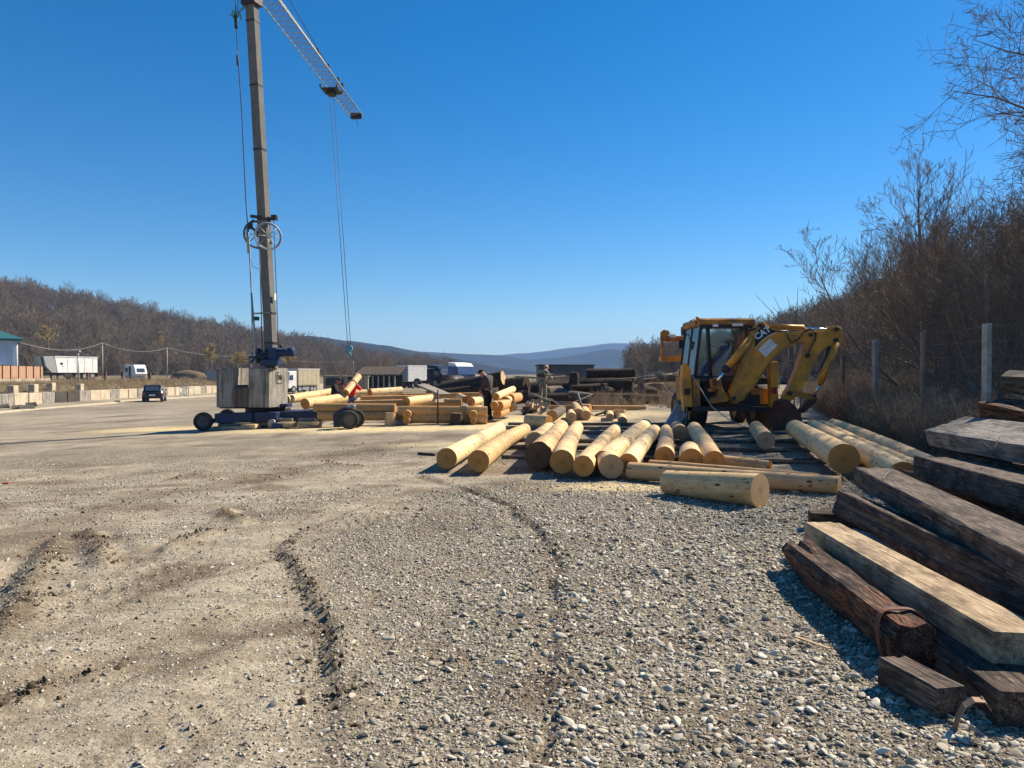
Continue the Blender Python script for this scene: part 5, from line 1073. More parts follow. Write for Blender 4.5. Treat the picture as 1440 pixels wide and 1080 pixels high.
c = P(382+0, 595, 24); tag(MB().cyl(c+Vector((0, -.04, 0)), c+Vector((.02, .05, 0)), .13, 18).build('rope_coil', m_steel), 'small round metal drum under the middle of the crane chassis', 'drum')
# ================================================================= the yellow backhoe loader
LY = 18.6
lo0 = P(1020, 600, 19.3); lo0.z = gz(lo0.x, lo0.y)
LD = empty('backhoe_loader', lo0, 'dirty yellow backhoe loader seen from behind with its boom folded to the right', 'loader')
def pp(px, Y): return [P(u, v, Y) for u, v in px]
def plate(name, px, Y, th, mt=m_yel, ch=.01, lab=None, par=None): return MB().prism(pp(px, Y), (0, th, 0), ch=ch).build(name, mt, par or LD, lab)
def rodp(name, pts, r, mt, n=12, par=None): mb = MB(); mb.tube([P(*p) for p in pts], r, n); return mb.build(name, mt, par or LD)
def pin(u, v, Y, r=.05, th=.42, mt=m_dsteel, nm='pivot_pin'): c = P(u, v, Y); return MB().cyl(c-Vector((0, .02, 0)), c+Vector((0, th, 0)), r, 12).build(nm, mt, LD)
# boom, dipper, cylinders
boom = plate('boom', [(1027, 553), (1036, 534), (1050, 503), (1060, 478), (1060, 466), (1066, 456), (1071, 454), (1077, 457), (1084, 463), (1100, 465), (1125, 466), (1142, 466), (1146, 472), (1141, 480), (1126, 481), (1112, 485), (1100, 490), (1088, 501), (1076, 518), (1060, 541), (1046, 559), (1036, 566), (1029, 563)], LY, .30)
plate('boom_edge_plate', [(1029, 566), (1036, 568), (1047, 561), (1061, 543), (1077, 520), (1089, 503), (1101, 492), (1113, 487), (1127, 483), (1127, 481.5), (1112, 485), (1100, 490.5), (1088, 501.5), (1076, 518.5), (1060, 541.5), (1046, 559.5), (1036, 566.5), (1029, 565)], LY-.03, .36, m_yeld, 0)
dip = plate('dipper_arm', [(1133, 478), (1139, 466), (1160, 464), (1168, 459), (1178, 458), (1184, 462), (1186, 471), (1185, 481), (1180, 486), (1168, 485), (1159, 489), (1152, 498), (1140, 521), (1129, 545), (1118, 560), (1108, 568), (1101, 563), (1103, 556), (1112, 540), (1122, 515)], LY+.03, .24)
rodp('cylinder_barrel', [(1078, 458.5, LY+.12), (1130, 460.5, LY+.12)], .065, m_yel); rodp('cylinder_rod', [(1130, 461, LY+.12), (1168, 464, LY+.12)], .035, m_chrome)
rodp('cylinder_barrel', [(1021, 519, LY-.15), (1058, 474, LY-.05)], .095, m_yel, 14); rodp('cylinder_rod', [(1009, 536, LY-.17), (1021, 519, LY-.15)], .045, m_chrome); rodp('cylinder_collar', [(1019, 521.5, LY-.15), (1023.5, 516.5, LY-.15)], .105, m_dsteel, 14)
rodp('cylinder_barrel', [(1177, 482, LY-.03), (1153, 540, LY-.03)], .075, m_yel, 14); rodp('cylinder_rod', [(1153, 540, LY-.03), (1146, 553, LY-.03)], .035, m_chrome)
for (u, v, r) in ((1177, 463, .05), (1176, 478, .055), (1069, 458, .05), (1061, 463, .035), (1140, 471, .045), (1111, 553, .05), (1145, 557, .05), (1032, 560, .05), (1127, 578, .04)): pin(u, v, LY-.03, r)
MB().prism(pp([(1062, 461), (1068, 452.5), (1074, 453), (1078, 456), (1070, 459.5), (1064, 464)], LY-.02), (0, .05, 0), ch=.006).build('pivot_lug', m_yeld, LD)
plate('bucket_link', [(1108, 551), (1112, 549), (1140, 553), (1148, 555), (1149, 560), (1143, 562), (1112, 557)], LY-.04, .10, m_yeld); plate('bucket_link', [(1143, 556), (1150, 560), (1148, 566), (1131, 581), (1125, 580), (1127, 575)], LY+.02, .22, m_rust)
# digging bucket: a curved shell with side plates and teeth
outer = [(1099, 566), (1094, 577), (1089, 590), (1087, 604)]; back = [(1099, 566), (1108, 563), (1118, 570), (1126, 582), (1129, 595), (1127, 603), (1112, 604), (1098, 606), (1087, 607), (1089, 594), (1094, 578)]
for yy in (LY-.22, LY+.42): plate('bucket_side', back, yy, .03, m_rust, .004)
mb = MB(); sh = pp([(1099, 566), (1108, 563), (1118, 570), (1126, 582), (1129, 595), (1127, 603), (1112, 605)], LY-.21)
for i in range(len(sh)-1): d = sh[i+1]-sh[i]; mb.prism([sh[i], sh[i+1], sh[i+1]+Vector((-.02, 0, .02)), sh[i]+Vector((-.02, 0, .02))], (0, .65, 0))
mb.prism(pp([(1099, 566), (1094, 578), (1089, 594), (1087, 606), (1090, 606), (1092, 594), (1097, 579), (1101, 568)], LY-.21), (0, .65, 0)); mb.build('bucket_shell', m_rust, LD)
for k in range(4): q = P(1087, 604, LY-.18+.18*k); MB().prism([q+Vector((-.03, 0, .05)), q+Vector((.05, 0, .05)), q+Vector((.0, 0, -.10))], (0, .07, 0)).build('bucket_tooth', m_steel, LD)
# hoses
for pts in (((1107, 464), (1108, 475), (1113, 482), (1122, 478), (1131, 466), (1139, 462), (1146, 466), (1147, 475), (1141, 487), (1136, 497), (1135, 503)), ((1133, 467), (1137, 463), (1143, 463), (1148, 469), (1146, 480)), ((1165, 488), (1160, 505), (1152, 520), (1148, 527)), ((1167, 487), (1163, 500), (1154, 518)), ((1083, 464), (1095, 466), (1108, 465))):
    mb = MB(); mb.tube([P(u, v, LY-.06-.02*(i % 2)) for i, (u, v) in enumerate(pts)], .016, 6); mb.build('hydraulic_hose', m_black, LD)
c = P(1135.5, 500, LY-.05); MB().box(c, (.10, .08, .09), ch=.01).build('hose_clamp', m_dsteel, LD)
# decal with lettering
m_dec = plain('black_decal', (.012, .012, .014), .5, var=.1)
plate('decal', [(1061.5, 489), (1061, 468), (1074, 457.5), (1091, 466.2), (1079, 472), (1070, 479)], LY-.006, .004, m_dec, 0)
mb = MB(); q = pp([(1061.5, 490.5), (1070, 480.5), (1079, 473.5), (1091, 467.5), (1098, 466)], LY-.01); mb.tube(q, .010, 4); mb.build('decal_border', m_sign, LD)
def text_on(txt, loc, size, rot, mt, nm='lettering', parent=None, offset=.0, ext=.003, sx=1.):
    cu = bpy.data.curves.new(nm, 'FONT'); cu.body = txt; cu.size = size; cu.extrude = ext; cu.offset = offset; cu.align_x = 'CENTER'; cu.align_y = 'CENTER'; cu.resolution_u = 3
    o = bpy.data.objects.new(nm, cu); sc.collection.objects.link(o); o.scale = (sx, 1, 1)
    off = WO[parent.name] if parent else Vector(); o.parent = parent; o.location = Vector(loc)-off; o.rotation_euler = rot; o.data.materials.append(mt); return o
text_on('CAT', P(1072.3, 468.5, LY-.014), .225, (R(90), R(-33), 0), m_sign, parent=LD, offset=.008)
plate('sticker', [(1066, 492), (1083, 476), (1093, 486), (1077, 502)], LY-.008, .006, m_sign, 0)
for t_, u, v, s_ in (('MT', 1077.5, 496, .05), ('B-50', 1080, 488, .055), ('LM', 1075, 491.5, .045)): text_on(t_, P(u, v, LY-.013), s_, (R(90), R(-43), 0), m_dec, parent=LD, ext=.001)
c = P(1085.5, 482.5, LY-.012); mb = MB(); mb.ring(c, (0, 1, 0), .035, .006, 16, 4); mb.build('sticker_ring', m_greyp, LD)
for (u, v) in ((1048, 527), (1051, 525), (1115, 472), (1119, 472)): pin(u, v, LY-.015, .012, .02, m_black, 'bolt_head')
# swing post and rear frame
plate('swing_post', [(1000, 533), (1008, 531), (1014, 536), (1017, 548), (1026, 559), (1024, 565), (1000, 567), (1000, 561), (1010, 556), (1011, 548), (1002, 545)], LY+.12, .22, m_yeld)
rodp('swing_cylinder', [(998, 566, LY+.3), (1024, 561, LY+.25)], .05, m_yeld); rodp('swing_cylinder', [(1002, 556, LY+.3), (1018, 553, LY+.3)], .035, m_dsteel)
plate('swing_bracket', [(999, 546), (1006, 546), (1006, 551), (999, 551)], LY+.1, .3, m_yeld); plate('hose_block', [(1002, 533), (1008, 532), (1009, 541), (1003, 542)], LY+.05, .15, m_rust)
plate('rear_crossbeam', [(962, 572), (1090, 572), (1090, 578.5), (962, 578.5)], LY+.35, .25, m_dsteel, .015)
plate('rear_frame_plate', [(974, 532), (984, 533), (985, 571), (974, 573)], LY+.42, .1, m_yeld); plate('upper_crossbeam', [(974, 531), (1046, 531), (1046, 537), (974, 537)], LY+.45, .2, m_dsteel, .015)
plate('stabilizer_leg', [(960, 514), (965, 510), (972, 520), (974, 578), (962, 578), (959, 545)], LY+.35, .28, m_yel, lab='left yellow stabilizer column'); plate('stabilizer_leg', [(1083, 509), (1094, 508), (1095, 540), (1094, 548), (1097, 580), (1085, 582), (1084, 546)], LY+.30, .26, m_yel, lab='right yellow stabilizer column')
plate('stabilizer_foot', [(1085, 582), (1095, 581), (1096, 606), (1086, 606)], LY+.3, .2, m_rust, lab='rust-red right foot')
for (u, v) in ((967, 551), (1089, 549)): plate('tail_light', [(u-3.5, v-4.5), (u+3.5, v-4.5), (u+3.5, v+4.5), (u-3.5, v+4.5)], LY+.26, .05, m_redl if u > 1000 else m_black, .004)
plate('blade_foot', [(934, 598), (953, 566), (957, 569), (966, 583), (950, 607), (936, 606)], LY+.95, .05, plain('worn_grey_blade', (.42, .47, .54), .45, .4, dirt=(.12, .1, .08)), .004, lab='slanted worn grey steel plate at the left'); plate('blade_back', [(953, 566), (962, 562), (968, 583), (966, 600), (950, 607), (960, 584)], LY+1.05, .5, m_dsteel, .01)
plate('fender', [(1055, 547), (1081, 546), (1085, 551), (1085, 563), (1080, 568.5), (1057, 568.5), (1052, 563), (1052, 552)], LY+.75, .5, m_yel, .02, lab='yellow tank-like fender on the right'); plate('fender', [(960, 530), (972, 526), (975, 534), (976, 565), (962, 566)], LY+.9, .9, m_yeld, .02)
plate('step_shelf', [(1062, 532), (1086, 531), (1086, 540), (1061, 541)], LY+.6, .6, m_black, .01); plate('cushion', [(1063, 532), (1066, 527), (1073, 527), (1078, 532)], LY+.7, .4, m_plank, .015)
# main body behind: chassis, hydraulics, hood
B = lambda nm, x0, x1, y0, y1, z0, z1, mt, ch=.02, lab=None: MB().box(((x0+x1)/2, (y0+y1)/2, (z0+z1)/2), (x1-x0, y1-y0, z1-z0), ch=ch).build(nm, mt, LD, lab)
gz0 = lo0.z
B('main_chassis', 5.15, 6.45, 19.2, 23.4, gz0+.55, gz0+.95, m_dsteel); B('hydraulic_block', 4.98, 6.2, 19.15, 19.9, gz0+.75, gz0+1.38, m_black); B('engine_hood', 5.25, 6.45, 21.3, 23.6, gz0+.95, gz0+1.65, m_yel, .06); B('front_grille', 5.35, 6.35, 23.6, 23.75, gz0+.8, gz0+1.6, m_black)
for x in (4.98, 6.72): 
    spoke_wheel(LD, 'rear_tyre', (x, 20.15, gz0+.62), (1, 0, 0), .64, .44, rim=m_yeld, n=36)
for x in (5.08, 6.88): spoke_wheel(LD, 'front_tyre', (x, 22.5, gz0+.45), (1, 0, 0), .46, .32, rim=m_yeld, n=30)
MB().cyl((5, 20.15, gz0+.62), (6.7, 20.15, gz0+.62), .12, 12).build('rear_axle', m_dsteel, LD); MB().cyl((5.1, 22.5, gz0+.45), (6.8, 22.5, gz0+.45), .09, 12).build('front_axle', m_dsteel, LD)
# cab
yc0, yc1 = 19.45, 21.15; xl0, xr0 = P(977, 530, yc0).x, P(1058, 530, yc0).x; xl1, xr1 = P(986, 458, yc0).x, P(1057, 458, yc0).x; zb0 = P(1000, 531, yc0).z; zt0 = P(1000, 458, yc0).z
def cp_(x, y, z): return Vector((x, y, z))
lb, lt, rb, rt = cp_(xl0, yc0, zb0), cp_(xl1, yc0, zt0), cp_(xr0, yc0, zb0), cp_(xr1, yc0, zt0); D = Vector((0, yc1-yc0, 0))
def post(nm, a, b, w_=.055, mt=m_black): mb = MB(); mb.tube([a, b], w_/1.3, 4, sm=False); return mb.build(nm, mt, LD)
for a, b in ((lb, lt), (rb, rt), (lb+D, lt+D), (rb+D, rt+D), (lb+D*.5, lt+D*.5), (rb+D*.5, rt+D*.5)): post('cab_post', a, b)
post('cab_post', P(999, 531, yc0), P(995, 459, yc0), .07); post('cab_post', P(1046, 531, yc0), P(1050, 459, yc0), .05)
for a, b in ((lb, rb), (lb+D, rb+D), (lb, lb+D), (rb, rb+D), (lt, rt), (lt, lt+D)): post('cab_rail', a, b, .06)
def pane(poly, th=.008, d=None): poly = [Vector(p) for p in poly]; n = (poly[1]-poly[0]).cross(poly[2]-poly[0]).normalized(); MB().prism(poly, n*th).build('cab_window', m_glass, LD)
pane([lb, P(998, 531, yc0), P(994, 459, yc0), lt]); pane([P(1000, 531, yc0), P(1045, 531, yc0), P(1049, 459, yc0), P(996, 459, yc0)]); pane([P(1047, 531, yc0), rb, rt, P(1051, 459, yc0)])
pane([lb+Vector((-.005, 0, 0)), lt+Vector((-.005, 0, 0)), lt+D*.48+Vector((-.005, 0, 0)), lb+D*.48+Vector((-.005, 0, 0))]); pane([lb+D*.52, lt+D*.52, lt+D, lb+D]); pane([rb, rb+D, rt+D, rt]); pane([lb+D, rb+D, rt+D, lt+D])
zr = P(1000, 449.5, yc0).z; mb = MB(); mb.box(((xl1+xr1)/2, (yc0+yc1)/2, (zt0+zr)/2+.02), (xr1-xl1+.16, yc1-yc0+.22, zr-zt0+.02), ch=.04); mb.box(((xl1+xr1)/2+.1, (yc0+yc1)/2, zr+.03), (.9, 1.2, .06), ch=.02); mb.build('cab_roof', m_yeld, LD)
plate('roof_lip', [(984, 456), (1053, 455), (1053, 461), (984, 461)], yc0-.09, .06, m_black, .01)
for u, v in ((1006.5, 457.5), (1034, 456.5), (1041.5, 456.5)): plate('work_light', [(u-3.6, v-2), (u+3.6, v-2), (u+3.6, v+2), (u-3.6, v+2)], yc0-.15, .05, m_sign, .006)
plate('seat_back', [(1004, 533), (1006, 510), (1011, 496), (1026, 496), (1031, 510), (1033, 533)], 20.05, .14, m_seat, .04); plate('headrest', [(1010.5, 494), (1011, 482), (1015, 478.5), (1023, 478.5), (1027, 482), (1027, 494)], 20.05, .10, m_seat, .03); plate('headrest_mark', [(1014, 486), (1023, 486), (1023, 482.5), (1014, 482.5)], 20.035, .006, m_sign, 0)
plate('armrest', [(988, 533), (989, 512), (994, 506), (998, 507), (998, 533)], 20.0, .3, m_seat, .03); plate('armrest', [(1007, 500), (1009, 492), (1012, 491), (1010, 503)], 20.03, .1, m_plank, .01)
B('cab_floor', xl0+.02, xr0-.02, yc0+.05, yc1-.05, zb0-.12, zb0-.04, m_black); B('dashboard', xl0+.3, xr0-.3, yc1-.5, yc1-.15, zb0, zb0+.55, m_black, .04); mb = MB(); mb.ring(((xl0+xr0)/2, yc1-.55, zb0+.75), (0, -.8, .6), .18, .018, 20, 6); mb.build('steering_wheel', m_black, LD)
for u in (1036, 1041): mb = MB(); mb.tube([P(u, 531, 19.7), P(u+1, 512, 19.75)], .012, 6); mb.ring(P(u+1, 510, 19.75), (0, 1, 0), .02, .018, 8, 6); mb.build('control_lever', m_black, LD)
c = P(981, 453, 19.6); mb = MB(); mb.tube([c+Vector((0, 0, -.05)), c+Vector((0, 0, .02))], .055, 14); mb.build('beacon_base', m_black, LD); mb = MB(); mb.tube([c+Vector((0, 0, .02)), c+Vector((0, 0, .12)), c+Vector((0, 0, .15))], [.058, .055, .03], 14); mb.build('beacon', m_orange, LD)
# mirror and front loader gear up at the left
mb = MB(); mb.tube([P(977, 474, 20.6), P(966, 470, 20.8), P(961, 480, 20.8)], .015, 6); mb.box(P(957.5, 484, 20.8), (.13, .06, .24), ch=.02); mb.build('mirror', m_black, LD)
for yy in (22.2, 23.4):
    plate('loader_arm', [(958, 505), (967, 490), (968, 474), (972, 455), (977, 449), (980, 452), (975, 476), (974, 500), (966, 520), (958, 520)], yy, .10, m_yeld, .01)
plate('carriage_top_bar', [(936, 472), (970, 473), (970, 480), (932, 480)], 22.9, .18, m_yeld, .01, lab='upper bar of the raised front carriage'); plate('carriage_side_bar', [(930, 479), (933, 479), (933.5, 507), (930.5, 507)], 22.9, .14, m_yeld, .006); plate('carriage_bottom_bar', [(930, 501), (968, 500), (970, 508), (930, 508)], 22.8, .4, m_yel, .01, lab='lower yellow bar of the raised front carriage')
plate('carriage_cheek', [(929, 478), (929.5, 467), (934, 463.5), (941, 465), (942, 470), (938, 473), (935, 480), (931, 482)], 22.85, .12, m_yeld, .01); plate('carriage_plate', [(942, 470.5), (950, 470.5), (950, 474.5), (942, 474.5)], 22.85, .03, m_sign, .002)
rodp('tilt_cylinder', [(966, 470, 22.6), (974, 452, 22.4)], .05, m_dsteel); rodp('tilt_cylinder', [(959, 472, 22.7), (968, 462, 22.6)], .04, m_dsteel); mb = MB(); mb.tube([P(970, 452, 22), P(975, 449, 22), P(980, 453, 21.8), P(978, 462, 21.8), P(971, 470, 22)], .02, 6); mb.build('hydraulic_hose', m_black, LD); mb = MB(); mb.tube([P(966, 468, 22), P(969, 455, 22), P(974, 450, 21.9)], .02, 6); mb.build('hydraulic_hose', m_black, LD)
mb = MB(); mb.box(P(973, 456, 22), (.2, .3, .12), ch=.02); mb.box(P(961, 465, 22.6), (.1, .3, .25), ch=.02); mb.build('arm_linkage', m_dsteel, LD)
plate('carriage_hook', [(984, 462), (979, 470), (973, 480), (970, 477), (976, 466), (982, 459)], 20.9, .05, m_plank, .004)
# slack rope from the cab to the ground
mb = MB(); q = [P(973, 527, 18.9), P(984, 545, 18.4), P(1001, 572, 17.9), P(1022, 588, 17.6), P(1045, 600, 17.4)]; e = [G(1075, 606), G(1100, 604), G(1118, 598)]; mb.tube(q+[p+Vector((0, 0, .03)) for p in e], .012, 5); tag(mb.build('slack_rope', plain('grey_rope', (.4, .38, .34), .9)), 'thin grey slack rope hanging from the loader cab down to the gravel', 'rope')
mb = MB(); q = [P(965, 560, 18.9), P(966, 585, 18.9), P(962, 600, 18.9), P(957, 604, 18.9)]; mb.tube(q, .01, 5); tag(mb.build('loose_string', plain('pale_cord', (.35, .34, .32), .9)), 'short pale string hanging beside the grey plate of the loader', 'string')
# coiled cable and dark scrap behind the thickest log
q = G(1128, 603); mb = MB()
for k in range(4): mb.ring(q+Vector((.1*k, .05*k, .05+.03*k)), (.3*k-.4, .2, 1), .22+.03*k, .018, 18, 5)
mb.box(q+Vector((.1, .2, .12)), (.6, .3, .2), rotz(.4), ch=.03); tag(mb.build('cable_coil', m_dsteel), 'dark coil of cable and scrap behind the far end of the thickest log', 'cable')
q = P(844, 583, 22); mb = MB(); g_ = [G(828, 582), G(838, 586), G(846, 586), G(851, 585)]; mb.tube([p+Vector((0, 0, .03)) for p in g_], .015, 5); c = G(853, 585)+Vector((0, 0, .12))
mb.box(c, (.2, .18, .16), ch=.03); mb.box(c+Vector((-.25, 0, -.04)), (.36, .03, .07), frame_from((1, 0, .3)), ch=.01); mb.ring(c+Vector((0, 0, .1)), (1, 0, .2), .07, .014, 12, 5); tag(mb.build('chainsaw', m_dsteel), 'small dark chainsaw-like tool with a cable on the sawdust by the chopping block', 'saw')
# ================================================================= people
def skinned(name, verts, edges, root=0, sub=1):
    me = bpy.data.meshes.new(name); me.from_pydata([v[0] for v in verts], edges, []); o = bpy.data.objects.new(name, me); sc.collection.objects.link(o)
    md = o.modifiers.new('s', 'SKIN'); md.use_smooth_shade = True
    for i, v in enumerate(verts): sv = me.skin_vertices[0].data[i]; sv.radius = v[1] if hasattr(v[1], '__len__') else (v[1], v[1]); sv.use_root = i == root
    if sub: m2 = o.modifiers.new('d', 'SUBSURF'); m2.levels = sub; m2.render_levels = sub
    bpy.context.view_layer.update(); dg = bpy.context.evaluated_depsgraph_get(); em = bpy.data.meshes.new_from_object(o.evaluated_get(dg)); V = [v.co[:] for v in em.vertices]; Fc = [tuple(p.vertices) for p in em.polygons]
    bpy.data.objects.remove(o); return V, Fc
def person(label, loc, face, J, top, legs, cap, sk=m_skin, shoes=m_black, h=1.75, capkind='beanie'):
    """J: joints in metres, x = right of the body, y = forward, z = up"""
    s = h/1.75; loc = Vector(loc); root = empty('person', loc, label, 'person'); Rz = rotz(face)
    def w(p): return tuple(loc + Rz@(Vector(p)*s))
    ch, ne, hd = Vector(J['chest']), Vector(J['neck']), Vector(J['head']); pe = Vector(J['pelvis']); fwd = Vector(J.get('look', (0, 1, -.2))).normalized()
    up = (hd-ne).normalized(); vs_ = [(w(pe), (.14*s, .11*s)), (w(pe.lerp(ch, .5)), (.135*s, .105*s)), (w(ch), (.155*s, .11*s)), (w(ne), .06*s), (w(hd-up*.03), (.075*s, .085*s)), (w(hd+up*.06), (.08*s, .095*s)), (w(hd+up*.11), .055*s), (w(hd+fwd*.115+up*0), .018*s)]
    ed = [(0, 1), (1, 2), (2, 3), (3, 4), (4, 5), (5, 6), (4, 7)]
    jk = [(w(pe+Vector((0, 0, -.06))), (.175*s, .14*s)), (w(pe.lerp(ch, .5)), (.17*s, .135*s)), (w(ch), (.185*s, .14*s)), (w(ch.lerp(ne, .8)), .085*s)]; je = [(0, 1), (1, 2), (2, 3)]
    tr = [(w(pe), (.16*s, .13*s))]; te = []; bt = []
    for sd in ('l', 'r'):
        sx = -1 if sd == 'l' else 1; sh, el, wr_, hnd = [Vector(J[k+sd]) for k in ('sh', 'el', 'wr', 'hd')]
        b = len(vs_); vs_ += [(w(sh), .065*s), (w(el), .045*s), (w(wr_), .032*s), (w(hnd), (.042*s, .022*s))]; ed += [(2, b), (b, b+1), (b+1, b+2), (b+2, b+3)]
        dh = (hnd-wr_).normalized(); sd_ = dh.cross(Vector((0, 1, .3))).normalized()
        for k in range(5):
            b2 = len(vs_); off = sd_*(-.03+.02*k) if k < 4 else sd_*.05; ln = (.07, .08, .075, .06, .045)[k]; vs_ += [(w(hnd+off+dh*ln*.5), .0095*s), (w(hnd+off*1.1+dh*ln+Vector((0, .02, -.01))), .008*s)]; ed += [(b+3, b2), (b2, b2+1)]
        c = len(jk); jk += [(w(sh), .085*s), (w(el), .065*s), (w(wr_.lerp(el, .12)), .052*s)]; je += [(2, c), (c, c+1), (c+1, c+2)]
        hp, kn, an, to = [Vector(J[k+sd]) for k in ('hp', 'kn', 'an', 'to')]
        b = len(vs_); vs_ += [(w(hp), .085*s), (w(kn), .055*s), (w(an), .04*s), (w(to), .035*s)]; ed += [(0, b), (b, b+1), (b+1, b+2), (b+2, b+3)]
        c = len(tr); tr += [(w(hp), .105*s), (w(kn), .08*s), (w(an+Vector((0, 0, .03))), .068*s)]; te += [(0, c), (c, c+1), (c+1, c+2)]
        m = MB(); A, T_ = Vector(w(an)), Vector(w(to)); hl = A-(T_-A).normalized()*.07*s; m.tube([A+Vector((0, 0, .06*s)), A-Vector((0, 0, .02*s))], .06*s, 8); bt.append((A, T_, hl))
    V, Fc = skinned('body', vs_, ed); mesh_obj('body', V, Fc, sk, root, smooth=True)
    V, Fc = skinned('jacket', jk, je); mesh_obj('jacket', V, Fc, top, root, smooth=True); V, Fc = skinned('trousers', tr, te); mesh_obj('trousers', V, Fc, legs, root, smooth=True)
    for A, T_, hl in bt:
        V, Fc = skinned('boot', [(tuple(A+Vector((0, 0, .09))), .062*s), (tuple(A+Vector((0, 0, -.01))), .055*s), (tuple(hl+Vector((0, 0, -.03))), .045*s), (tuple(A.lerp(T_, .6)+Vector((0, 0, -.01))), (.05*s, .04*s)), (tuple(T_), (.048*s, .032*s))], [(0, 1), (1, 2), (1, 3), (3, 4)]); mesh_obj('boot', V, Fc, shoes, root, smooth=True)
    H_ = Vector(w(hd)); U_ = (Rz@up); F_ = (Rz@fwd); S_ = F_.cross(U_).normalized()
    V, Fc = ico(2); k = [v for v in V]; V2 = [H_+U_*(.055*s)+S_*(v[0]*.098*s)+F_*(v[1]*.112*s-.008)+U_*(max(v[2], -.15)*.095*s) for v in V]; mesh_obj('cap' if cap is not m_hair else 'hair', [tuple(v) for v in V2], Fc, cap, root, smooth=True)
    if capkind == 'peak': MB().prism([H_+U_*.06+F_*.09+S_*.07, H_+U_*.06+F_*.09-S_*.07, H_+U_*.045+F_*.18-S_*.05, H_+U_*.045+F_*.18+S_*.05], U_*.012).build('cap_peak', cap, root)
    for sx in (-1, 1):
        MB().tube([H_+S_*sx*.03*s+F_*.092*s+U_*.02*s, H_+S_*sx*.03*s+F_*.102*s+U_*.02*s], .009*s, 6).build('eye', m_black, root); MB().tube([H_+S_*sx*.078*s-U_*.02*s, H_+S_*sx*.088*s+U_*.025*s], .014*s, 6).build('ear', sk, root)
    MB().tube([H_-S_*.022*s+F_*.094*s-U_*.05*s, H_+S_*.022*s+F_*.094*s-U_*.05*s], .006*s, 5).build('mouth', m_redl, root)
    return root
STD = dict(pelvis=(0, 0, .96), chest=(0, .02, 1.30), neck=(0, .03, 1.49), head=(0, .06, 1.60), shl=(-.19, .02, 1.42), shr=(.19, .02, 1.42), ell=(-.25, -.02, 1.13), elr=(.25, -.02, 1.13), wrl=(-.23, .08, .90), wrr=(.23, .08, .90), hdl=(-.22, .10, .82), hdr=(.22, .10, .82),
    hpl=(-.1, 0, .90), hpr=(.1, 0, .90), knl=(-.11, .03, .50), knr=(.12, .02, .50), anl=(-.12, 0, .09), anr=(.13, 0, .09), tol=(-.14, .15, .04), tor=(.16, .15, .04))
p = G(687, 590); p = P(687, 590, 25.0); p.z = gz(p.x, p.y)
J = dict(STD); J.update(chest=(0, .05, 1.30), neck=(0, .14, 1.47), head=(0, .24, 1.545), look=(0, .8, -.6), ell=(-.26, .06, 1.13), elr=(.27, .06, 1.12), wrl=(-.12, .24, .98), wrr=(.14, .22, .96), hdl=(-.06, .28, .93), hdr=(.07, .27, .92), knl=(-.1, .04, .5), knr=(.1, .05, .5))
person('man in dark grey jacket and black beanie standing with bowed head before the log frame', p, R(62), J, m_cl_grey, m_cl_dark, plain('black_beanie', (.015, .01, .015), .95), h=1.82)
p = P(469, 575, 27.8); p.z = gz(p.x, p.y)-.1
J = dict(STD); J.update(chest=(0, .06, 1.30), neck=(0, .12, 1.49), head=(0, .18, 1.59), look=(0, .9, -.4), ell=(-.25, .12, 1.14), elr=(.25, .14, 1.12), wrl=(-.14, .38, 1.08), wrr=(.18, .40, 1.06), hdl=(-.12, .46, 1.07), hdr=(.16, .48, 1.05))
person('man in black jacket and dark cap reaching with both hands towards the hanging log', p, R(-80), J, m_cl_dark, m_cl_dark, m_cl_dark, h=1.72)
p = P(494.5, 575, 27.7); p.z = gz(p.x, p.y)-.12
J = dict(STD); J.update(look=(-.3, -.9, -.3), head=(0, .04, 1.60), ell=(-.42, .10, 1.24), elr=(.40, .05, 1.28), wrl=(-.36, .28, 1.44), wrr=(.22, .30, 1.34), hdl=(-.32, .34, 1.50), hdr=(.15, .36, 1.38)); J['look'] = (.2, .9, -.2)
person('man in red jacket and grey jeans holding the slanting log beside the man in black', p, R(165), J, m_red, m_cl_jean, m_cl_dark, h=1.75)
p = P(763, 580, 33.0); p.z = gz(p.x, p.y)+.25
J = dict(STD); J.update(chest=(0, .12, 1.28), neck=(0, .2, 1.45), head=(0, .27, 1.55), look=(0, .9, -.3), ell=(-.3, .15, 1.12), elr=(.3, .15, 1.12), wrl=(-.2, .42, 1.15), wrr=(.25, .40, 1.12), hdl=(-.16, .5, 1.16), hdr=(.2, .48, 1.13), knl=(-.15, .1, .5), knr=(.16, -.02, .5))
person('man in khaki work clothes and pale cap bending over the old dark trunks', p, R(-35), J, m_cl_khaki, m_cl_khaki, plain('pale_cap', (.55, .5, .4), .9), h=1.8, capkind='peak')
a, b = P(755, 528, 32.5), P(777, 526.5, 32.7); mb = MB(); mb.tube([a, b], .03, 8); mb.box(a.lerp(b, .3), (.3, .18, .2), ch=.03); tag(mb.build('work_tool', m_dsteel), 'dark long tool held level by the man in khaki', 'tool')
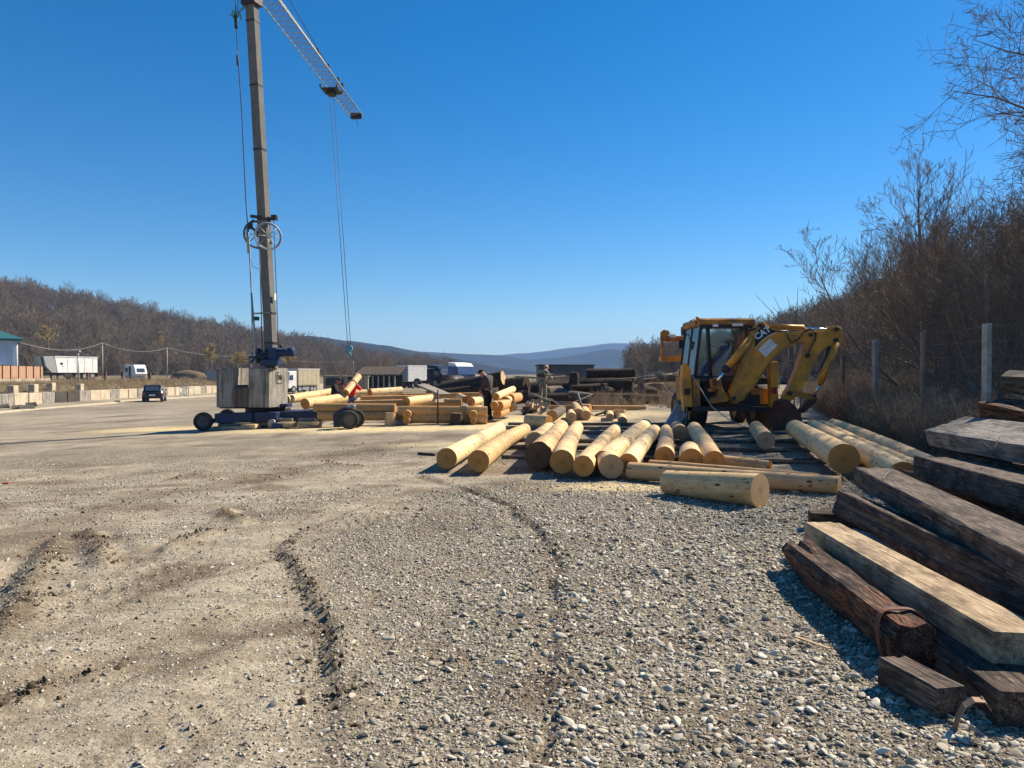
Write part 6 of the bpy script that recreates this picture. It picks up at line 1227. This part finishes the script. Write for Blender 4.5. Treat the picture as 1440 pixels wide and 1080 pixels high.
# ================================================================= wire fence with posts
WF = empty('wire_fence', P(1298, 600, 15.7), 'wire mesh fence on tall square posts running along the wood at the right', 'fence')
fp = [(1388, 455, 12.4, .11, m_post, 'grey concrete post furthest right'), (1298, 466, 15.7, .085, m_brownp, 'tan wooden post'), (1231, 478, 20.0, .13, m_post, 'grey concrete post beside the wood'), (1185, 500, 27.5, .13, m_brownp, None), (1160, 506, 36, .13, m_brownp, None), (1560, 440, 9.2, .11, m_post, None)]
tops = []
for u, v, Yp, w_, mt, lb in fp:
    t_ = P(u, v, Yp); z0 = gz(t_.x, t_.y)-.3; tops.append((t_, z0+.3)); MB().box((t_.x, t_.y, (t_.z+z0)/2), (w_, w_, t_.z-z0), rotz(.3), ch=.008).build('post', mt, WF, lb)
seq = [tops[5], tops[0], tops[1], tops[2], tops[3], tops[4]]
for k in range(9):
    f = .08+.9*k/8; mb = MB(); pts = []
    for i, (t_, z0) in enumerate(seq):
        pts.append(Vector((t_.x, t_.y-.02, z0+(t_.z-z0)*f)))
        if i < 5: t2, z2 = seq[i+1]; m_ = (Vector((t_.x, t_.y, z0+(t_.z-z0)*f))+Vector((t2.x, t2.y, z2+(t2.z-z2)*f)))/2; m_.z -= .03+.02*math.sin(k*5+i); pts.append(m_)
    mb.tube(pts, .0035, 4); mb.build('line_wire', m_wire, WF)
mb = MB()
for i in range(5):
    (t0_, z0), (t1_, z1) = seq[i], seq[i+1]; n = int((Vector((t1_.x, t1_.y))-Vector((t0_.x, t0_.y))).length/.16)
    for j in range(1, n):
        f = j/n; x, y = t0_.x+(t1_.x-t0_.x)*f, t0_.y+(t1_.y-t0_.y)*f; za, zb_ = z0+(z1-z0)*f+.12, (z0+(t0_.z-z0)*.98)*(1-f)+(z1+(t1_.z-z1)*.98)*f-.03; mb.tube([(x, y, za), (x, y, zb_)], .002, 3, cap=False)
o = mb.build('mesh_wires', m_wire, WF); o['kind'] = 'stuff'
# ================================================================= left: retaining wall of precast blocks
wl = empty('retaining_wall', (-38.2, 56, gz(-38, 56)), 'long low wall of pale precast concrete blocks below the grass bank at the left', 'wall')
y = 44.0; i = 0; rd = random.Random(4)
while y < 112:
    L_ = 1.72; x = -38.1+.25*math.sin(y*.05); z = gz(-37.6, y); dark = 60.8 < y < 64.2
    MB().box((x+rd.uniform(-.05, .05), y+L_/2, z+.42+rd.uniform(-.02, .03)), (.5, L_-.10, .95), rotz(rd.uniform(-.015, .015)), ch=.03).build('block', m_concd if dark else (m_concp if i % 3 else m_conc), wl, 'soot-blackened block' if dark else None)
    MB().box((x-.02, y-.0, z+.36), (.3, .12, .8), ch=.01).build('joint_post', m_conc, wl); y += L_; i += 1
for j, (u, v) in enumerate(((18, 549), (47, 549), (72, 547), (112, 547))):
    p = P(u, v, 62+j*3.2); zz = gz(p.x, p.y); MB_ = MB(); MB_.box((p.x, p.y, zz+.35), (.5, 1.0, .8), rotz(.25), ch=.03); tag(MB_.build('concrete_block', m_concp), ['pale concrete block on the grass bank, leftmost of four', 'second pale concrete block on the bank from the left', 'third pale concrete block on the bank, left of the lamp post', 'concrete block at the foot of the lamp post'][j], 'concrete block', 'concrete blocks on the bank')
a, b = G(165, 565), G(300, 557); barbox(mb2 := MB(), a+Vector((0, 0, .05)), b+Vector((0, 0, .05)), .5, .14); tag(mb2.build('kerb_strip', m_concp), 'long pale concrete edging strip lying in front of the wall behind the dark car', 'kerb')
a, b = G(-30, 583), G(160, 567); barbox(mb2 := MB(), a+Vector((0, 0, .04)), b+Vector((0, 0, .04)), .6, .12); tag(mb2.build('kerb_strip', m_concp), 'pale broken concrete edging at the foot of the wall on the far left', 'kerb')
for i in range(16):
    p = G(rd.uniform(-20, 38), rd.uniform(568, 577)); r = rd.uniform(.08, .3); tag(log('r%d' % i, p, p+Vector((r*2, r, r*.6)), r, r*.6, side=m_barkg, end=m_barkg, name='rubble_piece', cat='rubble', n=7, am=.06), 'lump of rubble in the small heap at the wall on the far left', 'rubble', 'rubble heap at the wall')
# metal goal-like frame by the wall
mb = MB(); a, b, c, d = P(253, 560, 80), P(253, 545, 80), P(273, 545, 80), P(273, 559, 80)
for q0, q1 in ((a, b), (b, c), (c, d), (a.lerp(d, .5), b.lerp(c, .5)), (a.lerp(b, .4), c.lerp(d, .9)), (a.lerp(b, .6), a.lerp(d, .5))): mb.tube([q0, q1], .045, 5)
tag(mb.build('white_trestle', m_sign), 'thin white metal trestle standing by the wall right of the dark car', 'trestle')
# ================================================================= vehicles far off
def wheels(par, pts, r, wd, ax=(1, 0, 0), nm='wheel'):
    for p in pts: mb = MB(); a = Vector(ax).normalized(); p = Vector(p); mb.tube([p-a*wd/2, p-a*wd*.35, p+a*wd*.35, p+a*wd/2], [r*.9, r, r, r*.9], 18, 0); mb.cyl(p-a*wd*.52, p+a*wd*.52, r*.55, 14, 1); mb.build(nm, [m_rub, m_greyp], par)
class Veh:                                  # local frame: x forward, y left, z up
    def __init__(s, name, loc, ang, label, cat): s.e = empty(name, loc, label, cat); s.o = Vector(loc); s.r = rotz(ang)
    def w(s, p): return s.o + s.r@Vector(p)
    def box(s, nm, x0, x1, y0, y1, z0, z1, mt, ch=.03, lab=None): return MB().box(s.w(((x0+x1)/2, (y0+y1)/2, (z0+z1)/2)), (x1-x0, y1-y0, z1-z0), s.r, ch=ch).build(nm, mt, s.e, lab)
    def side(s, nm, prof, y0, y1, mt, ch=.03, lab=None): return MB().prism([s.w((x, y0, z)) for x, z in prof], s.r@Vector((0, y1-y0, 0)), ch=ch).build(nm, mt, s.e, lab)
    def tube(s, nm, pts, r, mt, n=6): return MB().tube([s.w(p) for p in pts], r, n).build(nm, mt, s.e)
    def wheels(s, pts, r, wd=.3): wheels(s.e, [s.w(p) for p in pts], r, wd, s.r@Vector((0, 1, 0)))
# dark car seen from behind
p = P(217.5, 566, 66); p.z = gz(p.x, p.y); c = Veh('parked_car', p, R(110), 'small dark blue off-road car seen from behind in front of the block wall', 'car')
c.side('body', [(-1.75, .32), (1.85, .32), (1.9, .6), (1.75, .85), (.8, .95), (-1.7, .98), (-1.85, .8), (-1.85, .4)], -.80, .80, m_bodyd, .09); c.side('cabin', [(-1.72, .96), (.75, .94), (.25, 1.42), (-1.45, 1.46)], -.70, .70, m_bodyd, .07)
c.side('side_window', [(-1.5, 1.0), (.5, .99), (.12, 1.35), (-1.3, 1.38)], -.72, .72, m_glassw, .01); MB().prism([c.w(q) for q in ((-1.735, -.56, 1.0), (-1.735, .56, 1.0), (-1.52, .52, 1.38), (-1.52, -.52, 1.38))], c.r@Vector((-.02, 0, 0))).build('rear_window', m_glassw, c.e)
c.box('bumper', -1.98, -1.8, -.78, .78, .32, .5, m_black); c.box('number_plate', -2.0, -1.985, -.24, .24, .56, .67, m_sign, .002); c.wheels([(-1.3, .72, .34), (-1.3, -.72, .34), (1.3, .72, .34), (1.3, -.72, .34)], .36, .24)
for yy in (-.68, .68): c.box('tail_light', -1.88, -1.84, yy-.08, yy+.08, .62, .85, m_redl, .01)
c.box('roof_rack', -1.3, .1, -.6, .6, 1.47, 1.50, m_black, .005); c.box('wing_mirror', .45, .55, .78, .95, .98, 1.1, m_black); c.box('wing_mirror', .45, .55, -.95, -.78, .98, 1.1, m_black)
# white tipping trailer
p = P(95, 536, 108); p.z = gz(p.x, p.y); t = Veh('tipper_trailer', p, R(246), 'long white tipping trailer parked on the bank with a sloping front greyed for shade', 'trailer')
t.side('tub', [(-3.9, 1.0), (2.3, 1.0), (2.75, 3.35), (-3.9, 3.25)], -1.2, 1.2, m_white, .05); t.side('sloping_front', [(2.32, 1.0), (3.1, 1.0), (4.0, 1.9), (4.3, 3.3), (2.77, 3.35)], -1.18, 1.18, m_greyp, .04)  # the front's shade is put into its colour: grey against the white tub
for x in (-3.2, -1.9, -.6, .7): t.side('side_rib', [(x, 1.05), (x+.08, 1.05), (x+.08+.0, 3.24), (x, 3.24)], -1.23, 1.23, m_white, 0)
t.box('top_rail', -3.95, 2.8, 1.17, 1.27, 3.25, 3.37, m_white, .01); t.box('chassis', -3.8, 3.2, -.5, .5, .75, .98, m_dsteel)
t.box('tipping_ram', 3.3, 3.6, -.2, .2, 1.3, 3.1, m_dsteel); t.side('ladder', [(3.7, 1.2), (3.85, 1.2), (4.35, 3.2), (4.2, 3.2)], .5, .9, m_dsteel, 0); t.box('landing_leg', 1.9, 2.1, .6, .8, .0, .9, m_dsteel); t.box('landing_leg', 1.9, 2.1, -.8, -.6, .0, .9, m_dsteel); t.box('side_box', .2, 1.3, .9, 1.2, .4, .85, m_dsteel); t.box('tail_panel', -4.1, -3.92, -1.15, 1.15, .4, 1.1, plain('brown_rust', (.12, .05, .03), .8))
t.wheels([(x, s, .5) for x in (-3.1, -1.9, -.8) for s in (-1.0, 1.0)], .5)
yf = Vector(t.w((1.6, 1.24, 2.35))); 
for q in (((1.75, 1.22, 2.25), .22), ((1.55, 1.22, 1.95), .1)): t.box('emblem', q[0][0]-q[1], q[0][0]+q[1]*.6, 1.2, 1.225, q[0][2]-.1, q[0][2]+(.2 if q[1] > .2 else 0), m_bodyd, .003)
# caravan
p = P(191, 533, 120); p.z = gz(p.x, p.y); t = Veh('caravan', p, R(-40), 'old white and grey caravan with an open dark doorway on the grass bank', 'caravan')
t.side('body', [(-2.0, .45), (1.7, .45), (2.05, .9), (1.75, 1.7), (1.3, 2.35), (-1.8, 2.35), (-2.05, 1.6)], -.95, .95, m_white, .08); t.side('door_opening', [(-.3, .5), (.4, .5), (.4, 2.1), (-.3, 2.1)], -.985, -.94, m_black, .0); t.side('window', [(-1.7, 1.2), (-.6, 1.2), (-.6, 1.85), (-1.7, 1.85)], -.98, .96, m_glassw, .01)
MB().prism([t.w(q) for q in ((1.97, -.6, 1.15), (1.97, .6, 1.15), (1.77, .6, 1.75), (1.77, -.6, 1.75))], t.r@Vector((.02, 0, .01))).build('front_window', m_glassw, t.e); t.box('skirt', -1.9, 1.8, -.9, .9, .2, .45, m_greyp); t.wheels([(0, .8, .3), (0, -.8, .3)], .3, .2); t.tube('tow_bar', [(1.9, 0, .4), (2.9, 0, .4)], .04, m_dsteel)
# lorries
def lorry_wheels(t, xs, y=1.05): t.wheels([(x, s*y, .5) for x in xs for s in (-1, 1)], .5)
p = P(424, 552, 108); p.z = P(424, 551.5, 108).z; t = Veh('curtain_trailer', p, R(240), 'cream curtain-sided lorry with a white cab behind the concrete counterweights', 'lorry')
t.box('curtain_body', -2.5, 1.75, -1.2, 1.2, .95, 3.35, m_cream, .05)
for k in range(12): x = -1.8+k*.3; t.box('curtain_strap', x, x+.05, 1.19, 1.225, .82, 1.15, m_dsteel, 0)
for k in range(5): x = -1.85+k*.88; t.box('curtain_pole', x, x+.05, 1.19, 1.215, 1.0, 3.3, m_cream, 0)
t.box('roof_edge', -2.55, 1.8, -1.22, 1.22, 3.33, 3.42, m_white, .01); t.box('chassis', -1.9, 3.0, -.5, .5, .7, .95, m_dsteel); t.box('side_guard', -.6, .9, 1.0, 1.15, .35, .8, m_greyp); lorry_wheels(t, (-1.5, -.9, 1.4, 2.6))
t.side('cab', [(2.0, .6), (3.6, .6), (3.6, 1.9), (3.35, 3.0), (2.0, 3.1)], -1.15, 1.15, m_white, .08); t.side('cab_window', [(2.7, 1.8), (3.5, 1.8), (3.32, 2.5), (2.7, 2.5)], -1.17, 1.17, m_glassw, .01)
p = P(558, 545, 94); p.z = P(558, 546, 94).z; t = Veh('box_trailer', p, R(48), 'white box trailer showing its grey rear doors and sunlit long side', 'trailer')
t.o = p; t.box('box_body', 0.0, 6.6, -2.2, 0.0, .85, 2.85, m_white, .04); t.box('rear_door', -.03, 0, -2.15, -1.12, .9, 2.75, m_greyp, .01); t.box('rear_door', -.03, 0, -1.08, -.05, .9, 2.75, m_greyp, .01); t.box('roof_rail', -.03, 6.6, -2.22, .02, 2.83, 2.92, m_sign, .01)
for yy in (-1.7, -1.35, -.8, -.45): t.tube('locking_bar', [(-.06, yy, .95), (-.06, yy, 2.7)], .02, m_steel)
t.box('bumper', -.1, .1, -2.0, -.2, .3, .5, m_dsteel); t.box('chassis', .1, 6.5, -1.6, -.6, .6, .86, m_dsteel); t.wheels([(x, yy, .4) for x in (1.0, 1.9) for yy in (-2.0, -.2)], .4); t.box('landing_leg', 5.0, 5.2, -.5, -.3, 0, .8, m_dsteel)
for (lab, u, v, Yp, ang, mt, hgt) in (('blue lorry cab with a round tank behind the log frame', 619, 545, 80, -35, m_bodyd, 2.35), ('white-roofed blue lorry cab behind the old trunks', 649, 545, 78, -55, plain('blue_lorry_paint', (.03, .09, .25), .4), 2.55)):
    p = P(u, v, Yp); t = Veh('lorry_cab', p, R(ang), lab, 'lorry'); t.side('cab', [(-1.0, .5), (1.0, .5), (1.05, 1.4), (.8, hgt-.35), (-1.0, hgt-.3)], -1.1, 1.1, mt, .08); t.side('roof_fairing', [(-1.0, hgt-.28), (.75, hgt-.33), (.3, hgt+.02), (-1.0, hgt+.12)], -1.05, 1.05, m_white if u > 630 else m_bodyd, .06); t.side('cab_window', [(.1, 1.2), (.9, 1.2), (.72, 1.85), (.1, 1.85)], -1.12, 1.12, m_glassw, .01); MB().prism([t.w(q) for q in ((1.03, -.9, 1.3), (1.03, .9, 1.3), (.86, .9, 1.9), (.86, -.9, 1.9))], t.r@Vector((.02, 0, .0))).build('windscreen', m_glassw, t.e); lorry_wheels(t, (.3,)); t.box('chassis', -3.2, .5, -.4, .4, .5, .75, m_dsteel); t.wheels([(-2.4, 1, .5), (-2.4, -1, .5)], .5)
p = P(627, 537, 70); mb = MB(); mb.cyl(p+Vector((0, 0, .0)), p+Vector((1.2, 2.2, 0)), .62, 24); mb.ring(p+Vector((0, -.01, 0)), (1.2, 2.2, 0), .6, .04, 24, 5); tag(mb.build('steel_tank', m_dsteel), 'dark round tank end lying in front of the blue lorry cab', 'tank')
# ================================================================= buildings far off
x0, x1 = P(757, 513, 95).x, P(835, 513, 95).x; zt_ = P(800, 514, 95).z; bl = empty('warehouse', (x0, 95, -1), 'long low slate-blue flat-roofed warehouse beyond the old trunks', 'building')
MB().box(((x0+x1)/2, 99, (zt_-2)/2), (x1-x0, 8, zt_+2)).build('wall', m_shed, bl); MB().box(((x0+x1)/2, 98.9, zt_+.06), (x1-x0+.4, 8.6, .14), ch=.02).build('roof', m_dsteel, bl)
for i in range(12): x = x0+.3+i*(x1-x0-.6)/11; MB().box((x, 94.95, (zt_-1.4)/2), (.09, .08, zt_+1.2)).build('cladding_rib', m_shed, bl)
# pale blue house at the left edge: its front faces the camera, its length runs out of frame
hp = P(26, 531, 96); ang = math.atan2(-hp.x, hp.y); h_ = Veh('house', (hp.x, hp.y, hp.z-.6), ang, 'pale blue two-storey house with a dark green roof at the left edge', 'house')
hh_ = P(10, 479, 96).z-hp.z+.6
h_.box('wall', -11, 0, 0, 7, 0, hh_, m_wallb, .01); h_.box('fascia', -11.6, .55, -.45, 7.3, hh_, hh_+.22, m_roofg, .01)
MB().prism([h_.w(q) for q in ((.6, -.5, hh_+.22), (.6, 7.4, hh_+.22), (-2.2, 3.5, hh_+1.5))], h_.r@Vector((-12.5, 0, 0))).build('roof', m_roofg, h_.e)
for (x, z, w_, hw_) in ((-2.4, hh_-1.0, .6, .5), (-3.1, 1.5, 1.5, 1.3), (-1.2, 1.3, .9, 1.1)): f = h_.box('window', x-w_/2, x+w_/2, -.05, .05, z-hw_/2, z+hw_/2, m_glassw, .0)
h_.box('porch_roof', -3.8, -.9, -1.4, -.02, 2.2, 2.32, m_greyp); h_.tube('downpipe', [(-.15, -.08, 0), (-.15, -.08, hh_)], .06, m_sign)
wf = empty('board_fence', P(20, 538, 90), 'orange-brown board fence on a pale concrete plinth in front of the pale blue house', 'fence'); A_, B_ = P(-60, 531, 72), P(60, 531, 92); z0, z1 = .95, 2.45; n = 74; dd_ = (B_-A_); dd_.z = 0; Lf = dd_.length; fr = frame_from(dd_)
for i in range(n): p_ = A_+dd_*((i+.5)/n); MB().box((p_.x, p_.y+.015*(i % 2), (z0+z1)/2), (Lf/n*.94, .04, z1-z0-.03*(i % 3)), fr).build('board', m_fencew, wf)
nrm_ = Vector((dd_.y, -dd_.x, 0)).normalized()
for i in range(10): p_ = A_+dd_*((i+.6)/10)+nrm_*.06; MB().box((p_.x, p_.y, (z0+z1)/2-.1), (.1, .08, z1-z0+.3), fr).build('post', m_dsteel, wf)
p_ = A_+dd_*.54; MB().box((p_.x, p_.y, z0-.4), (Lf*1.12, .3, .84), fr, ch=.01).build('plinth', m_concp, wf)
# lamp post, power poles and wires
def far_pole(nm, lab, u, vt, vb, Y, r, mt, cat): a, b = P(u, vb, Y), P(u, vt, Y); a.z = min(a.z, gz(a.x, a.y)-.1); e = empty(nm, a, lab, cat); MB().tube([a, b], [r, r*.7], 8).build('pole', mt, e); return e, b
e, b = far_pole('street_lamp', 'thin grey lamp post with small lamp heads standing in front of the white tipping trailer', 110, 496, 545, 78, .10, m_galv, 'street lamp')
MB().box(b+Vector((-.15, 0, .15)), (.7, .35, .2), ch=.03).build('lamp_head', m_greyp, e); MB().tube([b-Vector((0, 0, .25)), b+Vector((.9, .2, -.2)), b+Vector((.95, .2, -.5))], .03, 5).build('arm', m_galv, e)
tops_ = []
for i, (u, vt, vb, Y, lab) in enumerate(((144, 482, 528, 135, 'grey concrete power pole between the white trailer and the caravan'), (235, 489, 520, 165, 'grey concrete power pole right of the caravan'), (353, 499, 515, 210, 'distant power pole hidden behind the crane mast'), (497, 508, 528, 235, 'distant thin power pole beyond the red-jacketed worker'))):
    e, b = far_pole('power_pole', lab, u, vt, vb, Y, .14, m_post, 'power pole'); tops_.append(b); MB().box(b+Vector((0, 0, -.2)), (1.4, .15, .15)).build('crossarm', m_post, e)
pts = [P(27, 481, 97)]+tops_
for i in range(4):
    a, b = pts[i], pts[i+1]; q = [a.lerp(b, f/10)-Vector((0, 0, (1.2 if i < 2 else 1.0)*4*(f/10)*(1-f/10))) for f in range(11)]; tag(MB().tube(q, .032, 4, cap=False).build('overhead_wire', m_greyp), ['sagging overhead wire from the pale blue house to the first power pole', 'sagging overhead wire between the first and second power poles', 'overhead wire from the second power pole to the crane mast', 'faint overhead wire behind the curtain trailer'][i], 'wire')
for i, (u, v, h_) in enumerate(((123, 522, 1.1), (148, 524, 1.3), (172.5, 525, 1.2), (210.5, 524, 1.1))):
    p = P(u, v, 105-i*3); p.z = gz(p.x, p.y); tag(MB().box(p+Vector((0, 0, h_/2)), (.32, .3, h_), ch=.02).build('marker_post', plain('rusty_post', (.13, .06, .04), .9) if i == 0 else bpy.data.materials['rusty_post']), ['brown marker post right behind the tipping trailer', 'brown marker post between the trailer and the caravan', 'brown marker post touching the left end of the caravan', 'brown marker post at the right end of the caravan'][i], 'post')
p = P(266, 529, 120); p.z = gz(p.x, p.y); mb = MB(); V, Fc = ico(3); V = V*np.array([3.0, 1.5, 1.4])*(1+.5*fbm(V[:, 0]*3, V[:, 1]*3, V[:, 2]*3, seed=3))[:, None]+np.array(p); tag(mesh_obj('earth_heap', V, Fc, m_clod, smooth=True), 'dark heap of earth on the bank right of the caravan', 'heap')
p = P(302, 529, 112); t = Veh('parked_van', p-Vector((0, 0, 1.1)), R(100), 'small grey van partly hidden behind the left edge of the counterweights', 'van'); t.side('body', [(-1.8, .3), (1.9, .3), (1.9, .9), (1.4, 1.2), (.9, 1.9), (-1.8, 1.95)], -.8, .8, m_greyp, .08); t.side('window', [(.2, 1.2), (1.2, 1.2), (.85, 1.75), (.2, 1.75)], -.82, .82, m_glassw, .01); t.wheels([(-1.2, .7, .3), (-1.2, -.7, .3), (1.2, .7, .3), (1.2, -.7, .3)], .32, .2)
# old concrete bin and open shed behind the workers
bn = empty('concrete_bunker', P(485, 545, 62), 'stained grey concrete bunker with a dark opening behind the two workers', 'bunker'); xa, xb = P(453, 0, 62).x, P(517, 0, 62).x; z1, z0 = P(0, 530, 62).z, -1.6
for i in range(9): x = xa+(xb-xa)*i/9; MB().box((x+(xb-xa)/18, 62, (z0+z1)/2), ((xb-xa)/9-.04, .35, z1-z0), ch=.02).build('wall_panel', m_conc if i % 2 else m_greyw, bn)
MB().box((xa+1.0, 61.6, z1-.45), (1.3, .5, .5)).build('dark_opening', m_black, bn); MB().prism([(xa+2, 61.4, z0), (xa+3.1, 61.4, z0), (xa+3.1, 61.4, z0+1.3), (xa+2.6, 61.4, z0+1.5), (xa+2.0, 61.4, z0+.9)], (0, .3, 0)).build('grey_sheet', m_greyp, bn); MB().box(((xa+xb)/2, 62, z1+.06), (xb-xa+.1, .6, .1)).build('coping', m_conc, bn)
sh = empty('open_shed', P(528, 545, 75), 'dark open shed with pale posts and exposed rafters left of the white box trailer', 'shed'); xa, xb = P(498, 0, 75).x, P(560, 0, 75).x; zt_, zm, zb_ = P(0, 518, 75).z, P(0, 527, 75).z, -1.9
MB().prism([(xa, 74, zm), (xa, 79, zt_+.15), (xa, 79, zt_), (xa, 74, zm-.12)], (xb-xa, 0, 0)).build('roof', m_dsteel, sh)
for i in range(15): x = xa+.1+(xb-xa-.2)*i/14; MB().prism([(x, 73.9, zm+.06), (x, 79, zt_+.24), (x, 79, zt_+.12), (x, 73.9, zm-.06)], (.12, 0, 0)).build('rafter', m_tie2, sh)
for i in range(8): x = xa+.3+(xb-xa-.6)*i/7; MB().box((x, 74.1, (zm+zb_)/2), (.13, .13, zm-zb_)).build('post', m_post, sh)
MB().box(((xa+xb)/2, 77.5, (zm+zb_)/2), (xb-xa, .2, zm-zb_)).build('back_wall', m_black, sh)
p = P(547, 547, 45); V, Fc = ico(3); V = V*np.array([1.2, .7, .33])*(1+.4*fbm(V[:, 0]*4, V[:, 1]*4, V[:, 2]*4, seed=5))[:, None]+np.array((p.x, p.y, gz(p.x, p.y)+.3)); tag(mesh_obj('earth_heap', V, Fc, m_clod, smooth=True), 'low dark earth heap behind the bright rear log of the frame', 'heap')
# a dead bush-like stick bundle on the far gravel and stray bits on the left ground
for i, (u, v, lab) in enumerate(((8, 683, 'small reddish rag lying on the dirt at the left edge'),)):
    p = G(u, v); tag(MB().box(p+Vector((0, 0, .04)), (.09, .06, .03), rotz(.4), ch=.01).build('rag', plain('dull_red_rag', (.3, .06, .04), .9)), lab, 'rag')
rd = random.Random(12)
for (u, v, lab) in ((1010, 912, 'thin bent dry stem curving over the gravel'), (905, 925, 'short dry stem lying on the gravel in the middle')):
    p = G(u, v)+Vector((0, 0, .035)); tag(MB().tube([p, p+Vector((.05, .04, .02)), p+Vector((.09, .1, .01)), p+Vector((.1, .17, -.01))], [.003, .003, .003, .0015], 5).build('dry_stem', m_weed), lab, 'stem')
# ================================================================= haze
hz = MB(); hz.box((0, 2000, 55), (12000, 7200, 350)); hm = bpy.data.materials.new('pale_haze'); hm.use_nodes = True; hn = hm.node_tree
for n_ in list(hn.nodes): 
    if n_.type == 'BSDF_PRINCIPLED': hn.nodes.remove(n_)
pv = hn.nodes.new('ShaderNodeVolumePrincipled'); pv.inputs['Color'].default_value = (.36, .60, 1, 1); pv.inputs['Density'].default_value = .00018; pv.inputs['Anisotropy'].default_value = .0
hn.links.new(pv.outputs[0], [n_ for n_ in hn.nodes if n_.type == 'OUTPUT_MATERIAL'][0].inputs['Volume'])
ho = hz.build('haze', hm); ho['kind'] = 'stuff'
